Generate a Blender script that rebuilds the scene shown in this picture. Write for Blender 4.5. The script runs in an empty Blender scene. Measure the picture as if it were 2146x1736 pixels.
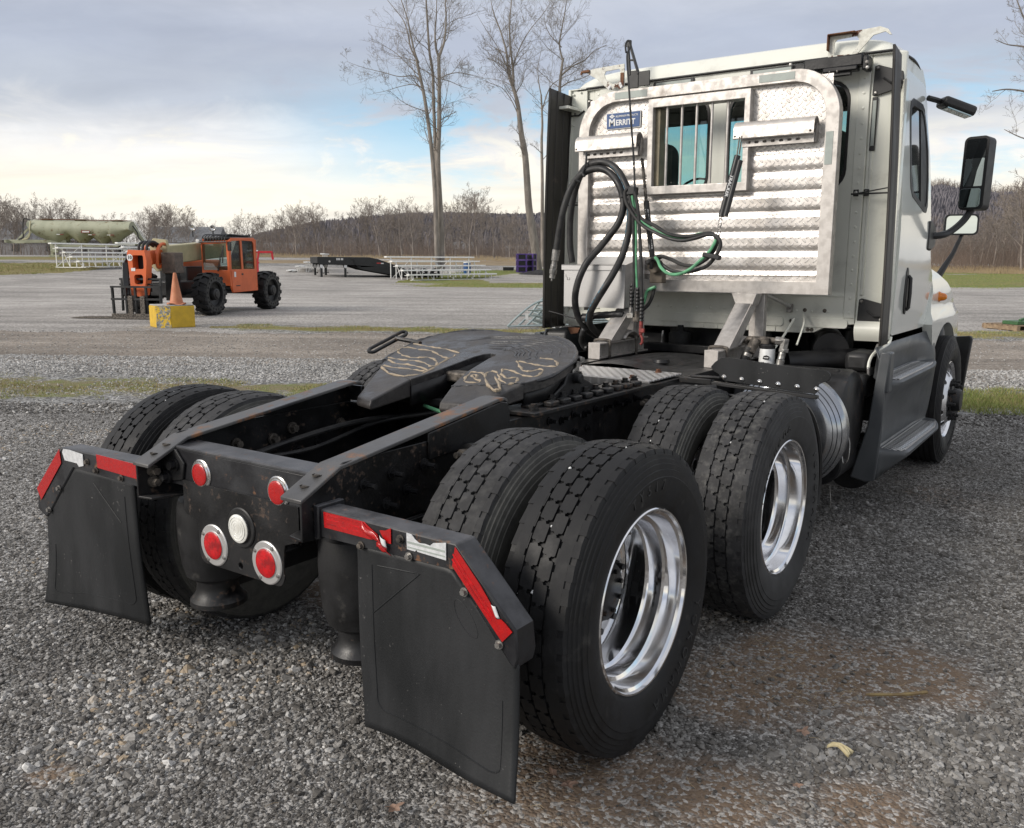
import bpy, bmesh, math, random
import numpy as np
from mathutils import Vector, Matrix
from mathutils.geometry import tessellate_polygon
SC = bpy.context.scene
COL = SC.collection
PI = math.pi
# ---------------------------------------------------------------- camera
cam = bpy.data.cameras.new('camera'); cam_o = bpy.data.objects.new('camera', cam); COL.objects.link(cam_o)
cam.sensor_width = 36.0; cam.lens = 36.0*1841.03/2146.0
cam.clip_start = 0.05; cam.clip_end = 6000
CAM = Vector((2.3921, -2.3983, 1.5668))
_r = Vector((0.81422861, 0.58054128, 0.00189554)); _u = Vector((-0.10203192, 0.13988738, 0.98489645)); _f = Vector((-0.57150788, 0.80212427, -0.17313404))
cam_o.matrix_world = Matrix(((_r.x, _u.x, -_f.x, CAM.x), (_r.y, _u.y, -_f.y, CAM.y), (_r.z, _u.z, -_f.z, CAM.z), (0, 0, 0, 1)))
SC.camera = cam_o
SC.render.resolution_x = 1024; SC.render.resolution_y = 828
# ---------------------------------------------------------------- colour management
SC.view_settings.view_transform = 'Standard'; SC.view_settings.look = 'None'
SC.view_settings.exposure = 0.36; SC.view_settings.gamma = 1.0; SC.view_settings.use_curve_mapping = False
SC.render.engine = 'CYCLES'
SC.cycles.max_bounces = 12; SC.cycles.diffuse_bounces = 3; SC.cycles.glossy_bounces = 10
SC.cycles.transmission_bounces = 6; SC.cycles.transparent_max_bounces = 12; SC.cycles.volume_bounces = 0
SC.cycles.caustics_reflective = False; SC.cycles.caustics_refractive = False
SC.cycles.use_denoising = True
# ---------------------------------------------------------------- sun and sky
SUN_EL, SUN_AZ = math.radians(28), math.radians(210)      # azimuth clockwise from +Y
sd = Vector((math.sin(SUN_AZ)*math.cos(SUN_EL), math.cos(SUN_AZ)*math.cos(SUN_EL), math.sin(SUN_EL)))
sun = bpy.data.lights.new('sun', 'SUN'); sun.energy = 2.5; sun.angle = math.radians(22); sun.color = (1.0, 0.93, 0.84)
sun_o = bpy.data.objects.new('sun', sun); COL.objects.link(sun_o)
sun_o.rotation_euler = sd.to_track_quat('Z', 'Y').to_euler(); sun_o.location = (0, 0, 40)

class NT:
    """Small helper for writing node trees as expressions."""
    def __init__(s, tree): s.t = tree; s.n = tree.nodes; s.l = tree.links
    def new(s, typ, **kw):
        n = s.n.new(typ)
        for k, v in kw.items(): setattr(n, k, v)
        return n
    def put(s, sock, v):
        if isinstance(v, bpy.types.NodeSocket): s.l.new(v, sock)
        elif v is not None:
            try: sock.default_value = v
            except Exception:
                try: sock.default_value = (v, v, v)
                except Exception: sock.default_value = tuple(v)[:3] if hasattr(v, '__len__') else v
    def m(s, op, a, b=None, c=None, clamp=False):
        n = s.new('ShaderNodeMath', operation=op, use_clamp=clamp)
        for i, v in enumerate((a, b, c)):
            if v is not None: s.put(n.inputs[i], v)
        return n.outputs[0]
    def v(s, op, a, b=None, sc=None):
        n = s.new('ShaderNodeVectorMath', operation=op)
        s.put(n.inputs[0], a)
        if b is not None: s.put(n.inputs[1], b)
        if sc is not None: s.put(n.inputs['Scale'], sc)
        return n.outputs['Value'] if op in ('DOT_PRODUCT', 'LENGTH', 'DISTANCE') else n.outputs[0]
    def sep(s, a):
        n = s.new('ShaderNodeSeparateXYZ'); s.put(n.inputs[0], a); return n.outputs
    def comb(s, x, y, z):
        n = s.new('ShaderNodeCombineXYZ')
        for i, q in enumerate((x, y, z)): s.put(n.inputs[i], q)
        return n.outputs[0]
    def noise(s, vec, scale, detail=4, rough=0.55, dist=0.0, col=False, dim='3D'):
        n = s.new('ShaderNodeTexNoise', noise_dimensions=dim); s.put(n.inputs['Vector'], vec)
        n.inputs['Scale'].default_value = scale; n.inputs['Detail'].default_value = detail
        n.inputs['Roughness'].default_value = rough; n.inputs['Distortion'].default_value = dist
        return n.outputs['Color' if col else 'Fac']
    def vor(s, vec, scale, feature='F1', out='Distance', rnd=1.0):
        n = s.new('ShaderNodeTexVoronoi', feature=feature); s.put(n.inputs['Vector'], vec)
        n.inputs['Scale'].default_value = scale; n.inputs['Randomness'].default_value = rnd
        return n.outputs[out]
    def mr(s, x, a, b, c=0.0, d=1.0, smooth=True):
        n = s.new('ShaderNodeMapRange', interpolation_type='SMOOTHSTEP' if smooth else 'LINEAR')
        for i, q in enumerate((x, a, b, c, d)): s.put(n.inputs[i], q)
        return n.outputs[0]
    def mix(s, f, a, b, mode='MIX'):
        n = s.new('ShaderNodeMix', data_type='RGBA', blend_type=mode); s.put(n.inputs[0], f)
        s.put(n.inputs[6], (*a, 1) if isinstance(a, tuple) and len(a) == 3 else a)
        s.put(n.inputs[7], (*b, 1) if isinstance(b, tuple) and len(b) == 3 else b)
        return n.outputs[2]
    def ramp(s, x, stops, interp='LINEAR'):
        n = s.new('ShaderNodeValToRGB'); cr = n.color_ramp; cr.interpolation = interp; s.put(n.inputs[0], x)
        while len(cr.elements) < len(stops): cr.elements.new(0.5)
        for e, (p, c) in zip(cr.elements, stops):
            e.position = p; e.color = (*c, 1) if len(c) == 3 else c
        return n.outputs[0]

w = bpy.data.worlds.new('World'); SC.world = w; w.use_nodes = True
T = NT(w.node_tree); T.n.clear()
wo = T.new('ShaderNodeOutputWorld'); bg = T.new('ShaderNodeBackground')
sky = T.new('ShaderNodeTexSky', sky_type='NISHITA'); sky.sun_disc = False
sky.sun_elevation = SUN_EL; sky.sun_rotation = SUN_AZ; sky.altitude = 200; sky.air_density = 1.0; sky.dust_density = 0.6; sky.ozone_density = 2.0
gen = T.new('ShaderNodeTexCoord').outputs['Generated']
dx, dy, dz = T.sep(gen)
el = T.m('MAXIMUM', dz, 0.0)
# cloud sheet coordinates: direction projected on a plane overhead, flattened towards the horizon
k = T.m('ADD', el, 0.13)
px = T.m('DIVIDE', dx, k); py = T.m('DIVIDE', dy, k)
# along/across the view so that banks lie as long horizontal bands
pu = T.m('ADD', T.m('MULTIPLY', px, 0.814), T.m('MULTIPLY', py, 0.581))
pv = T.m('ADD', T.m('MULTIPLY', px, -0.581), T.m('MULTIPLY', py, 0.814))
cv = T.comb(T.m('MULTIPLY', pu, 0.50), T.m('MULTIPLY', pv, 1.0), T.m('MULTIPLY', el, 1.2))
n_big = T.noise(T.v('ADD', cv, (3.1, 7.7, 1.3)), 0.62, 3, 0.5, 0.3)
n_mid = T.noise(T.v('ADD', cv, (11.4, 2.2, 5.0)), 1.9, 7, 0.58, 0.5)
n_puff = T.noise(T.v('MULTIPLY', gen, (1.0, 1.0, 3.2)), 7.5, 8, 0.6, 0.6)
n_fine = T.noise(T.v('MULTIPLY', gen, (1.0, 1.0, 4.0)), 20.0, 6, 0.6, 0.3)
# brightness of the cloud deck by elevation (sine of elevation)
bands = T.ramp(T.m('ADD', el, T.m('MULTIPLY', T.m('SUBTRACT', n_puff, 0.5), 0.10)),
    [(0.00, (0.66, 0.65, 0.63)), (0.04, (0.78, 0.74, 0.66)), (0.075, (0.84, 0.79, 0.69)), (0.115, (0.70, 0.70, 0.70)),
     (0.16, (0.45, 0.49, 0.56)), (0.22, (0.38, 0.42, 0.51)), (0.30, (0.50, 0.53, 0.60)), (0.42, (0.57, 0.59, 0.64)), (1.0, (0.56, 0.57, 0.60))])
shade = T.m('ADD', T.m('MULTIPLY', T.m('SUBTRACT', n_mid, 0.5), 0.9), T.m('MULTIPLY', T.m('SUBTRACT', n_big, 0.5), 0.8))
shade = T.m('ADD', shade, 1.0)
sh2 = T.mr(shade, 0.5, 1.5, 0.78, 1.2, False)
cloud = T.v('SCALE', bands, sc=sh2)
# warm sunlit tops in the low bank
warm = T.m('MULTIPLY', T.mr(n_puff, 0.50, 0.66), T.m('MULTIPLY', T.mr(el, 0.03, 0.07), T.mr(el, 0.16, 0.10)))
cloud = T.mix(T.m('MULTIPLY', warm, 0.75), cloud, (0.95, 0.89, 0.74))
# gaps where the blue shows: a low belt, mostly to the right of the view
side = T.m('ADD', T.m('MULTIPLY', dx, 0.814), T.m('MULTIPLY', dy, 0.581))     # -1 left .. 1 right
belt = T.m('MULTIPLY', T.mr(el, 0.055, 0.095), T.mr(el, 0.215, 0.135))
gapn = T.m('ADD', n_puff, T.m('MULTIPLY', T.m('SUBTRACT', n_fine, 0.5), 0.35))
gapn = T.m('ADD', gapn, T.mr(side, -0.35, 0.05, -0.12, 0.10))
gap = T.m('MULTIPLY', belt, T.mr(gapn, 0.66, 0.44, 0.0, 1.0))
gap = T.m('MULTIPLY', gap, T.mr(side, -0.33, -0.08))
blue = T.mix(0.80, T.v('SCALE', sky.outputs[0], sc=0.1), (0.30, 0.56, 0.76))
low = T.mix(T.mr(el, 0.06, 0.16), (0.62, 0.74, 0.78), blue)
final = T.mix(T.m('MULTIPLY', gap, 0.92), cloud, low)
T.l.new(T.v('SCALE', final, sc=10.0), bg.inputs[0]); bg.inputs[1].default_value = 0.1
T.l.new(bg.outputs[0], wo.inputs[0])
# ================================================================ helpers
def tag(o, label=None, cat=None, group=None, kind=None):
    if label: o['label'] = label
    if cat: o['category'] = cat
    if group: o['group'] = group
    if kind: o['kind'] = kind
    return o
def empty(name, loc=(0, 0, 0), rz=0.0, parent=None, label=None, cat=None, group=None):
    o = bpy.data.objects.new(name, None); COL.objects.link(o); o.location = loc; o.rotation_euler = (0, 0, rz)
    o.empty_display_size = 0.3
    if parent: o.parent = parent
    return tag(o, label, cat, group)
def copy_tree(o, parent=None, label=None):
    c = o.copy(); COL.objects.link(c)
    c.parent = parent
    if label: c['label'] = label
    for ch in list(o.children): copy_tree(ch, c)
    return c

class MB:
    def __init__(s): s.V = []; s.F = []; s.M = []; s.mi = 0
    def add(s, vs, fs):
        b = len(s.V); s.V += [tuple(v) for v in vs]
        for f in fs: s.F.append(tuple(b+i for i in f)); s.M.append(s.mi)
    def box(s, lo, hi, rot=None, piv=None):
        x0, y0, z0 = lo; x1, y1, z1 = hi
        vs = [(x0,y0,z0),(x1,y0,z0),(x1,y1,z0),(x0,y1,z0),(x0,y0,z1),(x1,y0,z1),(x1,y1,z1),(x0,y1,z1)]
        if rot is not None:
            p = Vector(piv if piv is not None else ((x0+x1)/2,(y0+y1)/2,(z0+z1)/2))
            vs = [tuple(rot @ (Vector(v)-p) + p) for v in vs]
        s.add(vs, [(0,3,2,1),(4,5,6,7),(0,1,5,4),(1,2,6,5),(2,3,7,6),(3,0,4,7)])
        return s
    def beam(s, a, b, w, h, up=(0,0,1)):
        a = Vector(a); b = Vector(b); d = (b-a).normalized(); up = Vector(up)
        if abs(d.dot(up)) > .99: up = Vector((0,1,0))
        x = d.cross(up).normalized(); z = x.cross(d)
        vs = []
        for p in (a, b):
            for sx, sz in ((-1,-1),(1,-1),(1,1),(-1,1)): vs.append(p + x*(sx*w/2) + z*(sz*h/2))
        s.add(vs, [(0,1,2,3),(7,6,5,4),(0,4,5,1),(1,5,6,2),(2,6,7,3),(3,7,4,0)]); return s
    def prism(s, poly, axis, a, b, holes=()):
        """poly: 2D points; axis 'x' -> (y,z), 'y' -> (x,z), 'z' -> (x,y); extruded between a and b along the axis"""
        def P(q, t):
            return {'x': (t, q[0], q[1]), 'y': (q[0], t, q[1]), 'z': (q[0], q[1], t)}[axis]
        loops = [list(poly)] + [list(h) for h in holes]
        flat = [q for lp in loops for q in lp]
        tris = tessellate_polygon([[Vector((q[0], q[1], 0)) for q in lp] for lp in loops])
        n = len(flat)
        vs = [P(q, a) for q in flat] + [P(q, b) for q in flat]
        fs = []
        for t in tris:
            A, B, Cc = (Vector(flat[i]) for i in t)
            cr = (B.x-A.x)*(Cc.y-A.y)-(B.y-A.y)*(Cc.x-A.x)
            if abs(cr) < 1e-12: continue
            t = t if cr > 0 else t[::-1]
            fs.append(tuple(t)); fs.append(tuple(n+i for i in reversed(t)))
        k = 0
        for lp in loops:
            m = len(lp)
            for i in range(m):
                j = (i+1) % m
                fs.append((k+i, k+j, n+k+j, n+k+i))
            k += m
        s.add(vs, fs); return s
    def tube(s, pts, r, n=8, cap=True, closed=False):
        pts = [Vector(p) for p in pts]; m = len(pts)
        rr = r if hasattr(r, '__len__') else [r]*m
        prev = None; vs = []
        for i, p in enumerate(pts):
            d = (pts[min(i+1, m-1)]-pts[max(i-1, 0)])
            d = d.normalized() if d.length > 1e-9 else Vector((0,0,1))
            if prev is None:
                u = d.orthogonal().normalized()
            else:
                u = prev - d*prev.dot(d)
                u = u.normalized() if u.length > 1e-6 else d.orthogonal().normalized()
            prev = u; v = d.cross(u)
            for k in range(n):
                a = 2*PI*k/n; vs.append(p + (u*math.cos(a)+v*math.sin(a))*rr[i])
        fs = []
        for i in range(m-1):
            for k in range(n):
                k2 = (k+1) % n; fs.append((i*n+k, i*n+k2, (i+1)*n+k2, (i+1)*n+k))
        if cap: fs.append(tuple(range(n-1, -1, -1))); fs.append(tuple((m-1)*n+k for k in range(n)))
        s.add(vs, fs); return s
    def cyl(s, a, b, r, n=16, r2=None): return s.tube([a, b], [r, r if r2 is None else r2], n)
    def lathe(s, prof, n=48, axis='x', c=(0,0,0), a0=0.0, a1=2*PI, close=False):
        """prof: (t along axis, radius)"""
        full = abs(a1-a0-2*PI) < 1e-6; cnt = n if full else n+1; vs = []
        for i in range(cnt):
            a = a0+(a1-a0)*i/n; ca, sa = math.cos(a), math.sin(a)
            for t, r in prof:
                q = {'x': (t, r*ca, r*sa), 'y': (r*sa, t, r*ca), 'z': (r*ca, r*sa, t)}[axis]
                vs.append((q[0]+c[0], q[1]+c[1], q[2]+c[2]))
        m = len(prof); fs = []
        for i in range(n):
            j = (i+1) % cnt
            for k in range(m-1 if not close else m):
                k2 = (k+1) % m
                fs.append((i*m+k, j*m+k, j*m+k2, i*m+k2))
        s.add(vs, fs); return s
    def grid(s, fn, nu, nv, thick=None):
        vs = [fn(i/nu, j/nv) for j in range(nv+1) for i in range(nu+1)]
        fs = [(j*(nu+1)+i, j*(nu+1)+i+1, (j+1)*(nu+1)+i+1, (j+1)*(nu+1)+i) for j in range(nv) for i in range(nu)]
        s.add(vs, fs); return s
    def bolt(s, c, axis='y', r=.014, h=.012, n=6, sgn=-1):
        c = Vector(c); d = {'x': Vector((1,0,0)), 'y': Vector((0,1,0)), 'z': Vector((0,0,1))}[axis]*sgn
        s.cyl(c, c+d*h*.3, r*1.5, 12); s.cyl(c+d*h*.3, c+d*h, r, n); return s
    def mesh(s, name, mats):
        me = bpy.data.meshes.new(name)
        me.from_pydata([tuple(v) for v in s.V], [], s.F)
        for m in mats: me.materials.append(m)
        if len(mats) > 1: me.polygons.foreach_set('material_index', s.M)
        return me
    def build(s, name, mat, parent=None, bevel=0.0, smooth=35, loc=None, solid=0.0, seg=2, recalc=True):
        mats = mat if isinstance(mat, (list, tuple)) else [mat]
        me = s.mesh(name, mats)
        if recalc:
            bm = bmesh.new(); bm.from_mesh(me); bmesh.ops.remove_doubles(bm, verts=bm.verts, dist=1e-5)
            bmesh.ops.recalc_face_normals(bm, faces=bm.faces); bm.to_mesh(me); bm.free()
        finish(me, smooth)
        o = bpy.data.objects.new(name, me); COL.objects.link(o)
        if parent: o.parent = parent
        if loc: o.location = loc
        if solid:
            md = o.modifiers.new('solid', 'SOLIDIFY'); md.thickness = solid; md.offset = 0
        if bevel:
            md = o.modifiers.new('bevel', 'BEVEL'); md.width = bevel; md.segments = seg; md.limit_method = 'ANGLE'; md.angle_limit = math.radians(40)
            md.harden_normals = False
        return o
def finish(me, smooth=35):
    if smooth:
        me.polygons.foreach_set('use_smooth', [True]*len(me.polygons))
        try: me.set_sharp_from_angle(angle=math.radians(smooth))
        except Exception: pass
    me.update()
def spline(pts, n=6):
    """Catmull-Rom through pts"""
    P = [Vector(p) for p in pts]; out = []
    for i in range(len(P)-1):
        p0 = P[max(i-1, 0)]; p1 = P[i]; p2 = P[i+1]; p3 = P[min(i+2, len(P)-1)]
        for k in range(n):
            t = k/n
            out.append(0.5*((2*p1)+(p2-p0)*t+(2*p0-5*p1+4*p2-p3)*t*t+(3*p1-p0-3*p2+p3)*t*t*t))
    out.append(P[-1]); return out
def rrect(x0, z0, x1, z1, r, n=6):
    out = []
    for cx, cz, a0 in ((x1-r, z1-r, 0), (x0+r, z1-r, 90), (x0+r, z0+r, 180), (x1-r, z0+r, 270)):
        for i in range(n+1):
            a = math.radians(a0+90*i/n); out.append((cx+r*math.cos(a), cz+r*math.sin(a)))
    return out
def circ(cx, cz, r, n=20): return [(cx+r*math.cos(2*PI*i/n), cz+r*math.sin(2*PI*i/n)) for i in range(n)]
def text_mesh(body, size, mat, name, parent, loc, rot, extrude=0.001, bold=0.0, align='CENTER', sx=1.0, shear=0.0, font=None):
    cu = bpy.data.curves.new(name, 'FONT'); cu.body = body; cu.size = size; cu.extrude = extrude; cu.offset = bold
    cu.align_x = align; cu.align_y = 'CENTER'; cu.shear = shear; cu.resolution_u = 2
    tmp = bpy.data.objects.new(name+'_tmp', cu)
    me = bpy.data.meshes.new_from_object(tmp)
    bpy.data.objects.remove(tmp); bpy.data.curves.remove(cu)
    me.materials.clear(); me.materials.append(mat)
    M_ = Matrix.Translation(Vector(loc)) @ (rot.to_4x4() if isinstance(rot, Matrix) else Matrix.Rotation(0, 4, 'X')) @ Matrix.Diagonal((sx, 1, 1, 1))
    me.transform(M_)
    o = bpy.data.objects.new(name, me); COL.objects.link(o); o.parent = parent
    return o
ROT_BACK = Matrix(((1,0,0),(0,0,-1),(0,1,0)))        # text standing upright, read from -Y

# ================================================================ materials
def newmat(name):
    m = bpy.data.materials.new(name); m.use_nodes = True; t = NT(m.node_tree); t.n.clear()
    out = t.new('ShaderNodeOutputMaterial'); b = t.new('ShaderNodeBsdfPrincipled'); t.l.new(b.outputs[0], out.inputs[0])
    return m, t, b, out
def mat(name, c1, c2=None, scale=8.0, rough=0.5, rough2=None, metal=0.0, bump=0.0, bscale=60.0, coat=0.0, spec=0.5,
        spots=None, spot_scale=30.0, spot_thr=0.62, spot_soft=0.05, topdust=None, detail=6, stretch=(1,1,1), lo=0.35, hi=0.65, trans=0.0, emit=None, ior=1.45, sdet=6):
    m, t, b, out = newmat(name)
    co = t.new('ShaderNodeTexCoord').outputs['Object']
    cs = t.v('MULTIPLY', co, stretch) if stretch != (1,1,1) else co
    n = t.noise(cs, scale, detail)
    f = t.mr(n, lo, hi)
    col = t.mix(f, c1, c2) if c2 else (*c1, 1)
    r_in = t.mr(n, lo, hi, rough, rough2) if rough2 is not None else rough
    mt = metal
    if spots:
        sn = t.noise(t.v('ADD', co, (5.2, 3.1, 9.4)), spot_scale, sdet, 0.65)
        big = t.noise(co, spot_scale*.12, 3)
        sf = t.mr(t.m('ADD', t.m('MULTIPLY', sn, .7), t.m('MULTIPLY', big, .3)), spot_thr-spot_soft, spot_thr+spot_soft)
        col = t.mix(sf, col, spots)
        if metal > 0: mt = t.m('MULTIPLY', t.m('SUBTRACT', 1.0, sf), metal)
        r_in = t.mix(sf, r_in, (0.85, 0.85, 0.85)) if isinstance(r_in, bpy.types.NodeSocket) else t.mr(sf, 0, 1, r_in, 0.85, False)
    if topdust:
        g = t.new('ShaderNodeNewGeometry'); nz = t.sep(g.outputs['Normal'])[2]
        dn = t.noise(co, 14, 5)
        df = t.m('MULTIPLY', t.mr(nz, 0.3, 0.95), t.mr(dn, 0.3, 0.7, 0.25, 1.0))
        col = t.mix(t.m('MULTIPLY', df, topdust[1]), col, topdust[0])
    t.put(b.inputs['Base Color'], col); t.put(b.inputs['Roughness'], r_in); t.put(b.inputs['Metallic'], mt)
    b.inputs['Specular IOR Level'].default_value = spec; b.inputs['IOR'].default_value = ior
    b.inputs['Coat Weight'].default_value = coat; b.inputs['Coat Roughness'].default_value = 0.06
    b.inputs['Transmission Weight'].default_value = trans
    if emit: b.inputs['Emission Color'].default_value = (*emit[0], 1); b.inputs['Emission Strength'].default_value = emit[1]
    if bump:
        bn = t.noise(co, bscale, 6, 0.6)
        bp = t.new('ShaderNodeBump'); bp.inputs['Strength'].default_value = 1.0; bp.inputs['Distance'].default_value = bump
        t.l.new(bn, bp.inputs['Height']); t.l.new(bp.outputs[0], b.inputs['Normal'])
    return m
DUST = (0.17, 0.155, 0.135)
M = {}
M['black'] = mat('black_frame_paint', (0.004,0.004,0.0045), (0.010,0.010,0.011), 6, 0.34, 0.55, bump=0.0006, bscale=90, spots=(0.075,0.05,0.036), spot_scale=38, spot_thr=0.60, topdust=((0.06,0.06,0.063), .45))
M['black2'] = mat('black_steel_greasy', (0.004,0.004,0.005), (0.010,0.010,0.011), 9, 0.38, 0.6, bump=0.0008, bscale=60)
M['bar'] = mat('hanger_bar_paint', (0.010,0.010,0.012), (0.024,0.025,0.028), 7, 0.36, 0.55, bump=0.0005, bscale=80, spots=(0.16,0.075,0.035), spot_scale=30, spot_thr=0.625, topdust=((0.13,0.13,0.14), .6))
M['ramp'] = mat('ramp_steel', (0.05,0.05,0.052), (0.11,0.107,0.105), 9, 0.36, 0.55, metal=0.25, bump=0.0005, bscale=70, spots=(0.26,0.115,0.045), spot_scale=9, spot_thr=0.565, spot_soft=0.06, stretch=(1,.3,1), topdust=((0.12,0.12,0.125), .5))
M['flap'] = mat('mud_flap_rubber', (0.012,0.013,0.014), (0.023,0.024,0.026), 3, 0.42, 0.62, bump=0.0005, bscale=120, spots=(0.13,0.125,0.12), spot_scale=85, spot_thr=0.652, spot_soft=0.025, spec=.35, stretch=(1.6,1,.5))
M['wheel5'] = mat('fifth_wheel_greased_steel', (0.016,0.016,0.018), (0.050,0.045,0.042), 3.6, 0.26, 0.62, bump=0.006, bscale=18, topdust=((0.075,0.075,0.08), .45), spots=(0.085,0.078,0.07), spot_scale=12, spot_thr=0.58, spot_soft=.08)
M['grease'] = mat('tan_grease', (0.36,0.285,0.195), (0.24,0.20,0.15), 30, 0.5, 0.7, bump=0.002, bscale=90)
M['clump'] = mat('dark_grease_clump', (0.03,0.031,0.034), (0.06,0.06,0.064), 30, 0.3, 0.5, bump=0.004, bscale=60)
M['rust'] = mat('rusty_steel', (0.09,0.035,0.018), (0.17,0.08,0.04), 20, 0.8, bump=0.001, bscale=60)
M['rubber'] = mat('tyre_rubber', (0.007,0.007,0.0075), (0.013,0.013,0.014), 12, 0.52, 0.72, bump=0.0005, bscale=140, spots=(0.045,0.043,0.04), spot_scale=14, spot_thr=0.64, spot_soft=0.06, spec=.4)
M['hose'] = mat('black_hose', (0.012,0.012,0.013), (0.035,0.034,0.033), 14, 0.45, 0.7, bump=0.0004, bscale=140)
M['hose_blue'] = mat('hose_blue_print', (0.10,0.24,0.33), (0.04,0.05,0.06), 60, 0.5, 0.6)
M['green'] = mat('green_hose', (0.13,0.38,0.20), (0.08,0.24,0.13), 20, 0.4, 0.55)
M['alu'] = mat('weathered_aluminium', (0.56,0.53,0.50), (0.43,0.405,0.38), 22, 0.38, 0.55, metal=0.5, bump=0.0004, bscale=90, spots=(0.36,0.29,0.23), spot_scale=7, spot_thr=0.66, spot_soft=0.08)
M['alu_clean'] = mat('brushed_aluminium', (0.60,0.59,0.58), (0.50,0.49,0.48), 14, 0.3, 0.42, metal=0.6, bump=0.0003, bscale=120)
M['polish'] = mat('polished_aluminium', (0.86,0.86,0.87), (0.74,0.74,0.75), 5, 0.06, 0.16, metal=1.0, spots=(0.5,0.49,0.47), spot_scale=120, spot_thr=0.68, spot_soft=0.05)
M['disc'] = mat('wheel_disc_aluminium', (0.80,0.80,0.81), (0.66,0.66,0.67), 5, 0.24, 0.38, metal=0.9, spots=(0.4,0.38,0.35), spot_scale=60, spot_thr=0.66, spot_soft=.06)
M['tank'] = mat('tank_aluminium', (0.40,0.42,0.45), (0.30,0.31,0.33), 4, 0.16, 0.3, metal=1.0)
M['chrome'] = mat('chrome', (0.8,0.8,0.8), (0.5,0.48,0.45), 60, 0.12, 0.35, metal=1.0, spots=(0.12,0.10,0.08), spot_scale=60, spot_thr=0.62)
M['steel'] = mat('zinc_bolt', (0.42,0.41,0.39), (0.20,0.19,0.18), 40, 0.35, 0.6, metal=0.9)
M['dirtysteel'] = mat('dirty_steel', (0.16,0.14,0.12), (0.05,0.045,0.04), 30, 0.5, 0.8, metal=0.5)
M['cream'] = mat('cream_cab_paint', (0.72,0.725,0.65), (0.67,0.675,0.61), 2.5, 0.26, 0.36, coat=0.5, bump=0.0002, bscale=6, spots=(0.36,0.35,0.31), spot_scale=3.5, spot_thr=0.66, spot_soft=.12)
M['creamdoor'] = mat('glossy_door_paint', (0.70,0.715,0.67), (0.66,0.68,0.64), 2, 0.16, 0.22, coat=0.9)
M['creamworn'] = mat('flaking_cream_paint', (0.66,0.66,0.60), (0.56,0.55,0.49), 40, 0.55, 0.75, bump=0.004, bscale=45, spots=(0.10,0.042,0.025), spot_scale=11, spot_thr=0.56, spot_soft=0.015)
M['plastic'] = mat('black_plastic', (0.012,0.012,0.012), (0.02,0.02,0.021), 12, 0.4, 0.5, bump=0.0002, bscale=200)
M['extrub'] = mat('extender_rubber', (0.02,0.018,0.016), (0.05,0.046,0.042), 3, 0.45, 0.65, stretch=(6,6,.6), spots=(0.11,0.095,0.08), spot_scale=9, spot_thr=0.64)
M['fairing'] = mat('grey_fairing_plastic', (0.058,0.063,0.068), (0.072,0.077,0.082), 5, 0.36, 0.48, bump=0.0003, bscale=160)
M['red'] = mat('red_reflector', (0.42,0.008,0.008), (0.34,0.006,0.007), 60, 0.22, 0.35, coat=0.5, bump=0.0006, bscale=180)
M['redlens'] = mat('red_lamp_lens', (0.55,0.004,0.008), (0.26,0.002,0.004), 38, 0.12, 0.2, coat=0.8, bump=0.0015, bscale=70)
M['white'] = mat('white_tape', (0.62,0.63,0.64), (0.50,0.51,0.52), 60, 0.3, 0.4, bump=0.0005, bscale=180)
M['whitelens'] = mat('clear_lamp_lens', (0.78,0.78,0.74), (0.62,0.61,0.56), 30, 0.12, 0.22, coat=0.8)
M['glass'] = mat('window_glass', (0.75,0.86,0.85), None, rough=0.02, trans=1.0, ior=1.45)
M['darkglass'] = mat('dark_side_glass', (0.012,0.014,0.015), None, rough=0.02, spec=0.9, coat=1.0)
M['mirror'] = mat('mirror_glass', (0.78,0.85,0.83), None, rough=0.01, metal=1.0)
M['interior'] = mat('dark_cab_trim', (0.02,0.02,0.02), (0.03,0.03,0.03), 10, 0.8)
M['amber'] = mat('amber_lens', (0.80,0.24,0.01), (0.60,0.15,0.01), 30, 0.15, 0.25, coat=0.6)
M['sign'] = mat('blue_sign', (0.02,0.065,0.19), (0.03,0.075,0.2), 20, 0.35, 0.5, spots=(0.4,0.42,0.45), spot_scale=60, spot_thr=0.7)
M['print'] = mat('white_print', (0.72,0.73,0.72), (0.6,0.6,0.6), 40, 0.5)
M['redpaint'] = mat('red_paint', (0.30,0.05,0.045), (0.17,0.035,0.03), 30, 0.5, 0.7, spots=(0.06,0.05,0.045), spot_scale=40, spot_thr=0.6)
M['orange'] = mat('orange_machine_paint', (0.62,0.125,0.035), (0.54,0.115,0.038), 3, 0.38, 0.5, spots=(0.20,0.10,0.06), spot_scale=6, spot_thr=0.68, spot_soft=.08)
M['beige'] = mat('beige_machine_paint', (0.42,0.38,0.23), (0.36,0.33,0.20), 3, 0.45, 0.6, spots=(0.16,0.13,0.09), spot_scale=8, spot_thr=0.67)
M['conem'] = mat('faded_orange_plastic', (0.50,0.20,0.10), (0.44,0.16,0.08), 6, 0.55, 0.7, bump=0.002, bscale=20)
M['yellow'] = mat('yellow_painted_concrete', (0.62,0.40,0.035), (0.52,0.34,0.04), 5, 0.65, 0.8, bump=0.004, bscale=25)
M['conc'] = mat('bare_concrete', (0.44,0.43,0.41), (0.30,0.29,0.27), 14, 0.8, 0.95, bump=0.008, bscale=22)
M['concchip'] = mat('chipped_yellow_concrete', (0.30,0.30,0.28), (0.12,0.13,0.12), 18, 0.85, bump=0.02, bscale=16, spots=(0.60,0.40,0.04), spot_scale=14, spot_thr=0.49, spot_soft=0.02)
M['tankpaint'] = mat('faded_green_tank_paint', (0.38,0.385,0.28), (0.32,0.33,0.24), 1.2, 0.55, 0.7, spots=(0.17,0.12,0.065), spot_scale=2.2, spot_thr=0.60, spot_soft=0.06, stretch=(1,1,.4))
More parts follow.
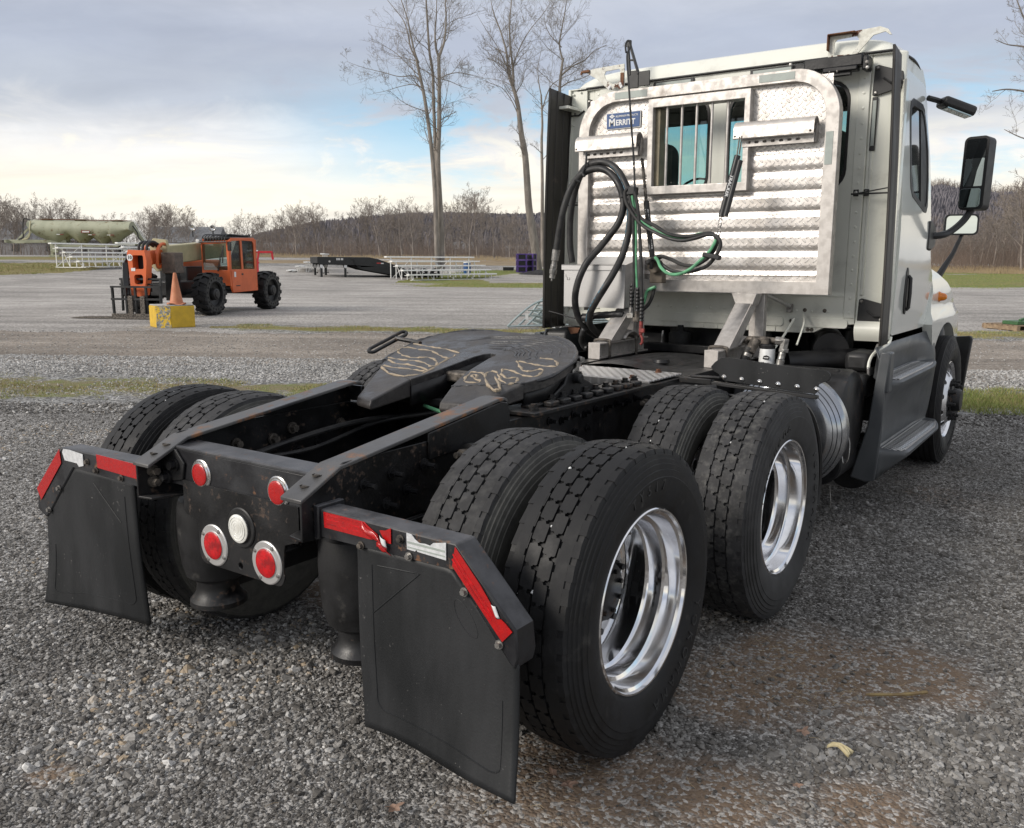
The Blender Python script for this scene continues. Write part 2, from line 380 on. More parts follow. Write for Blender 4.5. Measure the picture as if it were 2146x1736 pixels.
M['bench'] = mat('bleacher_aluminium', (0.80,0.80,0.78), (0.72,0.72,0.70), 8, 0.4, 0.5)
M['galv'] = mat('galvanised_tube', (0.42,0.48,0.47), (0.32,0.38,0.37), 12, 0.32, 0.5, metal=0.7)
M['purple'] = mat('purple_plastic', (0.085,0.045,0.22), (0.065,0.035,0.17), 6, 0.4, 0.5)
M['redframe'] = mat('red_gooseneck_paint', (0.50,0.02,0.03), (0.42,0.02,0.03), 6, 0.4, 0.5)
M['flatblk'] = mat('black_trailer_paint', (0.012,0.013,0.014), (0.02,0.021,0.022), 4, 0.3, 0.45)
M['deckwood'] = mat('trailer_deck_boards', (0.34,0.31,0.28), (0.26,0.24,0.21), 10, 0.8)
M['pallet'] = mat('pallet_wood', (0.30,0.22,0.14), (0.20,0.14,0.09), 12, 0.85)
M['greenmetal'] = mat('green_painted_steel', (0.05,0.13,0.05), (0.04,0.09,0.04), 12, 0.5)
M['mulch'] = mat('dark_mulch', (0.012,0.012,0.014), (0.03,0.029,0.03), 8, 0.9, bump=0.05, bscale=6)
M['bluecan'] = mat('blue_barrel_plastic', (0.02,0.08,0.22), (0.02,0.06,0.18), 6, 0.4)
M['house'] = mat('pale_siding', (0.36,0.36,0.37), (0.30,0.30,0.31), 3, 0.7)
M['roof'] = mat('grey_shingle_roof', (0.20,0.205,0.215), (0.14,0.145,0.15), 4, 0.85)
M['leaf'] = mat('dry_leaf', (0.22,0.14,0.10), (0.30,0.20,0.15), 30, 0.7)
M['straw'] = mat('dry_grass_stem', (0.42,0.33,0.20), (0.32,0.24,0.14), 30, 0.7)
M['seat'] = mat('dark_grey_seat', (0.02,0.02,0.022), (0.03,0.03,0.032), 20, 0.85)
M['khaki'] = mat('brown_plastic_plug', (0.16,0.13,0.10), (0.11,0.09,0.07), 30, 0.6)
M['decal'] = mat('grey_reflective_tape', (0.36,0.40,0.37), (0.30,0.33,0.31), 20, 0.25, 0.35)

def diamond_mat(name, cell, cols, rough=(0.28, 0.45), h=0.0022, plane='xz', metal=0.62, warm=True):
    m, t, b, out = newmat(name)
    co = t.new('ShaderNodeTexCoord').outputs['Object']; X, Y, Z = t.sep(co)
    U, V = {'xz': (X, Z), 'xy': (X, Y)}[plane]
    c45 = 0.70711
    a = t.m('DIVIDE', t.m('MULTIPLY', t.m('ADD', U, V), c45), cell); c = t.m('DIVIDE', t.m('MULTIPLY', t.m('SUBTRACT', V, U), c45), cell)
    fa = t.m('FLOOR', a); fc = t.m('FLOOR', c)
    la = t.m('SUBTRACT', t.m('SUBTRACT', a, fa), .5); lc = t.m('SUBTRACT', t.m('SUBTRACT', c, fc), .5)
    par = t.m('ABSOLUTE', t.m('MODULO', t.m('ADD', fa, fc), 2.0))
    par = t.m('GREATER_THAN', par, .5)
    def lerp(p, q): return t.m('ADD', t.m('MULTIPLY', p, t.m('SUBTRACT', 1.0, par)), t.m('MULTIPLY', q, par))
    u_ = lerp(la, lc); v_ = lerp(lc, la)
    d = t.m('ADD', t.m('POWER', t.m('DIVIDE', t.m('ABSOLUTE', u_), .56), 2.0), t.m('POWER', t.m('DIVIDE', t.m('ABSOLUTE', v_), .15), 2.0))
    hgt = t.mr(d, 1.0, 0.35)
    n = t.noise(co, 9, 6); n2 = t.noise(t.v('MULTIPLY', co, (1, 1, .35)), 3.2, 4)
    base = t.ramp(t.m('ADD', t.m('MULTIPLY', n, .55), t.m('MULTIPLY', n2, .45)), [(0.36, cols[0]), (0.5, cols[1]), (0.64, cols[2])])
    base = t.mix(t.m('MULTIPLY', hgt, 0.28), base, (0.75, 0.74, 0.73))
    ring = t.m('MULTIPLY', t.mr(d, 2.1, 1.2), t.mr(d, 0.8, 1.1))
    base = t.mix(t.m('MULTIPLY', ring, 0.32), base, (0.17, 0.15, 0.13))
    st = t.mr(t.noise(co, 2.3, 5), 0.60, 0.72)
    base = t.mix(t.m('MULTIPLY', st, 0.30), base, (0.20, 0.16, 0.13))
    t.put(b.inputs['Base Color'], base); b.inputs['Metallic'].default_value = metal
    t.put(b.inputs['Roughness'], t.mr(n, .3, .7, rough[0], rough[1]))
    bp = t.new('ShaderNodeBump'); bp.inputs['Strength'].default_value = 1.0; bp.inputs['Distance'].default_value = h
    t.l.new(hgt, bp.inputs['Height']); t.l.new(bp.outputs[0], b.inputs['Normal'])
    return m
M['diamond'] = diamond_mat('diamond_tread_plate', 0.034, ((0.50,0.46,0.42), (0.66,0.62,0.58), (0.74,0.71,0.68)))

nm, t, bb, oo = newmat('perforated_step_tread')
co = t.new('ShaderNodeTexCoord').outputs['Object']; X, Y, Z = t.sep(co)
fx = t.m('SUBTRACT', t.m('FRACT', t.m('DIVIDE', X, .034)), .5); fy = t.m('SUBTRACT', t.m('FRACT', t.m('DIVIDE', Y, .044)), .5)
dd = t.m('SQRT', t.m('ADD', t.m('MULTIPLY', fx, fx), t.m('MULTIPLY', fy, fy)))
hole = t.mr(dd, .34, .26); ring = t.m('MULTIPLY', t.mr(dd, .50, .42), t.mr(dd, .30, .36))
t.put(bb.inputs['Base Color'], t.mix(hole, t.mix(ring, (0.20,0.205,0.21), (0.80,0.80,0.80)), (0.01,0.01,0.01)))
t.put(bb.inputs['Metallic'], t.m('MULTIPLY', t.m('SUBTRACT', 1.0, hole), .8)); bb.inputs['Roughness'].default_value = .3
bp = t.new('ShaderNodeBump'); bp.inputs['Distance'].default_value = .004; t.l.new(ring, bp.inputs['Height']); t.l.new(bp.outputs[0], bb.inputs['Normal'])
M['tread'] = nm

M['husk'] = mat('pale_husk', (0.62,0.54,0.33), (0.50,0.42,0.24), 30, 0.6); M['stick'] = mat('dry_stalk', (0.24,0.18,0.08), (0.17,0.12,0.06), 30, 0.7)
M['rustalu'] = mat('bronze_channel', (0.22,0.19,0.13), (0.16,0.14,0.10), 12, 0.5, metal=.3); M['rustplate'] = mat('worn_brown_plate', (0.13,0.10,0.08), (0.08,0.065,0.055), 12, .6)
M['tankrust'] = mat('rusty_tank_top', (0.20,0.19,0.12), (0.13,0.09,0.05), 2, .7)
# ---- surveyed outlines (world metres)
BANDS={'grass_verge':[[[-9.33,0.85],[-7.86,2.16],[-7.23,2.63],[-6.61,3.11],[-5.63,3.65],[-4.25,4.48],[-2.48,5.56],[-0.31,6.78],[1.52,7.86],[2.92,8.63]],[[-11.84,1.58],[-10.3,3.28],[-9.66,3.73],[-8.58,4.35],[-7.58,4.99],[-6.47,5.36],[-5.01,6.15],[-2.9,7.39],[-0.88,8.67],[1.31,9.97],[3.0,10.84]]],'road_gravel_edge':[[[-11.55,1.5],[-9.95,3.12],[-8.27,4.16],[-6.29,5.2],[-2.79,7.19],[1.33,9.77],[2.99,10.62]],[[-15.64,2.69],[-12.88,4.46],[-9.29,6.46],[-5.99,8.42],[-2.73,10.05],[1.11,12.03],[3.06,12.79]]],'dirt_road':[[[-14.12,2.25],[-11.53,3.85],[-8.34,5.73],[-5.24,7.46],[-2.32,9.09],[1.21,11.07],[3.03,11.84]],[[-21.29,4.34],[-18.15,6.88],[-15.51,8.69],[-13.33,9.55],[-8.13,12.83],[-4.7,14.79],[0.55,17.74],[3.27,19.07]]],'grass_strip':[[[-14.8,9.9],[-13.59,10.0],[-10.87,11.38],[-7.8,13.06],[-4.76,14.92],[0.53,17.91],[3.28,19.41]],[[-15.29,10.25],[-15.13,11.21],[-12.03,12.59],[-8.74,14.49],[-5.39,16.45],[0.33,19.96],[3.36,21.91]]],'lawn_right':[[[-34.95,37.11],[-31.2,36.51],[-25.1,39.11],[-17.4,45.26],[-3.29,56.68],[7.01,65.16]],[[-38.08,41.35],[-41.9,50.62],[-43.77,57.27],[-43.09,66.26],[-34.14,85.39],[-11.84,143.26],[16.06,202.62]]],'lawn_left':[[[-53.1,11.76],[-52.68,22.79],[-53.33,26.53],[-55.66,30.36],[-58.01,32.84],[-58.71,36.6]],[[-68.95,15.93],[-64.83,28.43],[-64.0,32.14],[-63.55,34.86],[-63.54,36.09],[-62.73,39.18]]],'lawn_left_far':[[[-73.04,17.0],[-71.28,31.41],[-69.15,39.73],[-68.55,42.01]],[[-82.97,19.59],[-81.65,36.2],[-80.86,46.65],[-79.5,48.88]]],'bare_field':[[[-59.96,46.35],[-56.45,52.89],[-51.62,60.22],[-46.29,71.09],[-34.81,101.37],[-11.84,143.26],[16.06,202.62]],[[-65.13,50.41],[-62.87,58.94],[-58.98,68.76],[-53.82,82.44],[-42.52,122.77],[-85.61,889.69],[61.09,892.1]]],'far_road':[[[-38.48,95.77],[-25.54,133.72],[-14.23,167.12],[20.43,269.82]],[[-41.19,102.25],[-27.76,144.44],[-15.87,183.41],[22.91,308.15]]]}
HOSE={'h_big1':[[-0.874,2.7,1.634],[-0.851,2.7,1.767],[-0.819,2.7,1.903],[-0.78,2.72,2.03],[-0.735,2.76,2.113],[-0.668,2.78,2.15],[-0.584,2.78,2.153],[-0.511,2.78,2.118],[-0.439,2.76,2.044],[-0.41,2.76,1.97],[-0.398,2.75,1.892],[-0.426,2.74,1.8],[-0.485,2.72,1.715],[-0.543,2.68,1.628],[-0.591,2.63,1.549],[-0.627,2.6,1.454],[-0.656,2.6,1.358],[-0.669,2.62,1.269],[-0.663,2.66,1.178],[-0.64,2.72,1.11],[-0.61,2.8,1.057],[-0.569,2.9,0.993]],'h_big2':[[-0.845,2.86,1.548],[-0.863,2.86,1.648],[-0.868,2.86,1.772],[-0.854,2.85,1.895],[-0.825,2.84,2.007],[-0.771,2.82,2.115],[-0.708,2.8,2.174],[-0.634,2.8,2.197],[-0.56,2.8,2.192],[-0.481,2.79,2.152],[-0.42,2.78,2.079],[-0.377,2.77,2.0],[-0.356,2.76,1.914],[-0.347,2.75,1.814],[-0.357,2.74,1.706],[-0.372,2.7,1.589],[-0.39,2.64,1.496],[-0.429,2.6,1.403],[-0.49,2.6,1.315],[-0.546,2.62,1.241],[-0.571,2.64,1.191],[-0.589,2.68,1.14],[-0.581,2.75,1.086],[-0.561,2.85,1.027]],'h_v1':[[-0.319,2.72,2.002],[-0.312,2.72,1.911],[-0.303,2.72,1.72],[-0.288,2.71,1.566],[-0.283,2.7,1.411],[-0.294,2.7,1.325]],'h_v2':[[-0.315,2.72,2.002],[-0.294,2.72,1.888],[-0.284,2.72,1.72],[-0.275,2.71,1.566],[-0.256,2.7,1.372],[-0.251,2.7,1.302]],'h_v3':[[-0.296,2.7,1.992],[-0.271,2.7,1.909],[-0.252,2.7,1.757],[-0.225,2.68,1.566],[-0.213,2.67,1.413],[-0.2,2.66,1.243]],'h_s1':[[-0.319,2.72,2.002],[-0.335,2.7,2.017],[-0.361,2.7,1.987],[-0.35,2.7,1.926],[-0.305,2.7,1.857],[-0.238,2.7,1.787],[-0.151,2.7,1.74],[-0.039,2.68,1.7],[0.061,2.66,1.684],[0.157,2.64,1.696],[0.251,2.62,1.716],[0.314,2.6,1.7],[0.335,2.6,1.652],[0.307,2.6,1.588],[0.244,2.62,1.53],[0.149,2.64,1.501],[0.06,2.66,1.492],[-0.024,2.68,1.506],[-0.093,2.7,1.543],[-0.147,2.72,1.574],[-0.178,2.74,1.566],[-0.19,2.76,1.512]],'h_s2':[[-0.306,2.72,2.002],[-0.328,2.72,2.014],[-0.333,2.71,1.972],[-0.307,2.71,1.895],[-0.244,2.71,1.825],[-0.144,2.7,1.777],[-0.048,2.68,1.73],[0.052,2.66,1.71],[0.157,2.64,1.712],[0.251,2.62,1.724],[0.294,2.61,1.706],[0.307,2.61,1.666],[0.279,2.62,1.61],[0.226,2.64,1.567],[0.147,2.66,1.533],[0.057,2.68,1.54],[-0.027,2.7,1.57],[-0.105,2.72,1.589],[-0.165,2.74,1.577],[-0.195,2.76,1.512]],'h_green1':[[-0.308,2.69,2.011],[-0.314,2.69,1.97],[-0.3,2.69,1.894],[-0.26,2.69,1.832],[-0.189,2.69,1.774],[-0.098,2.68,1.731],[0.003,2.66,1.705],[0.093,2.64,1.709],[0.189,2.62,1.725],[0.255,2.61,1.724],[0.295,2.6,1.702],[0.299,2.6,1.666],[0.264,2.6,1.61],[0.204,2.6,1.556],[0.143,2.6,1.508],[0.063,2.62,1.481],[-0.012,2.64,1.484],[-0.073,2.66,1.521],[-0.105,2.68,1.562],[-0.133,2.7,1.581]],'h_gr2':[[-0.166,2.78,1.396],[-0.222,2.78,1.371],[-0.238,2.78,1.323],[-0.25,2.78,1.284]],'h_lo1':[[-0.185,2.8,1.395],[-0.196,2.8,1.34],[-0.229,2.8,1.276],[-0.28,2.78,1.231],[-0.331,2.76,1.214],[-0.393,2.74,1.209],[-0.492,2.72,1.206],[-0.564,2.7,1.2]],'spiral':[[-0.369,2.73,1.212],[-0.418,2.72,1.213],[-0.486,2.71,1.208],[-0.555,2.7,1.201],[-0.599,2.68,1.188],[-0.627,2.68,1.154]],'spiral2':[[-0.631,2.68,1.113],[-0.644,2.68,1.08],[-0.663,2.7,1.028],[-0.652,2.72,0.986],[-0.628,2.72,0.979]],'loose':[[-1.059,2.9,1.204],[-0.958,2.88,1.189],[-0.867,2.85,1.175],[-0.777,2.8,1.168]],'strapL':[[-0.71,2.8,2.268],[-0.689,2.76,2.193],[-0.7,2.74,2.129],[-0.673,2.72,2.107]],'pogoL':[[-0.295,2.8,2.199],[-0.295,2.8,2.18],[-0.273,2.79,2.065],[-0.255,2.79,1.935]],'pogoLs':[[-0.255,2.79,1.935],[-0.224,2.78,1.759],[-0.196,2.78,1.583]],'pogoR':[[0.36,2.74,2.172],[0.32,2.7,2.001],[0.308,2.66,1.82]],'pogoRt':[[0.351,2.78,2.284],[0.353,2.76,2.226],[0.356,2.74,2.176]],'pogoRb':[[0.304,2.66,1.82],[0.304,2.65,1.744],[0.302,2.64,1.699]],'antenna':[[-0.512,2.95,2.895],[-0.523,2.96,2.942],[-0.515,2.97,2.971],[-0.5,2.98,2.967],[-0.496,2.98,2.934],[-0.502,2.95,2.89],[-0.474,2.9,2.814],[-0.412,2.82,2.62],[-0.357,2.76,2.386],[-0.314,2.72,2.182],[-0.29,2.7,1.989]]}
GREASE=[[[-0.594,0.932,1.146],[-0.503,0.911,1.143],[-0.409,0.891,1.14],[-0.334,0.881,1.138],[-0.217,0.834,1.13]],[[-0.569,0.791,1.124],[-0.591,0.846,1.132],[-0.547,0.857,1.134],[-0.471,0.84,1.131],[-0.409,0.839,1.131],[-0.35,0.812,1.127],[-0.273,0.764,1.119],[-0.202,0.738,1.115],[-0.21,0.791,1.124]],[[-0.556,0.771,1.12],[-0.472,0.723,1.113],[-0.408,0.702,1.109],[-0.355,0.709,1.11],[-0.313,0.727,1.113],[-0.249,0.693,1.108],[-0.2,0.653,1.102],[-0.181,0.617,1.096],[-0.194,0.597,1.092],[-0.263,0.636,1.099],[-0.34,0.658,1.102],[-0.395,0.654,1.102],[-0.458,0.659,1.102],[-0.517,0.666,1.104],[-0.481,0.631,1.098],[-0.394,0.59,1.091],[-0.321,0.589,1.091],[-0.253,0.576,1.089],[-0.166,0.54,1.083],[-0.16,0.517,1.08],[-0.239,0.529,1.082],[-0.31,0.529,1.082],[-0.376,0.531,1.082],[-0.44,0.545,1.084],[-0.398,0.504,1.078],[-0.307,0.449,1.069],[-0.23,0.427,1.065],[-0.184,0.436,1.067],[-0.15,0.475,1.073],[-0.158,0.562,1.087],[-0.184,0.658,1.102],[-0.204,0.749,1.117]],[[0.231,0.853,1.133],[0.271,0.853,1.134],[0.309,0.843,1.132],[0.365,0.787,1.123],[0.374,0.75,1.117],[0.337,0.744,1.116],[0.28,0.748,1.117],[0.218,0.767,1.12],[0.16,0.778,1.121],[0.221,0.708,1.11],[0.266,0.662,1.103],[0.312,0.647,1.1],[0.326,0.689,1.107],[0.351,0.686,1.107],[0.378,0.637,1.099],[0.377,0.586,1.091],[0.33,0.587,1.091],[0.268,0.615,1.095],[0.21,0.646,1.1],[0.179,0.637,1.099],[0.203,0.596,1.092],[0.263,0.539,1.083],[0.293,0.539,1.083],[0.312,0.554,1.086],[0.343,0.518,1.08],[0.349,0.476,1.073],[0.321,0.467,1.072],[0.259,0.511,1.079],[0.193,0.584,1.09],[0.145,0.608,1.094],[0.143,0.569,1.088],[0.184,0.507,1.078],[0.264,0.424,1.065],[0.33,0.376,1.057],[0.341,0.396,1.06],[0.297,0.451,1.069],[0.201,0.549,1.085]],[[0.12,0.442,1.068],[0.097,0.49,1.075],[0.064,0.556,1.086],[0.084,0.572,1.088],[0.116,0.571,1.088],[0.152,0.544,1.084]],[[0.128,0.436,1.067],[0.179,0.433,1.066],[0.193,0.459,1.07],[0.147,0.487,1.075],[0.102,0.52,1.08],[0.108,0.54,1.083],[0.146,0.496,1.076]]]
LIMBS={'A':[[0.3,0.13,[[-5.95,75.0,1.82],[-6.01,75.0,4.68],[-6.11,75.0,7.5],[-6.16,75.0,9.79],[-6.02,75.0,12.3],[-5.97,75.0,14.77],[-5.98,75.0,17.71]]],[0.13,0.02,[[-5.98,75.0,17.71],[-5.76,75.0,18.2],[-5.49,75.0,19.04],[-5.35,75.0,20.6],[-5.39,75.0,22.04],[-5.25,75.0,23.81]]],[0.11,0.02,[[-5.98,75.0,17.71],[-6.2,75.0,18.44],[-6.25,75.0,19.64],[-6.1,75.0,21.32],[-6.14,75.0,23.46]]],[0.2,0.1,[[-6.26,74.5,2.59],[-6.35,74.5,5.94],[-6.45,74.5,8.48],[-6.64,74.5,10.98],[-6.87,74.5,12.96],[-7.11,74.5,14.68],[-7.46,74.5,16.39],[-7.58,74.5,17.12]]],[0.1,0.02,[[-7.58,74.5,17.12],[-7.88,74.5,17.96],[-8.12,74.5,19.04],[-8.41,74.5,20.47],[-8.88,74.5,21.89],[-9.35,74.5,23.54]]],[0.07,0.015,[[-7.58,74.5,17.12],[-8.19,74.5,18.32],[-8.43,74.5,19.52],[-8.79,74.5,20.47],[-9.65,74.5,21.54],[-10.51,74.5,22.6]]],[0.16,0.05,[[-6.38,75.4,7.54],[-6.4,75.4,11.1],[-6.48,75.4,14.35],[-6.52,75.4,16.57],[-6.75,75.4,18.16],[-6.88,75.4,20.34],[-6.95,75.4,22.14],[-6.8,75.4,24.05]]],[0.05,0.01,[[-7.39,75.0,15.88],[-8.03,75.0,16.24],[-9.19,75.0,16.18],[-10.47,75.0,16.48],[-12.13,75.0,16.85],[-13.4,75.0,17.27]]],[0.04,0.01,[[-7.27,75.0,15.26],[-8.04,75.0,15.57],[-9.08,75.0,15.44],[-10.37,75.0,15.07],[-11.41,75.0,14.89]]],[0.05,0.01,[[-5.95,75.0,16.0],[-5.2,75.0,16.37],[-4.3,75.0,16.49],[-3.14,75.0,16.25],[-2.37,75.0,16.13]]],[0.04,0.01,[[-5.78,75.0,16.0],[-5.08,75.0,15.82],[-4.18,75.0,15.45],[-3.41,75.0,15.27]]]],'B':[[0.42,0.14,[[2.32,80.0,1.01],[2.02,80.0,2.69],[1.65,80.0,4.9],[1.43,80.0,6.55],[1.14,80.0,10.35],[0.78,80.0,12.36],[0.61,80.0,13.69],[0.43,80.0,15.01],[0.08,80.0,16.19]]],[0.13,0.02,[[0.08,80.0,16.19],[-0.34,80.0,17.37],[-0.54,80.0,19.18],[-1.02,80.0,20.86],[-1.7,80.0,22.65],[-1.96,80.0,24.17]]],[0.12,0.02,[[0.08,80.0,16.45],[0.01,80.0,18.02],[-0.2,80.0,19.57],[-0.27,80.0,21.5],[-0.07,80.0,23.41],[0.06,80.0,24.93]]],[0.07,0.015,[[0.22,80.0,15.67],[0.08,80.0,16.98],[0.14,80.0,18.28],[0.75,80.0,19.83],[1.56,80.0,21.12],[2.64,80.0,22.4],[3.31,80.0,23.42]]],[0.05,0.01,[[0.57,80.0,13.82],[-0.06,80.0,15.14],[-0.88,80.0,16.19],[-1.85,80.0,16.58],[-2.81,80.0,16.97]]],[0.05,0.01,[[-0.54,80.0,18.02],[-1.29,80.0,19.57],[-2.38,80.0,21.11],[-3.05,80.0,22.13]]]],'C':[[0.2,0.08,[[2.95,86.0,0.67],[2.87,86.0,5.15],[2.84,86.0,8.83],[2.75,86.0,12.45],[2.8,86.0,14.17],[2.67,86.0,16.73]]],[0.06,0.015,[[2.67,86.0,16.73],[2.44,86.0,17.86],[2.36,86.0,19.26],[2.72,86.0,20.93]]],[0.06,0.015,[[2.76,86.0,15.31],[3.19,86.0,16.73],[3.63,86.0,17.58],[4.36,86.0,18.14],[5.53,86.0,18.7],[6.7,86.0,19.54]]],[0.24,0.1,[[4.38,84.0,0.69],[4.3,84.0,7.95],[4.28,84.0,13.6],[4.27,84.0,16.93],[4.53,84.0,19.4]]],[0.09,0.02,[[4.53,84.0,19.4],[4.23,84.0,20.75],[4.49,84.0,22.37],[4.76,84.0,23.98],[5.02,84.0,25.84]]],[0.08,0.02,[[4.4,84.0,18.03],[5.4,84.0,18.85],[6.54,84.0,19.4],[7.39,84.0,20.22],[8.52,84.0,20.76]]],[0.06,0.015,[[4.27,84.0,16.93],[5.13,84.0,17.48],[6.56,84.0,17.9],[7.85,84.0,18.58]]],[0.05,0.01,[[4.44,84.0,20.48],[3.36,84.0,21.56],[2.92,84.0,22.5],[2.77,84.0,23.71]]]],'D':[[0.3,0.12,[[29.97,46.0,1.24],[29.54,46.0,3.89],[28.98,46.0,6.72],[28.52,46.0,8.56]]],[0.11,0.02,[[28.52,46.0,8.56],[27.53,46.0,9.93],[26.65,46.0,11.51],[25.56,46.0,12.85],[24.68,46.0,14.61]]],[0.09,0.02,[[28.77,46.0,7.41],[27.4,46.0,9.02],[26.13,46.0,9.7],[24.67,46.0,9.93],[23.73,46.0,9.81]]],[0.09,0.02,[[28.55,46.0,8.34],[29.09,46.0,10.84],[29.28,46.0,13.3]]],[0.06,0.012,[[26.65,46.0,11.51],[25.42,46.0,11.96],[24.46,46.0,12.07],[23.73,46.0,12.29]]],[0.07,0.015,[[28.98,46.0,6.72],[27.33,46.0,7.41],[25.86,46.0,7.64],[24.86,46.0,8.1]]]]}
# ================================================================ terrain and ground
EX, EY = math.cos(.6191), math.sin(.6191)
def terr(x, y):
    dx_, dy_ = x-CAM.x, y-CAM.y
    s_ = (-EY*dx_+EX*dy_)-.8*(EX*dx_+EY*dy_); z = .04*max(0., s_-62)
    return z if z < 1 else 1+1.1*(1-math.exp(-(z-1)/1.1))
def LD(l, d): return (CAM.x+EX*l-EY*d, CAM.y+EY*l+EX*d)     # lateral / depth in front of the camera -> world x, y

def gravel_mat(name, dark, mid, light, cell=0.022, patch=None, patch_amt=0.0, blobs=(), bump=0.006, tone_scale=0.35, tone=(0.75, 1.25), ruts=0.0, pebble=0.30):
    m, t, b, out = newmat(name)
    co = t.new('ShaderNodeTexCoord').outputs['Object']
    wob = t.v('ADD', co, t.v('SCALE', t.noise(co, 30, 2, col=True), sc=0.02))
    c1 = t.vor(wob, 1/cell, out='Color'); d1 = t.vor(wob, 1/cell)
    c2 = t.vor(co, 1/(cell*.42), out='Color')
    r1 = t.sep(c1)[0]; r2 = t.sep(c2)[1]
    mixv = t.m('ADD', t.m('MULTIPLY', r1, .6), t.m('MULTIPLY', r2, .4))
    big = t.noise(co, tone_scale, 5, .6); med = t.noise(co, tone_scale*6, 4)
    mixv = t.m('ADD', mixv, t.m('MULTIPLY', t.m('SUBTRACT', big, .5), 0.55))
    mixv = t.m('ADD', mixv, t.m('MULTIPLY', t.m('SUBTRACT', med, .5), 0.35))
    col = t.ramp(mixv, [(0.10, dark), (0.50, mid), (1.0-pebble, light), (1.0, tuple(min(1, q*1.45) for q in light))])
    tn = t.mr(t.noise(t.v('ADD', co, (40, 7, 3)), tone_scale*1.7, 5, .6), .33, .67, tone[0], tone[1], False)
    col = t.v('SCALE', col, sc=tn)
    if ruts:
        ax = t.v('DOT_PRODUCT', co, (0.86, 0.51, 0)); ay = t.v('DOT_PRODUCT', co, (-0.51, 0.86, 0))
        rn = t.noise(t.comb(t.m('MULTIPLY', ax, .06), t.m('MULTIPLY', ay, 1.1), 0.0), 1.0, 5, .6)
        col = t.v('SCALE', col, sc=t.mr(rn, .35, .65, 1-ruts, 1+ruts, False))
    if patch:
        pn = t.noise(t.v('ADD', co, (13, 2, 8)), .9, 7, .65)
        msk = t.mr(pn, .60, .72, 0, patch_amt)
        for (bx, by, br) in blobs:
            dd = t.v('DISTANCE', co, (bx, by, 0.0))
            dd = t.m('ADD', t.m('DIVIDE', dd, br), t.m('MULTIPLY', t.m('SUBTRACT', t.noise(co, 3.5, 6, .65), .5), 1.3))
            msk = t.m('MAXIMUM', msk, t.mr(dd, 1.05, .35, 0, .85))
        soil = t.mix(t.noise(co, 22, 6), tuple(q*.75 for q in patch), tuple(q*1.2 for q in patch))
        keep = t.mr(r1, .55, .85, 1.0, .25)
        col = t.mix(t.m('MULTIPLY', msk, keep), col, soil)
    t.put(b.inputs['Base Color'], col); b.inputs['Roughness'].default_value = 0.88; b.inputs['Specular IOR Level'].default_value = 0.25
    h = t.m('SUBTRACT', 1.0, t.m('MULTIPLY', d1, 1.0)); h = t.m('ADD', h, t.m('MULTIPLY', t.noise(co, 1.6/cell, 4), .7))
    bp = t.new('ShaderNodeBump'); bp.inputs['Strength'].default_value = 0.9; bp.inputs['Distance'].default_value = bump
    t.l.new(h, bp.inputs['Height']); t.l.new(bp.outputs[0], b.inputs['Normal'])
    return m
SOIL = (0.185, 0.130, 0.088)
SOILS = ((1.50,.86,.52),(1.78,1.05,.40),(1.36,.55,.36),(1.12,-.30,.46),(1.52,-.12,.30),(1.9,.1,.22),(-.2,-1.21,.09),(-.6,.4,.3))
M['gravel'] = gravel_mat('lot_gravel', (0.06,0.056,0.052), (0.165,0.157,0.148), (0.36,0.35,0.335), 0.015, SOIL, .55,
    blobs=SOILS, bump=.008)
DUMMY = (((1.50,.86,.42),(1.78,1.05,.30),(1.36,.55,.28),(1.12,-.30,.42),(1.52,-.12,.30),(1.9,.1,.22),(-.2,-1.21,.09),(-.6,.4,.3)),)
M['yard'] = gravel_mat('yard_gravel', (0.16,0.149,0.137), (0.30,0.281,0.26), (0.41,0.388,0.362), 0.035, None, 0, bump=.006, tone_scale=.10, tone=(.82, 1.15), ruts=.20)
M['white_gravel'] = gravel_mat('pale_gravel', (0.10,0.096,0.09), (0.28,0.275,0.26), (0.50,0.49,0.47), 0.045, None, 0, bump=.022, tone_scale=.45, tone=(.6,1.25))
M['dirt'] = gravel_mat('dirt_road_gravel', (0.13,0.11,0.09), (0.225,0.192,0.16), (0.30,0.27,0.235), 0.03, None, 0, bump=.004, tone_scale=.22, tone=(.80, 1.15), ruts=.22, pebble=.12)
def grass_ground(name, cols, gravel=0.0, scale=.8):
    m, t, b, out = newmat(name)
    co = t.new('ShaderNodeTexCoord').outputs['Object']
    n = t.noise(co, scale, 7, .65); n2 = t.noise(co, scale*9, 5, .7); n3 = t.noise(co, 45, 3)
    f = t.m('ADD', t.m('ADD', t.m('MULTIPLY', n, .55), t.m('MULTIPLY', n2, .35)), t.m('MULTIPLY', n3, .10))
    col = t.ramp(f, [(0.36, cols[0]), (0.46, cols[1]), (0.55, cols[2]), (0.64, cols[3])])
    if gravel:
        c1 = t.sep(t.vor(co, 30, out='Color'))[0]
        gcol = t.ramp(c1, [(0.1, (.10,.10,.095)), (.6, (.26,.255,.25)), (1, (.45,.45,.44))])
        at = t.new('ShaderNodeAttribute'); at.attribute_name = 'edge'
        e = t.m('ADD', at.outputs['Fac'], t.m('MULTIPLY', t.m('SUBTRACT', t.noise(co, 1.6, 6, .7), .5), 2.6))
        col = t.mix(t.m('MULTIPLY', t.mr(e, .72, .30), gravel), col, gcol)
    t.put(b.inputs['Base Color'], col); b.inputs['Roughness'].default_value = .95; b.inputs['Specular IOR Level'].default_value = .15
    bp = t.new('ShaderNodeBump'); bp.inputs['Distance'].default_value = .03
    t.l.new(t.m('ADD', n2, n3), bp.inputs['Height']); t.l.new(bp.outputs[0], b.inputs['Normal'])
    return m
M['verge'] = grass_ground('verge_turf', ((0.14,0.105,0.07), (0.22,0.18,0.11), (0.17,0.19,0.07), (0.27,0.24,0.15)), 1.0)
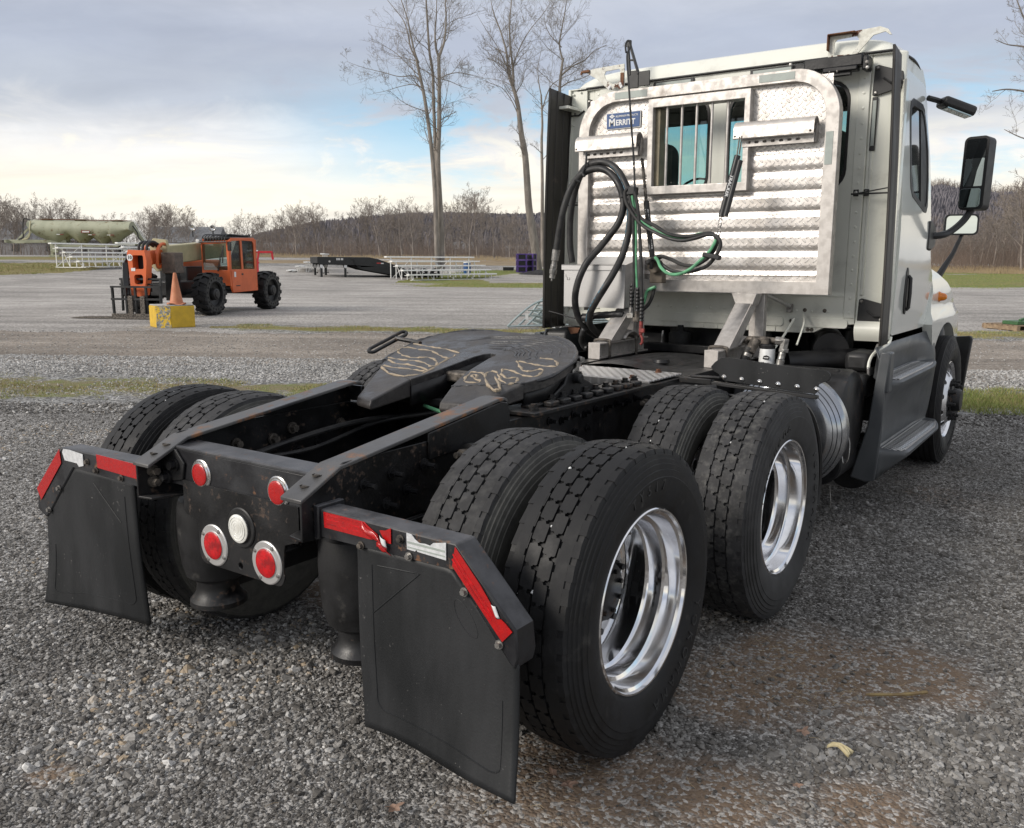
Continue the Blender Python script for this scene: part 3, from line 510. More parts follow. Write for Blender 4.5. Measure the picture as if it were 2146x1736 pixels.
M['strip'] = grass_ground('strip_turf', ((0.18,0.14,0.08), (0.26,0.22,0.11), (0.19,0.20,0.075), (0.28,0.25,0.13)), .9)
M['lawn'] = grass_ground('lawn_turf', ((0.20,0.15,0.08), (0.20,0.20,0.075), (0.15,0.19,0.055), (0.24,0.24,0.09)), 0, .12)
M['lawn2'] = grass_ground('dull_lawn_turf', ((0.20,0.15,0.09), (0.23,0.20,0.09), (0.17,0.19,0.07), (0.27,0.23,0.12)), 0, .10)
M['field'] = grass_ground('dry_field', ((0.17,0.125,0.08), (0.24,0.185,0.12), (0.30,0.24,0.16), (0.36,0.30,0.20)), 0, .05)

def ground_mesh():
    ds = [-7, -4, -2] + [d for d in np.arange(-1, 14, .5)]
    d = 14.
    while d < 1500: ds.append(d); d *= 1.06
    fr = np.concatenate([np.linspace(-1.6, 1.6, 81)])
    V = []; F = []
    for dd in ds:
        wdt = max(14, abs(dd)*1.0+8)
        for q in fr:
            x, y = LD(q*wdt, dd); V.append((x, y, terr(x, y)))
    n = len(fr)
    for j in range(len(ds)-1):
        for i in range(n-1): F.append((j*n+i, j*n+i+1, (j+1)*n+i+1, (j+1)*n+i))
    return V, F
def raw(name, V, F, mat_, parent=None, smooth=True):
    me = bpy.data.meshes.new(name); me.from_pydata(V, [], F)
    for q in (mat_ if isinstance(mat_, (list, tuple)) else [mat_]): me.materials.append(q)
    if smooth: me.polygons.foreach_set('use_smooth', [True]*len(me.polygons))
    me.update(); o = bpy.data.objects.new(name, me); COL.objects.link(o)
    if parent: o.parent = parent
    return o
V_, F_ = ground_mesh()
ground = tag(raw('ground', V_, F_, M['gravel']), kind='structure')

def band(name, near, far, lift, mat_, amp, step, M_=5, seed=0):
    rnd = random.Random(seed)
    def resample(P):
        P = [Vector((p[0], p[1], 0)) for p in P]; L = [0]
        for a, b in zip(P, P[1:]): L.append(L[-1]+(b-a).length)
        return P, L
    Pn, Ln = resample(near); Pf, Lf = resample(far)
    N = min(1400, int(max(Ln[-1], Lf[-1])/step)+2)
    def at(P, L, t):
        s_ = t*L[-1]
        for i in range(len(L)-1):
            if s_ <= L[i+1]+1e-9: return P[i].lerp(P[i+1], (s_-L[i])/max(1e-9, L[i+1]-L[i]))
        return P[-1]
    from mathutils import noise as mn
    V = []; E = []; F = []; TS = [0, .02, .10, .3, .5, .7, .90, .98, 1]; M_ = 8
    for i in range(N+1):
        t = i/N; a = at(Pn, Ln, t); b = at(Pf, Lf, t); dr = (b-a); ln = dr.length; dr = dr/max(ln, 1e-6)
        def wob(p, k): return amp*(mn.noise(Vector((p.x*.35+k, p.y*.35, seed)))*1.4+mn.noise(Vector((p.x*1.7+k, p.y*1.7, seed)))*.6+mn.noise(Vector((p.x*6+k, p.y*6, seed)))*.35)
        a2 = a+dr*max(-ln*.3, min(ln*.3, wob(a, 0))); b2 = b+dr*max(-ln*.3, min(ln*.3, wob(b, 9)))
        for j, tj in enumerate(TS):
            q = a2.lerp(b2, tj); V.append((q.x, q.y, terr(q.x, q.y)+(lift if 0 < j < M_ else -.004))); E.append(min(tj, 1-tj)*2)
    for i in range(N):
        for j in range(M_): F.append((i*(M_+1)+j, (i+1)*(M_+1)+j, (i+1)*(M_+1)+j+1, i*(M_+1)+j+1))
    o = raw(name, V, F, mat_)
    at_ = o.data.attributes.new('edge', 'FLOAT', 'POINT'); at_.data.foreach_set('value', E)
    return tag(o, kind='structure')
yn = BANDS['dirt_road'][0]
# gravel yard beyond the dirt road, out to the lawns
band('gravel_yard', [LD(-70, 12.5), LD(-25, 12.2), LD(-13, 17.0), LD(0, 18.2), LD(20, 18.2), LD(60, 18.2)], [LD(-60, 95), LD(-45, 92), LD(-20, 95), LD(0, 100), LD(30, 105), LD(80, 110)], .004, M['yard'], .5, .3, 60, 3)
band('gravel_shoulder', *BANDS['road_gravel_edge'], .008, M['white_gravel'], .75, .05, 6, 5)
band('dirt_road', *BANDS['dirt_road'], .012, M['dirt'], .7, .05, 10, 6)
verge = band('grass_verge', *BANDS['grass_verge'], .016, M['verge'], .32, .03, 8, 7)
strip = band('grass_strip', *BANDS['grass_strip'], .016, M['strip'], .22, .04, 8, 8)
lawn_r = band('lawn', *BANDS['lawn_right'], .012, M['lawn'], .8, .15, 30, 9)
lawn_l = band('lawn', *BANDS['lawn_left'], .012, M['lawn2'], .8, .15, 16, 10)
lawn_f = band('grass_field', *BANDS['lawn_left_far'], .016, M['lawn2'], .5, .2, 10, 11)
band('dry_field', *BANDS['bare_field'], .020, M['field'], .6, .3, 60, 12)
band('far_road', *BANDS['far_road'], .028, M['white_gravel'], .3, .3, 10, 13)
band('far_field', [LD(-260, 96), LD(-60, 88), LD(-20, 100), LD(200, 112)], [LD(-900, 1400), LD(-60, 1400), LD(-20, 1400), LD(900, 1400)], .008, M['field'], 1, 2, 60, 14)

# ---------------------------------------------------------------- real stones on the lot (instanced: uncountable)
def gn_scatter(name, pts, scl, rot, cv_, mat_, kind='rock', sub=1, label=None):
    me = bpy.data.meshes.new(name); me.from_pydata([], [], []); me.vertices.add(len(pts))
    me.vertices.foreach_set('co', np.asarray(pts, dtype=np.float32).ravel())
    for nm, ty, dat, key in (('scl', 'FLOAT_VECTOR', scl, 'vector'), ('rot', 'FLOAT_VECTOR', rot, 'vector'), ('tone', 'FLOAT', cv_, 'value')):
        a = me.attributes.new(nm, ty, 'POINT'); a.data.foreach_set(key, np.asarray(dat, dtype=np.float32).ravel())
    me.materials.append(mat_)
    o = bpy.data.objects.new(name, me); COL.objects.link(o)
    g = bpy.data.node_groups.new(name+'_nodes', 'GeometryNodeTree')
    g.interface.new_socket('Geometry', in_out='INPUT', socket_type='NodeSocketGeometry')
    g.interface.new_socket('Geometry', in_out='OUTPUT', socket_type='NodeSocketGeometry')
    N = g.nodes; L = g.links
    gi = N.new('NodeGroupInput'); go = N.new('NodeGroupOutput')
    m2p = N.new('GeometryNodeMeshToPoints'); L.new(gi.outputs[0], m2p.inputs[0]); m2p.inputs['Radius'].default_value = 0.001
    gti = N.new('GeometryNodeGeometryToInstance')
    for k in range(5):
        ico = N.new('GeometryNodeMeshIcoSphere'); ico.inputs['Radius'].default_value = 0.5; ico.inputs['Subdivisions'].default_value = sub
        sp = N.new('GeometryNodeSetPosition'); L.new(ico.outputs[0], sp.inputs['Geometry'])
        nz = N.new('ShaderNodeTexNoise'); nz.noise_dimensions = '4D'; nz.inputs['W'].default_value = 3.7*k+1; nz.inputs['Scale'].default_value = 2.2; nz.inputs['Detail'].default_value = 1
        sb = N.new('ShaderNodeVectorMath'); sb.operation = 'SUBTRACT'; L.new(nz.outputs['Color'], sb.inputs[0]); sb.inputs[1].default_value = (.5, .5, .5)
        sc = N.new('ShaderNodeVectorMath'); sc.operation = 'SCALE'; L.new(sb.outputs[0], sc.inputs[0]); sc.inputs['Scale'].default_value = 1.1
        L.new(sc.outputs[0], sp.inputs['Offset'])
        sm = N.new('GeometryNodeSetMaterial'); L.new(sp.outputs[0], sm.inputs[0]); sm.inputs['Material'].default_value = mat_
        L.new(sm.outputs[0], gti.inputs[0])
    iop = N.new('GeometryNodeInstanceOnPoints'); L.new(m2p.outputs[0], iop.inputs['Points']); L.new(gti.outputs[0], iop.inputs['Instance'])
    iop.inputs['Pick Instance'].default_value = True
    ri = N.new('FunctionNodeRandomValue'); ri.data_type = 'INT'; ri.inputs[4].default_value = 0; ri.inputs[5].default_value = 4
    L.new(ri.outputs[2], iop.inputs['Instance Index'])
    for nm, sock in (('scl', 'Scale'), ('rot', 'Rotation')):
        na = N.new('GeometryNodeInputNamedAttribute'); na.data_type = 'FLOAT_VECTOR'; na.inputs['Name'].default_value = nm
        L.new(na.outputs[0], iop.inputs[sock])
    L.new(iop.outputs[0], go.inputs[0])
    md = o.modifiers.new('scatter', 'NODES'); md.node_group = g
    return tag(o, kind='stuff')
def stone_mat(name, stops):
    m, t, b, out = newmat(name)
    at = t.new('ShaderNodeAttribute', attribute_type='INSTANCER'); at.attribute_name = 'tone'
    co = t.new('ShaderNodeTexCoord').outputs['Object']
    col = t.ramp(at.outputs['Fac'], stops)
    col = t.v('SCALE', col, sc=t.mr(t.noise(co, 3, 4), .3, .7, .75, 1.2, False))
    t.put(b.inputs['Base Color'], col); b.inputs['Roughness'].default_value = .8; b.inputs['Specular IOR Level'].default_value = .3
    return m
M['stone'] = stone_mat('crushed_stone', [(0, (0.065,0.06,0.055)), (.35, (0.14,0.131,0.12)), (.62, (0.24,0.23,0.216)), (.80, (0.37,0.36,0.345)), (.97, (0.56,0.55,0.53)), (1, (0.36,0.29,0.21))])
rng = np.random.default_rng(11)
from mathutils import noise as mnoise
def scatter_lot(n, rmax, smin, smax, seed, power=1.6):
    rg = np.random.default_rng(seed)
    # density falls with distance from the camera
    u = rg.random(n*2); d = 1.6+(rmax-1.6)*u**power; l = (rg.random(n*2)*2-1)*(d*.66+.5)
    x = CAM.x+EX*l-EY*d; y = CAM.y+EY*l+EX*d
    # only on the lot (near side of the verge)
    nx = [p[0] for p in BANDS['grass_verge'][0]]; ny = [p[1] for p in BANDS['grass_verge'][0]]
    lim = np.interp(x, nx, ny)
    keep = y < lim+.12+.35*rg.random(len(y))**3
    x, y = x[keep][:n], y[keep][:n]
    soil = np.zeros(len(x))
    for (bx, by, br) in SOILS: soil = np.maximum(soil, 1-np.clip((np.hypot(x-bx, y-by)/br-.45)/.75, 0, 1))
    wob_ = np.array([mnoise.noise(Vector((a*4, b*4, 7.0))) for a, b in zip(x, y)])
    keep = rg.random(len(x)) > np.clip(soil*1.7+wob_*.6-.10, 0, .95)*(soil > .02)
    x, y = x[keep], y[keep]; k = len(x)
    big = np.array([mnoise.noise(Vector((a*.8, b*.8, 2.0)))+.6*mnoise.noise(Vector((a*2.6, b*2.6, 4.0))) for a, b in zip(x, y)])
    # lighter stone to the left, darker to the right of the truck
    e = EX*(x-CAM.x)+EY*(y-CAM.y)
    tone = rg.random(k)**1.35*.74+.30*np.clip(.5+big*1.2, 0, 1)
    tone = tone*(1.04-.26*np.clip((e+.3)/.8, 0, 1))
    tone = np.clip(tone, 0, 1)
    s_ = smin*(smax/smin)**(rg.random(k)**2.4)
    s_ = s_*(1+.5*np.clip(big, -.6, .8))
    scl = np.stack([s_*(.8+.6*rg.random(k)), s_*(.7+.5*rg.random(k)), s_*(.45+.35*rg.random(k))], 1)
    rot = np.stack([rg.normal(0, .25, k), rg.normal(0, .25, k), rg.random(k)*6.28], 1)
    return np.stack([x, y, s_*.08], 1), scl, rot, tone
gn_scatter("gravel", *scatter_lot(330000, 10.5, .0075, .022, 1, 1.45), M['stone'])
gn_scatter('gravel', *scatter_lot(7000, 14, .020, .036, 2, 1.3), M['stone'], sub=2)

M['stone_pale'] = stone_mat('pale_crushed_stone', [(0, (0.12,0.115,0.105)), (.3, (0.24,0.232,0.22)), (.7, (0.40,0.39,0.375)), (1, (0.60,0.59,0.57))])
def band_pts(near, far, n, seed, q0=0., q1=1., x0=0., x1=1.):
    rg = np.random.default_rng(seed)
    def curve(P, t):
        P = np.array(P); L = np.concatenate([[0], np.cumsum(np.linalg.norm(np.diff(P, axis=0), axis=1))]); L = L/L[-1]
        return np.stack([np.interp(t, L, P[:, 0]), np.interp(t, L, P[:, 1])], 1)
    t = x0+(x1-x0)*rg.random(n); a = curve(near, t); b = curve(far, t); q = q0+(q1-q0)*rg.random((n, 1)); return a+(b-a)*q, rg
def band_stones(name, near, far, n, smin, smax, seed, m_, q0=0., q1=1., patch=None, x0=0., x1=1., bias=0.):
    c, rg = band_pts(near, far, n, seed, q0, q1, x0, x1)
    nz = np.array([mnoise.noise(Vector((p[0]*.6, p[1]*.6, seed)))+.6*mnoise.noise(Vector((p[0]*2.1, p[1]*2.1, seed))) for p in c])
    if patch is not None: k_ = nz > patch+rg.random(n)*.3; c = c[k_]; nz = nz[k_]
    k = len(c); s_ = smin*(smax/smin)**(rg.random(k)**1.6); scl = np.stack([s_*(.8+.6*rg.random(k)), s_*(.7+.5*rg.random(k)), s_*(.5+.35*rg.random(k))], 1)
    rot = np.stack([rg.normal(0, .3, k), rg.normal(0, .3, k), rg.random(k)*6.28], 1); tone = np.clip(rg.random(k)*.8+.2*(.5+nz)+bias, 0, 1)
    z = np.array([terr(p[0], p[1]) for p in c])+.010
    return gn_scatter(name, np.stack([c[:, 0], c[:, 1], z+s_*.05], 1), scl, rot, tone, m_)
band_stones('gravel', *BANDS['road_gravel_edge'], 42000, .020, .045, 31, M['stone_pale'])
band_stones('gravel', *BANDS['grass_verge'], 15000, .016, .040, 32, M['stone_pale'], .15, 1.1, -.10, 0, .72, -.12)
band_stones('gravel', *BANDS['dirt_road'], 9000, .018, .036, 33, M['stone_pale'], 0, 1, None, 0, 1, -.1)
band_stones('gravel', *BANDS['grass_verge'], 9000, .014, .034, 34, M['stone'], -.35, .10)
# ---------------------------------------------------------------- grass blades
def blade_mat(name, stops):
    m, t, b, out = newmat(name)
    at = t.new('ShaderNodeAttribute'); at.attribute_name = 'tone'
    t.put(b.inputs['Base Color'], t.ramp(at.outputs['Fac'], stops)); b.inputs['Roughness'].default_value = .7; b.inputs['Specular IOR Level'].default_value = .2
    return m
GREENS = [(0, (0.24,0.175,0.10)), (.3, (0.36,0.29,0.15)), (.5, (0.27,0.27,0.10)), (.8, (0.17,0.22,0.055)), (1, (0.24,0.27,0.09))]
M['blade'] = blade_mat('grass_blades', GREENS)
def blades(name, near, far, n, h0, h1, wd, seed, tone_bias=0, patchy=.15, x0=0, x1=1):
    rg = np.random.default_rng(seed)
    def curve(P, t):
        P = np.array(P); L = np.concatenate([[0], np.cumsum(np.linalg.norm(np.diff(P, axis=0), axis=1))]); L = L/L[-1]
        return np.stack([np.interp(t, L, P[:, 0]), np.interp(t, L, P[:, 1])], 1)
    t = x0+(x1-x0)*rg.random(n); a = curve(near, t); b = curve(far, t); q = rg.random((n, 1)); q = q*1.06-.03
    c = a+(b-a)*q
    nz = np.array([mnoise.noise(Vector((p[0]*.7, p[1]*.7, seed)))+.7*mnoise.noise(Vector((p[0]*2.3, p[1]*2.3, seed))) for p in c])
    edge = np.minimum(q[:, 0], 1-q[:, 0])
    keep = (nz+edge*1.6) > patchy+rg.random(n)*.35
    c = c[keep]; nz = nz[keep]; k = len(c)
    z = np.array([terr(p[0], p[1]) for p in c])+.014
    h = (h0+(h1-h0)*rg.random(k)**2)*(1+.5*np.clip(nz, -.5, 1)); an = rg.random(k)*6.28; lean = rg.normal(0, .45, (k, 2))*h[:, None]
    w_ = wd*(.6+.8*rg.random(k)); ux = np.cos(an)*w_; uy = np.sin(an)*w_
    V = np.empty((k, 3, 3)); V[:, 0] = np.stack([c[:, 0]-ux, c[:, 1]-uy, z], 1); V[:, 1] = np.stack([c[:, 0]+ux, c[:, 1]+uy, z], 1)
    V[:, 2] = np.stack([c[:, 0]+lean[:, 0], c[:, 1]+lean[:, 1], z+h], 1)
    tone = np.clip(.5+nz*.35+rg.normal(0, .2, k)+tone_bias, 0, 1)
    me = bpy.data.meshes.new(name); me.vertices.add(3*k); me.vertices.foreach_set('co', V.astype(np.float32).ravel())
    me.loops.add(3*k); me.loops.foreach_set('vertex_index', np.arange(3*k)); me.polygons.add(k); me.polygons.foreach_set('loop_start', np.arange(k)*3)
    me.update(calc_edges=True); me.validate()
    at = me.attributes.new('tone', 'FLOAT', 'POINT'); at.data.foreach_set('value', np.repeat(tone, 3).astype(np.float32))
    me.materials.append(M['blade'])
    o = bpy.data.objects.new(name, me); COL.objects.link(o); return tag(o, kind='stuff')
blades('grass', *BANDS['grass_verge'], 60000, .012, .045, .004, 21, -.12, .30)
blades('grass', *BANDS['grass_verge'], 30000, .02, .07, .004, 26, .10, .0, .70, .98)
blades('grass', *BANDS['grass_strip'], 60000, .012, .04, .005, 22, -.16, .10)
blades('grass', *BANDS['lawn_right'], 70000, .02, .06, .015, 23, .02, -.4, 0, .75)
blades('grass', *BANDS['lawn_left'], 30000, .02, .07, .018, 24, -.18, -.1, .2, 1)
# ================================================================ the road tractor: chassis
truck = empty('road_tractor', (0, 0, 0), label='cream day cab road tractor with polished wheels parked on the gravel lot', cat='semi truck')
def part(name, mb, m_, bevel=.003, parent=None, smooth=35, **kw): return mb.build(name, m_, parent or truck, bevel=bevel, smooth=smooth, **kw)

# ---------------------------------------------------------------- wheels
def tyre_mesh(drive=True):
    b = MB(); R = .4880
    side = [(.104,.292),(.118,.300),(.126,.318),(.134,.345),(.1395,.375),(.1415,.402),(.1395,.404),(.1385,.425),(.134,.427),(.1325,.443),(.1285,.445),(.1265,.458),(.122,.460),(.1195,.4715),(.1155,.473),(.113,.4835)]
    prof = side+[(.110, R)] + [(-.110, R)] + [(-x, r) for x, r in reversed(side)]
    b.lathe(prof, 96)
    if drive:
        n = 46
        for sg in (1, -1):
            b.lathe([(sg*.0545, R-.002), (sg*.0555, .4975), (sg*.0915, .4928), (sg*.0945, R-.004)], 96)
            for k in range(n):
                a0 = 2*PI*(k+.05)/n; a1 = 2*PI*(k+.74)/n
                vs = []
                for a in (a0, a1):
                    in_ = .004 if a == a0 else 0
                    for x, r in ((.0905,.4930),(.1135-in_,.4885),(.1175-in_,.472),(.0905,.474)): vs.append((sg*x, r*math.cos(a), r*math.sin(a)))
                b.add(vs, [(0,1,2,3),(7,6,5,4),(0,4,5,1),(1,5,6,2),(2,6,7,3)])
                # groove-side teeth of the shoulder rib
                a0 = 2*PI*(k+.10+.4*(sg>0))/n; a1 = 2*PI*(k+.80+.4*(sg>0))/n; vs = []
                for a in (a0, a1):
                    for x, r in ((.0570,.4974),(.0505,.4974),(.0505,.483),(.0570,.483)): vs.append((sg*x, r*math.cos(a), r*math.sin(a)))
                b.add(vs, [(0,1,2,3),(7,6,5,4),(0,4,5,1),(1,5,6,2)])
        Z_ = [(.03,-.86),(.08,-1),(.80,-1),(.86,-.80),(.86,-.35),(.97,-.15),(.97,.30),(.90,.45),(.90,.86),(.85,1),(.16,1),(.09,.82),(.10,.34),(-.03,.12),(-.03,-.33),(.03,-.48)]
        for xc, ph in ((.0245, 0.0), (-.0245, .5)):
            for k in range(n):
                top = []; bot = []
                for s_, x_ in Z_:
                    a = 2*PI*(k+ph+s_)/n; x = xc+x_*.0212
                    top.append((x, .4990*math.cos(a), .4990*math.sin(a))); bot.append((x, .486*math.cos(a), .486*math.sin(a)))
                m = len(Z_)
                b.add(top+bot, [tuple(range(m))]+[(i, (i+1)%m, m+(i+1)%m, m+i) for i in range(m)])
    else:
        for x0, x1 in ((-.112,-.078),(-.070,-.040),(-.032,-.004),(.004,.032),(.040,.070),(.078,.112)):
            e = .497-abs(x0+x1)*.018
            b.lathe([(x0, R-.002), (x0+.001, e), (x1-.001, e), (x1, R-.002)], 96)
    me = b.mesh('tyre', [M['rubber']])
    finish(me, 40); return me
def rim_mesh(kind):
    b = MB()
    if kind == 'dual':      # dish open outwards, disc deep inside
        prof = [(.092,.296),(.106,.301),(.118,.301),(.1215,.297),(.1205,.2915),(.110,.2885),(.104,.279),(.060,.274),(.052,.270),(.046,.2585),(.005,.2555),(-.004,.2515),(-.010,.242),(-.060,.2395),(-.072,.2385),(-.076,.243),(-.084,.243),(-.092,.232),(-.096,.215)]
        b.lathe(prof, 96)
        b.lathe([(-.110,.297),(-.12,.298),(-.118,.285),(-.100,.275),(-.060,.262)], 64)
        dx_ = lambda r: -.094-(.226-r)*.05
        r0, r1, rh, hr = .088, .228, .194, .028
    elif kind == 'inner':
        prof = [(.104,.292),(.118,.296),(.119,.286),(.10,.276),(.085,.262),(.082,.235)]
        b.lathe(prof, 64); b.lathe([(-.104,.292),(-.118,.296),(-.119,.286),(-.10,.276),(-.06,.262),(.07,.250)], 64)
        dx_ = lambda r: .082; r0, r1, rh, hr = .085, .24, .194, .028
    else:                   # steer wheel, disc bulges outwards
        prof = [(.092,.296),(.106,.301),(.116,.300),(.118,.293),(.110,.287),(.100,.277),(.070,.273),(.060,.262)]
        b.lathe(prof, 96); b.lathe([(-.110,.297),(-.12,.298),(-.118,.285),(-.100,.275),(.03,.262)], 64)
        dx_ = lambda r: .060+max(0, .258-r)*.82 if r > .165 else .060+.093*.82
        r0, r1, rh, hr = .080, .262, .210, .026
    # disc: conical annulus, with round hand holes shown as dark cups with a bright lip
    b.mi = 1; rs_ = [r1, .225 if kind != 'steer' else .24, .19, .165, .163, .12, r0]
    rs_ = sorted(set(q for q in rs_ if r0 <= q <= r1), reverse=True); b.lathe([(dx_(q), q) for q in rs_], 72); b.lathe([(dx_(r0), r0), (dx_(r0)-.02, r0)], 40)
    for k in range(10):
        a = 2*PI*(k+.5)/10; cy_, cz_ = rh*math.cos(a), rh*math.sin(a); x_ = dx_(rh)
        for mi_, P_ in ((2, [(.0032,0),(.0032,hr*.86),(.0030,hr*.90)]), (1, [(.0028,hr*.88),(.0050,hr*.94),(.0050,hr*1.02),(.0,hr*1.14)])):
            b.mi = mi_; sl = (dx_(rh-.02)-dx_(rh+.02))/.04; n0 = len(b.V); b.lathe(P_, 18, 'x', (x_, cy_, cz_))
            for q in range(n0, len(b.V)):
                vx, vy, vz = b.V[q]; rad = math.hypot(vy, vz); b.V[q] = (vx+dx_(max(r0, min(r1, rad)))-x_, vy, vz)
    me = b.mesh('rim', [M['polish'], M['disc'], M['black2']]); finish(me, 30); return me
def hub_mesh(kind):
    b = MB()
    if kind == 'dual':
        b.lathe([(-.098,.122),(-.075,.118),(-.045,.112),(-.040,.100),(-.020,.094),(-.016,.085),(-.014,.0)], 40)
        for k in range(8): a = 2*PI*k/8; b.cyl((-.02,.070*math.cos(a),.070*math.sin(a)), (-.004,.070*math.cos(a),.070*math.sin(a)), .008, 6)
    else:
        b.lathe([(.130,.118),(.150,.112),(.156,.09),(.200,.085),(.212,.078),(.214,.0)], 40)
    me = b.mesh('hub', [M['black']]); finish(me, 30); return me
def nut_mesh():
    b = MB(); b.cyl((0,0,0), (.012,0,0), .024, 16); b.cyl((.010,0,0), (.036,0,0), .019, 6, .018); b.cyl((.036,0,0), (.058,0,0), .011, 10)
    me = b.mesh('lug_nut', [M['plastic']]); finish(me, 30); return me
def dusty(name, side, tread):
    m, t, b, out = newmat(name); co = t.new('ShaderNodeTexCoord').outputs['Object']; X, Y, Z = t.sep(co)
    n = t.noise(co, 22, 6, .65); f = t.noise(co, 60, 4); base = t.mix(t.mr(t.noise(co, 12, 5), .35, .65), (.013,.013,.014), (.028,.028,.03))
    sd = t.m('MULTIPLY', t.mr(t.m('ABSOLUTE', X), .112, .120), side); r_ = t.m('SQRT', t.m('ADD', t.m('MULTIPLY', Y, Y), t.m('MULTIPLY', Z, Z)))
    top = t.m('MULTIPLY', t.mr(r_, .487, .495), t.m('MULTIPLY', t.mr(t.m('ADD', t.m('MULTIPLY', n, .6), t.m('MULTIPLY', f, .4)), .44, .66), tread))
    base = t.mix(t.m('MULTIPLY', sd, t.mr(n, .3, .7, .55, 1.0)), base, (.115,.112,.10)); base = t.mix(top, base, (.20,.195,.18))
    t.put(b.inputs['Base Color'], base); b.inputs['Roughness'].default_value = .75; return m
M['rubber_inner'] = dusty('tyre_rubber_dusty_side', .9, .12); M['rubber_dusty'] = dusty('tyre_rubber_dusty_tread', .10, .30)
TY = tyre_mesh(True); TYS = tyre_mesh(False)
RIM = {k: rim_mesh(k) for k in ('dual', 'inner', 'steer')}; HUB = {k: hub_mesh(k) for k in ('dual', 'steer')}; NUT = nut_mesh()
def mo(name, me, parent, loc=(0,0,0), rot=None):
    o = bpy.data.objects.new(name, me); COL.objects.link(o); o.parent = parent; o.location = loc
    if rot: o.rotation_euler = rot
    return o
# raised sidewall lettering laid round the tyre
def letter_mesh(word, phi0, phi1, rho, size, x=.1392):
    out_ = []; n = len(word)
    for i, chs in enumerate(word):
        if chs == ' ': continue
        cu = bpy.data.curves.new('t', 'FONT'); cu.body = chs; cu.size = size; cu.extrude = .0022; cu.align_x = 'CENTER'; cu.align_y = 'CENTER'
        if i % 2 == 9: cu.offset = 0
        t = bpy.data.objects.new('t', cu); me = bpy.data.meshes.new_from_object(t)
        bpy.data.objects.remove(t); bpy.data.curves.remove(cu)
        ph = math.radians(phi0+(phi1-phi0)*i/max(1, n-1)); c, s_ = math.cos(ph), math.sin(ph)
        A = Matrix(((0, 0, 1, x), (c, s_, 0, rho*s_), (-s_, c, 0, rho*c), (0, 0, 0, 1)))
        me.transform(A); me.materials.clear(); me.materials.append(M['lettering']); out_.append(me)
    return out_
M['lettering'] = mat('raised_rubber_letters', (0.020,0.020,0.021), (0.036,0.036,0.036), 20, 0.5, 0.65)
LET1 = letter_mesh('YOKOHAMA', 108, 172, .374, .054); LET2 = letter_mesh('TY517', -22, 8, .376, .048)
LET3 = letter_mesh('YOKOHAMA', -74, -10, .374, .054); LET4 = letter_mesh('YOKOHAMA', 60, 124, .374, .054)
def wheel(kind, x, y, side, rot, letters=()):
    w_ = empty('wheel', (x, y, .5), 0.0, truck)
    sgn = 1 if side > 0 else -1
    w_.rotation_euler = (rot, 0, 0 if sgn > 0 else PI)
    to_ = mo('tyre', TYS if kind == 'steer' else TY, w_)
    if kind == 'inner' or (kind == 'dual' and y > 1): to_.material_slots[0].link = 'OBJECT'; to_.material_slots[0].material = M['rubber_inner'] if kind == 'inner' else M['rubber_dusty']
    mo('rim', RIM[kind], w_)
    if kind != 'inner':
        mo('hub', HUB[kind], w_)
        for k in range(10):
            a = 2*PI*k/10; mo('lug_nut', NUT, w_, (-.096 if kind == 'dual' else .137, .1425*math.cos(a), .1425*math.sin(a)))
        for L_ in letters:
            for q_ in L_: mo('raised_letter', q_, w_, (0,0,0), (-rot, 0, 0))
    return w_
wheel('dual', 1.09, 0, 1, .3, (LET1, LET2)); wheel('inner', .745, 0, 1, 1.1)
wheel('dual', 1.09, 1.32, 1, 1.0, (LET3, LET4)); wheel('inner', .745, 1.32, 1, .6)
wheel('dual', -1.09, 0, -1, .9); wheel('inner', -.745, 0, -1, .2)
wheel('dual', -1.09, 1.32, -1, .5); wheel('inner', -.745, 1.32, -1, 1.4)
wheel('steer', 1.115, 5.08, 1, .1, (LET1,)); wheel('steer', -1.115, 5.08, -1, .7)
# valve stem on the rear wheel
part('valve_stem', MB().tube([(.985, .10, .62), (1.01, .125, .645), (1.07, .15, .66)], .0045, 6), M['steel'], 0)
# dust marks and small stones wedged in the treads
b = MB(); rr_ = random.Random(5)
for (xc, yc) in ((1.09,0),(1.09,0),(.745,0),(1.09,1.32),(.745,1.32),(-1.09,0)):
    for _ in range(3):
        a = rr_.uniform(.05, 2.4); x = xc+rr_.choice((-.047,0,.047)); r_ = rr_.uniform(.0025,.0045)
        c = Vector((x, yc-math.cos(a)*.494, .5+math.sin(a)*.494))
        b.box(c-Vector((r_,r_*1.3,r_)), c+Vector((r_,r_*1.3,r_)), Matrix.Rotation(rr_.uniform(0,3), 3, Vector((1,1,.4)).normalized()))
tag(part('wedged_stones', b, M['print'], .002), kind='stuff')

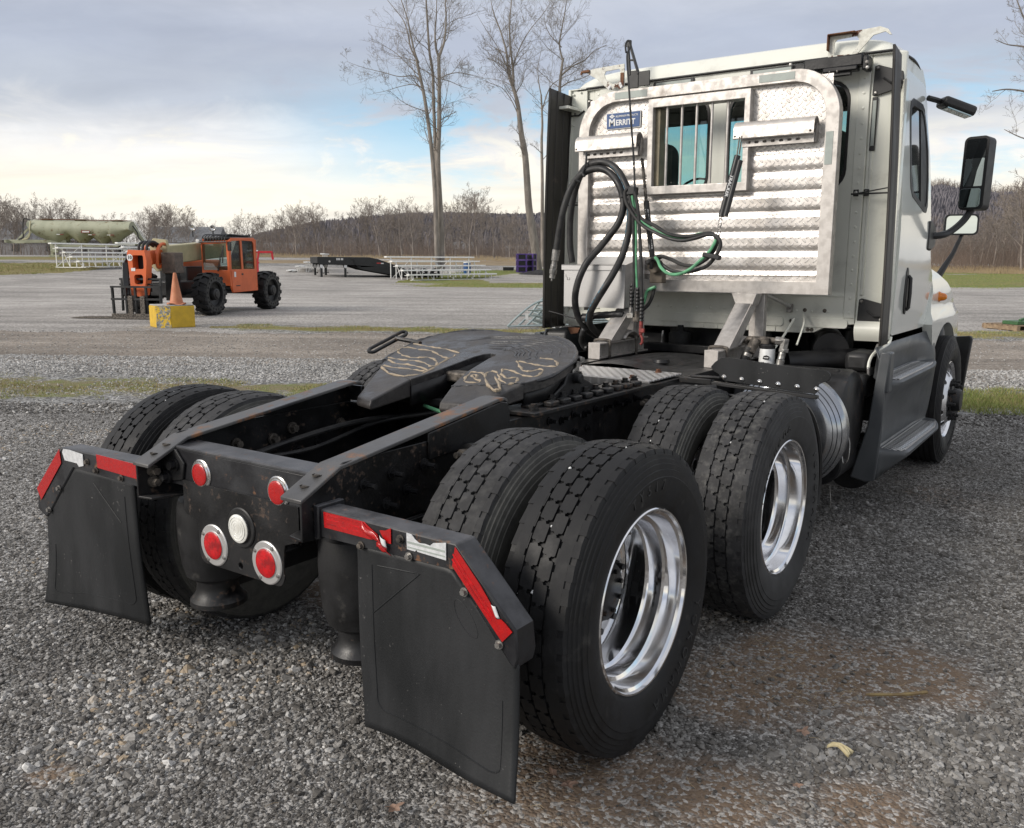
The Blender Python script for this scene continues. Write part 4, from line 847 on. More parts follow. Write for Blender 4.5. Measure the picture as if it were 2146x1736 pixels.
# ---------------------------------------------------------------- frame
def rail(s_):
    b = MB()
    web = [(-.717,.735),(-.35,.705),(6.4,.695),(6.4,.948),(-.54,.948),(-.60,.918),(-.717,.858)]
    a, c = (.422, .430) if s_ > 0 else (-.430, -.422)
    b.prism(web, 'x', a, c)
    for (z0, z1, zb) in (('b', .008, 0),):
        for i in range(2):
            p0, p1 = web[i], web[i+1]
            xs = sorted((s_*.345, s_*.4215))
            if i == 0:   # bottom flange cut back at the tail
                b.add([(s_*.4215, p0[0], p0[1]), (s_*.360, p0[0]+.01, p0[1]), (s_*.345, p0[0]+.06, p0[1]), (s_*.345, p1[0], p1[1]), (s_*.4215, p1[0], p1[1]),
                       (s_*.4215, p0[0], p0[1]+.008), (s_*.360, p0[0]+.01, p0[1]+.008), (s_*.345, p0[0]+.06, p0[1]+.008), (s_*.345, p1[0], p1[1]+.008), (s_*.4215, p1[0], p1[1]+.008)],
                      [(0,1,2,3,4),(9,8,7,6,5),(0,5,6,1),(1,6,7,2),(2,7,8,3),(3,8,9,4)])
            else: b.box((xs[0], p0[0], .695), (xs[1], p1[0], .703))
    xs = sorted((s_*.345, s_*.4215)); b.box((xs[0], .30, .940), (xs[1], 6.4, .948))
    return part('frame_rail', b, M['black'], .002)
rail(1); rail(-1)
def ramp(s_):
    b = MB(); o_ = .437*s_; i_ = .343*s_
    path = [(-.722,.866),(-.560,.941),(-.50,.948),(.262,1.046),(.300,1.046),(.318,1.036)]
    t = .013
    for k in range(len(path)-1):
        (y0, z0), (y1, z1) = path[k], path[k+1]
        b.add([(o_,y0,z0),(i_,y0,z0),(i_,y1,z1),(o_,y1,z1),(o_,y0,z0-t),(i_,y0,z0-t),(i_,y1,z1-t),(o_,y1,z1-t)],
              [(0,1,2,3),(7,6,5,4),(0,3,7,4),(1,5,6,2)]+([(0,4,5,1)] if k == 0 else [])+([(2,6,7,3)] if k == len(path)-2 else []))
    a, c = sorted((s_*.431, s_*.4385))
    b2 = MB(); b2.prism([(-.15,.985-.008),(.262,1.030),(.318,1.020),(.330,.99),(.330,.905),(-.15,.885)], 'x', a, c)
    a, c = sorted((s_*.345, s_*.4305)); b2.box((a, .310, .955), (c, .330, 1.022))
    r_ = part('approach_ramp', b, M['ramp'], .003)
    part('ramp_gusset', b2, M['black'], .003)
    for (yy, zz) in ((-.665, .892), (-.615, .916)):
        q = MB(); q.lathe([(0,.0),(0,.010),(-.004,.010),(-.004,.015),(.0005,.0155),(.0005,.017)], 20, 'z', (s_*.39, yy, zz+.002)); part('countersunk_screw', q, M['dirtysteel'], 0, parent=r_)
ramp(1); ramp(-1)
# rear crossmember with lamp panel
b = MB()
b.box((-.42,-.612,.775), (.42,-.604,.905)); b.box((-.42,-.606,.907), (.42,-.50,.916)); b.box((-.42,-.508,.80), (.42,-.5,.9065))
b.tube([(-.42,-.604,.908),(.42,-.604,.908)], .009, 10)
cmx = part('rear_crossmember', b, M['bar'], .002)
pan = [(-.335,.80),(.335,.80),(.335,.690),(.325,.678),(.305,.676),(.290,.662),(.283,.640),(.275,.560)]+[(.235+.045*math.cos(a), .560+.045*math.sin(a)) for a in np.linspace(0, -PI/2, 7)]
pan += [(-.235-.045*math.cos(a), .560+.045*math.sin(a)) for a in np.linspace(-PI/2, 0, 7)]+[(-.283,.640),(-.290,.662),(-.305,.676),(-.325,.678),(-.335,.690)]
pan = [(x*.80 if z < .67 else x*.9, z) for x, z in pan]
holes = [circ(.0, .545, .012, 10)]
b = MB(); b.prism(pan, 'y', -.620, -.614, holes); lp = part('lamp_panel', b, M['black'], .001)
def lens_lamp(name, x, z, rl, rb, mats, proud=.012, y=-.620, inner=None, screws=0):
    e = empty(name, (x, y, z), 0, truck)
    q = MB(); q.lathe([(0,rb),(-.003,rb),(-.006,rb-.004),(-.006,rl+.004),(-proud*.8,rl+.002),(-proud*.8,rl-.001),(-.002,rl-.001)], 36, 'y'); q.build('bezel', mats[0], e)
    q = MB(); n = 5; prof = [(-.004,rl)]+[(-proud-.004*math.sin(PI/2*k/n)*1.0, rl*math.cos(PI/2*k/n)) for k in range(n)]+[(-proud-.004, 0.0)]
    q.lathe(prof, 36, 'y'); q.build('lens', mats[1], e)
    for k in range(screws):
        a = 2*PI*(k/screws)+2.6; q = MB(); q.lathe([(-.005,.008),(-.009,.006),(-.010,.0)], 12, 'y', (rb*.86*math.cos(a), 0, rb*.86*math.sin(a))); q.build('rivet', M['steel'], e)
    return e
lens_lamp('rear_reflector', -.198, .833, .039, .053, (M['chrome'], M['red']), .012, -.612)
lens_lamp('rear_reflector', .205, .833, .039, .053, (M['chrome'], M['red']), .012, -.612)
lens_lamp('stop_lamp', -.136, .592, .049, .074, (M['alu_clean'], M['redlens']), .010, screws=4)
lens_lamp('stop_lamp', .142, .586, .049, .074, (M['alu_clean'], M['redlens']), .010, screws=4)
wl = lens_lamp('reversing_lamp', .016, .682, .049, .070, (M['plastic'], M['whitelens']), .016)
for rr0 in (.012, .020, .030, .040):
    q = MB(); q.lathe([(-.018, rr0-.001), (-.0205, rr0), (-.018, rr0+.001)], 30, 'y'); q.build('lens_ring', M['whitelens'], wl)
# gusset plates and bolts at the tail
b = MB(); b.prism([(-.42,.775),(-.30,.80),(-.285,.86),(-.33,.905),(-.42,.905)], 'y', -.622, -.613); part('corner_gusset', b, M['black'])
b = MB(); b.prism([(.42,.775),(.36,.80),(.35,.86),(.38,.905),(.42,.905)], 'y', -.622, -.613); part('corner_gusset', b, M['black'])
bolts = [(-.395,-.622,.885),(-.335,-.622,.850),(-.385,-.622,.800)]
for c in bolts: part('bolt', MB().bolt(c, 'y', .016, .028), M['black2'], 0)
for c in [(-.422,-.66,.825),(-.422,-.66,.785)]: part('bolt', MB().bolt(c, 'x', .014, .035, sgn=1), M['dirtysteel'], 0)
# bolts proud of the right-hand rail web (seen from outside) and inside the left one
for (y, z) in ((-.46,.86),(-.33,.872),(-.17,.872),(-.36,.775),(-.26,.80),(.05,.90),(.15,.90)):
    q = MB().bolt((.431, y, z), 'x', .014, .022, sgn=1); q.cyl((.45,y,z), (.485,y,z), .009, 8); part('bolt', q, M['black2'], 0)
for (y, z) in ((-.3,.86),(-.12,.85),(-.02,.88),(.12,.80),(.25,.86),(-.2,.76),(.4,.84),(.0,.78),(.5,.78)):
    q = MB().bolt((-.421, y, z), 'x', .016, .03, sgn=1); part('bolt', q, M['dirtysteel'] if z > .84 else M['black2'], 0)
for k in range(9):
    q = MB().bolt((.431, .62+.095*k, .905-.012*(k % 2)), 'x', .012, .02, sgn=1); q.cyl((.447,.62+.095*k,.905), (.470,.62+.095*k,.905), .008, 8); part('bolt', q, M['black2'], 0)
for k in range(4): part('bolt', MB().bolt((.431, .60+.11*k, .83), 'x', .012, .024, sgn=1), M['black2'], 0)
# other crossmembers, pipes, axles, driveshaft
for (y0, y1, z0, z1) in ((.62,.70,.72,.93),(1.95,2.03,.72,.93),(3.0,3.1,.70,.90)): part('crossmember', MB().box((-.42,y0,z0), (.42,y1,z1)), M['black2'])
for y in (0, 1.32):
    b = MB(); b.cyl((-.98,y,.5), (.98,y,.5), .075, 20)
    b.lathe([(-.26,.07),(-.20,.12),(-.10,.19),(0,.215),(.10,.19),(.20,.12),(.26,.07)], 28, 'x', (0, y, .5))
    b.cyl((0,y,.53), (0,y+.34,.60), .11, 20, .065); part('drive_axle', b, M['black2'], 0)
    for s_ in (1, -1):
        b = MB(); b.box((s_*.38-.05,y-.47,.33), (s_*.38+.05,y+.30,.40)); b.box((s_*.38-.055,y-.08,.40), (s_*.38+.055,y+.08,.60)); part('suspension_arm', b, M['black2'])
        bx, by = s_*.385, y-.44
        q = MB(); q.lathe([(.70,.0),(.70,.10),(.685,.125),(.66,.132),(.60,.136),(.52,.134),(.44,.126),(.39,.112),(.375,.092),(.37,.078)], 36, 'z', (bx, by, 0)); e = part('air_spring', q, M['rubber'], 0)
        q = MB(); q.lathe([(.385,.082),(.35,.078),(.325,.080),(.305,.092),(.290,.105),(.272,.106),(.270,.0)], 36, 'z', (bx, by, 0)); part('spring_piston', q, M['black'], 0, parent=e)
b = MB(); b.cyl((0,1.66,.60), (0,3.4,.74), .055, 20); b.cyl((0,.34,.60), (0,1.1,.62), .05, 20); part('driveshaft', b, M['black2'], 0)
for (y, tilt) in ((.12, .0), (1.52, 0)):
    q = MB(); q.cyl((.50,y-.10,.885), (.50,y+.06,.865), .033, 18); q.cyl((.50,y+.06,.865), (.50,y+.10,.86), .022, 12); q.cyl((.50,y-.13,.887),(.50,y-.10,.885), .038, 18)
    q.cyl((.43,y-.02,.87), (.52,y-.02,.87), .018, 10)
    e = part('shock_absorber', q, M['plastic'], 0)
    q = MB(); q.cyl((.50,y-.175,.892), (.50,y-.13,.887), .020, 6); q.cyl((.50,y-.20,.895), (.50,y-.175,.892), .011, 8); part('mount_nut', q, M['dirtysteel'], 0, parent=e)
    part('mud_cover', MB().lathe([(0,.0),(.004,.03),(.0,.055)], 20, 'z', (.55, y-.08, .80)), M['black'], 0)
part('air_line', MB().tube(spline([(-.40,-.55,.76),(-.36,-.1,.84),(-.30,.3,.88),(-.2,.7,.86)], 6), .012, 8), M['hose'], 0)
part('air_line', MB().tube(spline([(-.39,-.3,.80),(-.33,.0,.80),(-.30,.35,.86),(-.1,.55,.90)], 6), .009, 8), M['hose'], 0)
part('air_line', MB().tube(spline([(-.15,.50,.93),(.02,.46,.92),(.16,.50,.945),(.26,.56,.955)], 6), .008, 8), M['green'], 0)
part('torque_rod', MB().cyl((.25,-.35,.80), (-.12,.05,.72), .030, 14).cyl((.29,-.39,.78),(.21,-.31,.82), .055, 16), M['black2'], .0)
part('hanger_bracket', MB().prism([(-.30,.70),(-.02,.70),(.02,.62),(-.12,.50),(-.30,.55)], 'x', .44, .455), M['black2'])
# dark pan that closes the view down between the rails
part('brake_chamber', MB().cyl((-.25,.28,.62), (-.25,.52,.62), .09, 20), M['black2'], 0)
part('brake_chamber', MB().cyl((.25,.28,.62), (.25,.52,.62), .09, 20), M['black2'], 0)

# ---------------------------------------------------------------- flap hangers, tape and mud flaps
def hanger(s_):
    poly = [(.437,.831),(.975,.825),(1.170,.630),(1.178,.560),(1.168,.520),(1.148,.535),(.963,.750),(.437,.745)] if s_ > 0 else [(.437,.842),(1.031,.833),(1.250,.628),(1.268,.545),(1.200,.516),(1.170,.540),(.950,.762),(.437,.750)]
    b = MB(); b.prism([(s_*x, z) for x, z in poly], 'y', -.665, -.580)
    h = part('flap_hanger', b, M['bar'], .006)
    part('hanger_socket', MB().box((min(s_*.432, s_*.455), -.674, .738), (max(s_*.432, s_*.455), -.566, .842)), M['bar'], .004)
    # bolts along the hanger
    for (x, z) in ((.779,.801),(.624,.752),(.810,.757),(1.005,.698),(1.120,.580)) if s_ > 0 else ((.84,.80),(.78,.775),(.61,.770),(1.07,.660),(1.165,.555)):
        q = MB().bolt((s_*x, -.666, z), 'y', .0085, .013); part('bolt', q, M['steel'] if z < .76 and x > .7 else M['dirtysteel'], 0)
    return h
hanger(1); hanger(-1)
def tape(name, pts, s_, m_, y=-.6675, th=.0018, par=None):
    b = MB(); b.prism([(s_*x, z) for x, z in pts], 'y', y-th, y); return part(name, b, m_, 0)
# right-hand tape: red torn at its end, white with a torn top edge, red on the slope with a worn end
tape('red_tape', [(.472,.827),(.640,.826),(.660,.814),(.690,.799),(.700,.782),(.660,.778),(.474,.779)], 1, M['red'])
tape('red_tape', [(.700,.812),(.722,.815),(.744,.826),(.744,.780),(.728,.780),(.712,.794)], 1, M['red'])
b = MB(); b.grid(lambda u, v: (.632+u*.085+.030*v*u, -.670-.009*math.sin(PI*v)*(.6+.4*math.sin(u*9)), .827-u*.052-v*.026-.004*math.sin(u*8)), 10, 6); b.build('torn_tape', M['red'], truck, solid=.0012)
b = MB(); b.grid(lambda u, v: (.690+u*.040, -.672-.006*math.sin(PI*u), .775-v*.014-u*.004+.005*math.sin(u*6)), 6, 4); b.build('torn_tape', M['red'], truck, solid=.0012)
b = MB(); b.grid(lambda u, v: (.706+u*.022+.006*v, -.676-.004*math.sin(PI*u), .800-v*.022-u*.010), 4, 4); b.build('torn_tape_back', M['print'], truck, solid=.0008)
tape('white_tape', [(.803,.824),(.822,.822),(.834,.811),(.850,.803),(.870,.805),(.888,.803),(.900,.813),(.944,.822),(.944,.773),(.842,.777),(.838,.782),(.834,.776),(.804,.777)], 1, M['white'])
tape('red_tape', [(.975,.817),(1.060,.728),(1.092,.688),(1.104,.660),(1.112,.648),(1.126,.651),(1.140,.643),(1.162,.625),(1.130,.590),(1.110,.610),(.965,.762)], 1, M['red'])
b = MB(); b.grid(lambda u, v: (1.094+.014*v+u*.014, -.669-.003*math.sin(PI*u), .684-v*.030-u*.002), 3, 6); b.build('torn_tape_back', M['print'], truck, solid=.0006)
for (zz, hh) in ((.818,.004),(.804,.004),(.790,.004)):
    tape('tape_stripe', [(.474,zz+hh),(.638,zz+hh+.001),(.638,zz+.001),(.474,zz)], 1, M['redlens'], -.6694, .0006)
for k in range(2):
    o_ = .014+.014*k; tape('tape_stripe', [(.972-o_*.2+.0,.812-o_),(1.108-o_*.4,.668-o_*.9),(1.104-o_*.4,.664-o_*.9),(.970-o_*.2,.807-o_)], 1, M['redlens'], -.6694, .0006)
for (zz, hh) in ((.795,.006),(.782,.004)):
    tape('tape_stripe', [(.806,zz+hh),(.941,zz+hh-.001),(.941,zz-.001),(.806,zz)], 1, M['decal'], -.6694, .0006)
# left-hand tape
tape('red_tape', [(.440,.836),(.771,.839),(.768,.787),(.440,.780)], -1, M['red'])
tape('white_tape', [(.868,.826),(.966,.831),(1.010,.829),(1.020,.815),(1.005,.784),(.915,.784),(.902,.772),(.868,.780)], -1, M['white'])
tape('red_tape', [(1.042,.825),(1.250,.632),(1.222,.588),(1.036,.768)], -1, M['red'])
def flap(s_):
    top = [(.600,.775),(.935,.775),(1.150,.565)]
    def outline(u, v):
        if s_ > 0: xt = .600+u*(1.175-.600); zt = .755 if xt < .95 else .755-(xt-.95)*1.00; xb = .640+u*(1.218-.640); zb = .200+(.195-.200)*u+.006*math.sin(u*7); yb = -.690-.040*u
        else: xt = .548+u*(1.205-.548); zt = .765 if xt < .95 else .765-(xt-.95)*.97; xb = .545+u*(1.215-.545); zb = .200+(.152-.200)*u; yb = -.640-.045*u
        e = v*v*.5+v*.5
        z = zt+(zb-zt)*v; x = xt+(xb-xt)*e
        y = -.655+(yb+.655)*e+.012*math.sin(PI*u)*v-.006*math.sin(v*5+u*3)*v
        return (s_*x, y, z)
    b = MB(); b.grid(outline, 26, 26)
    f_ = b.build('mud_flap', M['flap'], truck, solid=.009)
    # raised moulded border
    path = [(.10,.12),(.10,.82)]+[(.10+.07*(1-math.cos(a)), .82+.06*math.sin(a)) for a in np.linspace(0, PI/2, 6)][1:]+[(.45,.88),(.84,.88)]+[(.84+.07*math.sin(a), .88-.06*(1-math.cos(a))) for a in np.linspace(0, PI/2, 6)][1:]+[(.91,.60),(.91,.34)]
    pts = []
    for a, c in zip(path, path[1:]):
        for k in range(5):
            t = k/5; u, v = a[0]+(c[0]-a[0])*t, a[1]+(c[1]-a[1])*t; q = outline(u, v); pts.append((q[0], q[1]-.0045, q[2]))
    MB().tube(pts, .0026, 5).build('moulded_rim', M['flap'], f_)
    tri = [(.10,.10),(.10,.36),(.42,.08)] if s_ > 0 else [(.42,.08),(.12,.34)]
    pts = []
    for a, c in zip(tri, tri[1:]+(tri[:1] if s_ > 0 else [])):
        for k in range(8):
            t = k/8; u, v = a[0]+(c[0]-a[0])*t, a[1]+(c[1]-a[1])*t; q = outline(u, v); pts.append((q[0], q[1]-.0045, q[2]))
    MB().tube(pts, .0022, 5).build('moulded_rib', M['flap'], f_)
    if s_ > 0:
        pts = []
        for k in range(25):
            a = 2*PI*k/24; q = outline(.70+.07*math.cos(a), .16+.065*math.sin(a)); pts.append((q[0], q[1]-.0045, q[2]))
        MB().tube(pts, .0012, 5).build('moulded_ring', M['flap'], f_)
    return f_
flap(1); flap(-1)

# ---------------------------------------------------------------- fifth wheel
fw = empty('fifth_wheel', (0, 0, 0), 0, truck)
def PZ(y): return 1.133+.16*(y-.85)
OUT_ = [(.392,.497),(.423,.578),(.431,.662),(.419,.763),(.398,.86),(.350,.965),(.262,1.092),(.160,1.180),(.037,1.236),(-.182,1.258),(-.413,1.273),(-.540,1.222),(-.600,1.138),(-.616,1.042),(-.610,.945),(-.575,.800),(-.532,.673),(-.433,.526)]
THR_ = [(-.135,.397),(-.122,.473),(-.111,.555),(-.107,.647),(-.103,.743),(-.100,.800),(-.086,.845),(-.055,.868),(-.022,.862),(-.010,.835),(-.010,.79),(.013,.68),(.035,.577),(.073,.474),(.12,.362)]
outer = [(p.x, p.y) for p in spline([(x, y, 0) for x, y in OUT_], 3)]
poly2 = outer+THR_
tmp = MB(); tmp.prism(poly2, 'z', 0.0, -.045)
b = MB(); b.add([(x, y, PZ(y)+z) for x, y, z in tmp.V], tmp.F)
b.build('top_plate', M['wheel5'], fw, bevel=.010, smooth=40, seg=3)
for bi, bo, to, ti, zt in (((.12,.362),(.392,.497),(.315,.285),(.165,.235),1.008),((-.135,.397),(-.433,.526),(-.262,.205),(-.128,.150),1.0)):
    vs = [(bi[0],bi[1],PZ(bi[1])),(bo[0],bo[1],PZ(bo[1])),(to[0],to[1],zt),(ti[0],ti[1],zt+.003),(ti[0],ti[1]-.012,zt-.025),(to[0],to[1]-.012,zt-.028)]
    vs += [(bi[0],bi[1],PZ(bi[1])-.08),(bo[0],bo[1],PZ(bo[1])-.07),(to[0],to[1]-.0,zt-.045),(ti[0],ti[1]-.0,zt-.042)]
    b = MB(); b.add(vs, [(0,1,2,3),(3,2,5,4),(4,5,8,9),(0,3,4,9,6),(1,7,8,5,2),(6,9,8,7),(0,6,7,1)])
    b.build('plate_ramp', M['wheel5'], fw, bevel=.008, seg=3)
def curtain(name, P, d_, inset=0.0, m_='black2'):
    b = MB(); c_ = (-.07, .80); P = [(c_[0]+(x-c_[0])*(1-inset), c_[1]+(y-c_[1])*(1-inset)) for x, y in P]
    vs = []; fs = []
    for k, (x, y) in enumerate(P): vs += [(x, y, PZ(y)-.03), (x, y, PZ(y)-.045-d_(y))]
    for k in range(len(P)-1): fs.append((2*k, 2*k+2, 2*k+3, 2*k+1))
    b.add(vs, fs); b.build(name, M[m_], fw, solid=.016)
curtain('plate_skirt', outer[:22], lambda y: .055 if y < .62 else (.055-.045*(y-.62)/.12 if y < .74 else (.01 if y < .9 else .06)), .03)
curtain('plate_skirt', outer[-22:], lambda y: .055 if y < .62 else .02, .03)
curtain('throat_wall', THR_, lambda y: .07)
# ragged lip of dark grease round the plate edge
q = MB(); LP = outer[2:-2]; q.tube([(x, y, PZ(y)-.004) for x, y in LP], [.006+.004*abs(math.sin(k*1.7))+.003*math.sin(k*.7) for k in range(len(LP))], 7); q.build('grease_lip', M['clump'], fw)
q = MB(); LP = [(p.x, p.y) for p in spline([(x, y, 0) for x, y in [(.12,.362),(.20,.405),(.30,.448),(.392,.497)]], 6)]; q.tube([(x, y+.006*math.sin(k*2.1), PZ(y)-.001) for k, (x, y) in enumerate(LP)], [.004+.002*math.sin(k*1.9) for k in range(len(LP))], 6); q.build('grease_lip', M['clump'], fw)
for s_ in (1, -1):
    # pedestal
    b = MB(); b.prism([(.62,.975),(1.06,.975),(1.02,1.01),(.92,1.05),(.90,1.085),(.78,1.085),(.76,1.045),(.68,1.01)], 'x', s_*.385-.035, s_*.385+.035)
    b.cyl((s_*.35,.84,1.060), (s_*.455,.84,1.060), .022, 14)
    b.build('pedestal', M['black2'], fw, bevel=.006)
    b = MB(); b.box((s_*.30 if s_ > 0 else -.495, .42, .955), (.495 if s_ > 0 else -.30, 1.46, .972)); b.build('base_plate', M['black'], fw, bevel=.003)
    b = MB(); b.box((s_*.40-.03, .50, .972), (s_*.40+.03, 1.42, .985))
    b.build('slide_rail', M['black'], fw, bevel=.003)
    for k in range(9):
        y = .60+k*.092
        q = MB(); q.box((s_*.455-.022, y-.030, .972), (s_*.455+.022, y+.030, .996)); q.build('rack_tooth', M['black'], fw, bevel=.006)
        q = MB(); q.cyl((s_*.425,y+.045,.985), (s_*.425,y+.045,1.002), .019, 14); q.cyl((s_*.425,y+.045,1.002), (s_*.425,y+.045,1.014), .014, 6); q.build('bolt', M['black'], fw)
    q = MB(); q.cyl((s_*.455,.47,.972), (s_*.455,.47,.985), .02, 14); q.cyl((s_*.455,.47,.985), (s_*.455,.47,1.0), .014, 6); q.build('bolt', M['black'], fw)
for (y0, z0, dz_, w_) in ((.52,.96,.03,.9),(.66,.99,.03,.9),(.95,.985,.05,.9)): part('slide_beam', MB().box((-.40,y0,z0-dz_), (.40,y0+.08,z0)), M['black'], parent=fw)
b = MB(); b.cyl((-.045,.86,1.10), (.045,.90,1.10), .03, 12); b.box((-.13,.60,1.03), (.06,.68,1.075)); b.box((-.09,.70,1.0), (.05,.80,1.05)); b.build('lock_jaw', M['dirtysteel'], fw, bevel=.01)
# kingpin bolts and cast plate on the right side
q = MB(); q.cyl((.38,.90,1.118), (.415,.88,1.116), .013, 6); q.cyl((.35,.98,1.13), (.385,.96,1.128), .013, 6); q.build('side_bolt', M['steel'], fw)
q = MB(); q.add([(.420,.83,1.095),(.375,.95,1.112),(.375,.95,1.057),(.420,.83,1.035),(.412,.825,1.095),(.367,.945,1.112),(.367,.945,1.057),(.412,.825,1.035)], [(0,1,2,3),(7,6,5,4),(0,4,5,1),(3,2,6,7),(0,3,7,4),(1,5,6,2)]); q.build('rating_plate', M['steel'], fw, bevel=.004)
# release handle on the far side
q = MB(); q.tube([(-.56,.945,1.148),(-.62,.955,1.155),(-.735,.955,1.165)], .012, 8)
lp_ = [Vector((-.75,.79+.24*t,1.114+.070*t)) for t in np.linspace(0, 1, 7)]; up_ = Vector((-.015,.002,.007))
loop = [p+up_ for p in lp_]+[lp_[-1]+Vector((0,.02,.004))]+[p-up_ for p in reversed(lp_)]+[lp_[0]-Vector((0,.02,.004)), lp_[0]+up_]
q.tube(spline(loop, 3), .009, 8); q.build('release_handle', M['black'], fw)
# squiggles of tan grease and darker smeared clumps
for i, L_ in enumerate(GREASE):
    w_ = [.0062+.0022*math.sin(k*1.3+i)+.0012*math.sin(k*2.9) for k in range(len(spline(L_, 3)))]
    q = MB(); q.tube([(p.x+.003*math.sin(p.y*90+i), p.y+.003*math.sin(p.x*110), PZ(p.y)-.0028) for p in spline(L_, 3)], w_, 6); o = q.build('grease_bead', M['grease'], fw); 
rr_ = random.Random(3)
for r_ in (.155,.17,.19,.215,.245,.27,.31,.345,.38,.41):   # long smeared ridges round the throat
    a0 = rr_.uniform(-.1, .5); a1 = a0+rr_.uniform(1.1, 2.4)
    q = MB(); q.tube([(-.06+r_*1.1*math.cos(a)+.01*math.sin(a*9), .80+r_*math.sin(a)*.95+.008*math.sin(a*13), PZ(.80+r_*math.sin(a)*.95+.008*math.sin(a*13))-.001) for a in np.linspace(a0, a1, 26)], [(.0035+.003*abs(math.sin(k*.9+r_*40)))*min(1, (k+1)/5, (26-k)/5) for k in range(26)], 5); q.build('grease_ridge', M['clump'], fw)
# cast pressing lines between plate halves
# ---------------------------------------------------------------- deck plate, gearbox cover and other things behind the cab
nm, t, bb, oo = newmat('embossed_deck_plate')
co = t.new('ShaderNodeTexCoord').outputs['Object']; X, Y, Z = t.sep(co)
row = t.m('FLOOR', t.m('DIVIDE', Y, .032)); xo = t.m('ADD', t.m('DIVIDE', X, .050), t.m('MULTIPLY', t.m('ABSOLUTE', t.m('MODULO', row, 2.0)), .5))
lx = t.m('SUBTRACT', t.m('FRACT', xo), .5); ly = t.m('SUBTRACT', t.m('FRACT', t.m('DIVIDE', Y, .032)), .5)
dd = t.m('ADD', t.m('POWER', t.m('DIVIDE', lx, .40), 2.0), t.m('POWER', t.m('DIVIDE', ly, .36), 2.0)); hh = t.mr(dd, 1.1, .2)
t.put(bb.inputs['Base Color'], t.mix(hh, (0.34,0.33,0.32), (0.74,0.73,0.72))); bb.inputs['Metallic'].default_value = .45; bb.inputs['Roughness'].default_value = .36
bp = t.new('ShaderNodeBump'); bp.inputs['Distance'].default_value = .006; t.l.new(hh, bp.inputs['Height']); t.l.new(bp.outputs[0], bb.inputs['Normal']); M['deck'] = nm
b = MB(); b.box((-.44,1.57,.958), (.415,1.95,.968)); b.box((-.44,1.562,.925), (.415,1.572,.966)); part('deck_plate', b, M['deck'], .003)
b = MB()
def hump(u, v):
    x = -.42+.80*u; y = 2.05+.95*v; z = .93+.045*math.sin(PI*min(1, max(0, (u-.05)/.8)))*(1 if v < .8 else 1-(v-.8)*2)+(.004*math.sin(u*60) if .2 < v < .7 else 0)
    return (x, y, z)
b.grid(hump, 50, 10); part('gearbox_cover', b, M['black'], 0)
b = MB(); b.box((.20,1.42,.80), (.42,3.1,.949)); part('battery_cover', b, M['black'], .03)
b = MB(); b.lathe([(0,.0),(.012,.05),(.03,.045),(.032,0)], 20, 'z', (.10,2.35,.955)); part('filler_cap', b, M['black2'], 0)
for i in range(4): part('bolt', MB().bolt((.30 if i % 2 else -.2, 1.60+.3*(i//2), .968), 'z', .012, .018, sgn=1), M['rust'], 0)
# engine and gearbox mass under the cab (blocks the view through)
b = MB(); b.box((-.38,3.45,.45), (.38,5.4,1.12)); b.box((-.75,3.9,.55), (.75,4.1,1.1)); b.box((-.9,3.55,.35),(-.45,4.6,1.05)); part('engine', b, M['black2'], .02)
b = MB(); b.cyl((-.12,3.22,.88), (-.12,3.22,.93), .05, 16); b.lathe([(.93,.04),(.945,.075),(.96,.082),(1.06,.082),(1.075,.072),(1.08,.03),(1.12,.02)], 24, 'z', (-.22,3.30,0)); part('cab_air_spring', b, M['rubber'], 0)
b = MB(); b.box((-.42,3.12,.948), (.42,3.20,1.0)); part('cab_mount_beam', b, M['black2'])
part('cab_leveller', MB().tube([(-.33,3.25,1.08),(-.335,3.24,1.0),(-.31,3.22,.97),(-.32,3.21,.94)], .006, 6), M['steel'], 0)
# exhaust treatment cylinder, fuel tank, mudguard
b = MB(); b.lathe([(.45,.0),(.45,.25),(.47,.268),(1.06,.268),(1.085,.258),(1.10,.23),(1.102,.0)], 48, 'x', (0, 2.82, .68)); part('exhaust_canister', b, M['black'], 0)
b = MB(); b.box((.55,2.60,.948), (1.05,2.66,.962)); b.cyl((.60,3.1,.93), (1.0,3.4,.95), .07, 18); b.cyl((.80,3.35,1.0),(.60,3.9,1.02),.11,20); part('exhaust_pipe', b, M['black2'], 0)
b = MB(); b.lathe([(2.135,.0),(2.132,.17),(2.140,.235),(2.148,.258),(2.152,.262),(2.150,.266),(2.158,.278),(2.163,.282),(2.161,.286),(2.172,.297),(2.178,.301),(2.177,.305),(2.20,.314),(2.225,.316),(2.23,.310),(2.30,.308),(2.31,.0)], 80, 'y', (.905, 0, .675)); part('fuel_tank', b, M['tank'], 0)
b = MB(); b.box((.55,2.66,.30), (1.0,3.1,.45)); b.lathe([(2.66,.0),(2.66,.14),(3.05,.14),(3.05,0)], 30, 'y', (.95,0,.42)); b.cyl((1.0,3.2,.30),(1.0,3.6,.30),.15,20); part('air_tank', b, M['black2'], .01)
part('drain_cable', MB().tube(spline([(1.08,2.70,.62),(1.12,2.68,.56),(1.125,2.66,.46),(1.10,2.66,.43),(1.08,2.68,.50)], 5), .004, 6), M['steel'], 0)
part('drain_cable', MB().tube(spline([(1.05,2.60,.30),(1.06,2.60,.20),(1.05,2.60,.14)], 5), .003, 6), M['steel'], 0)
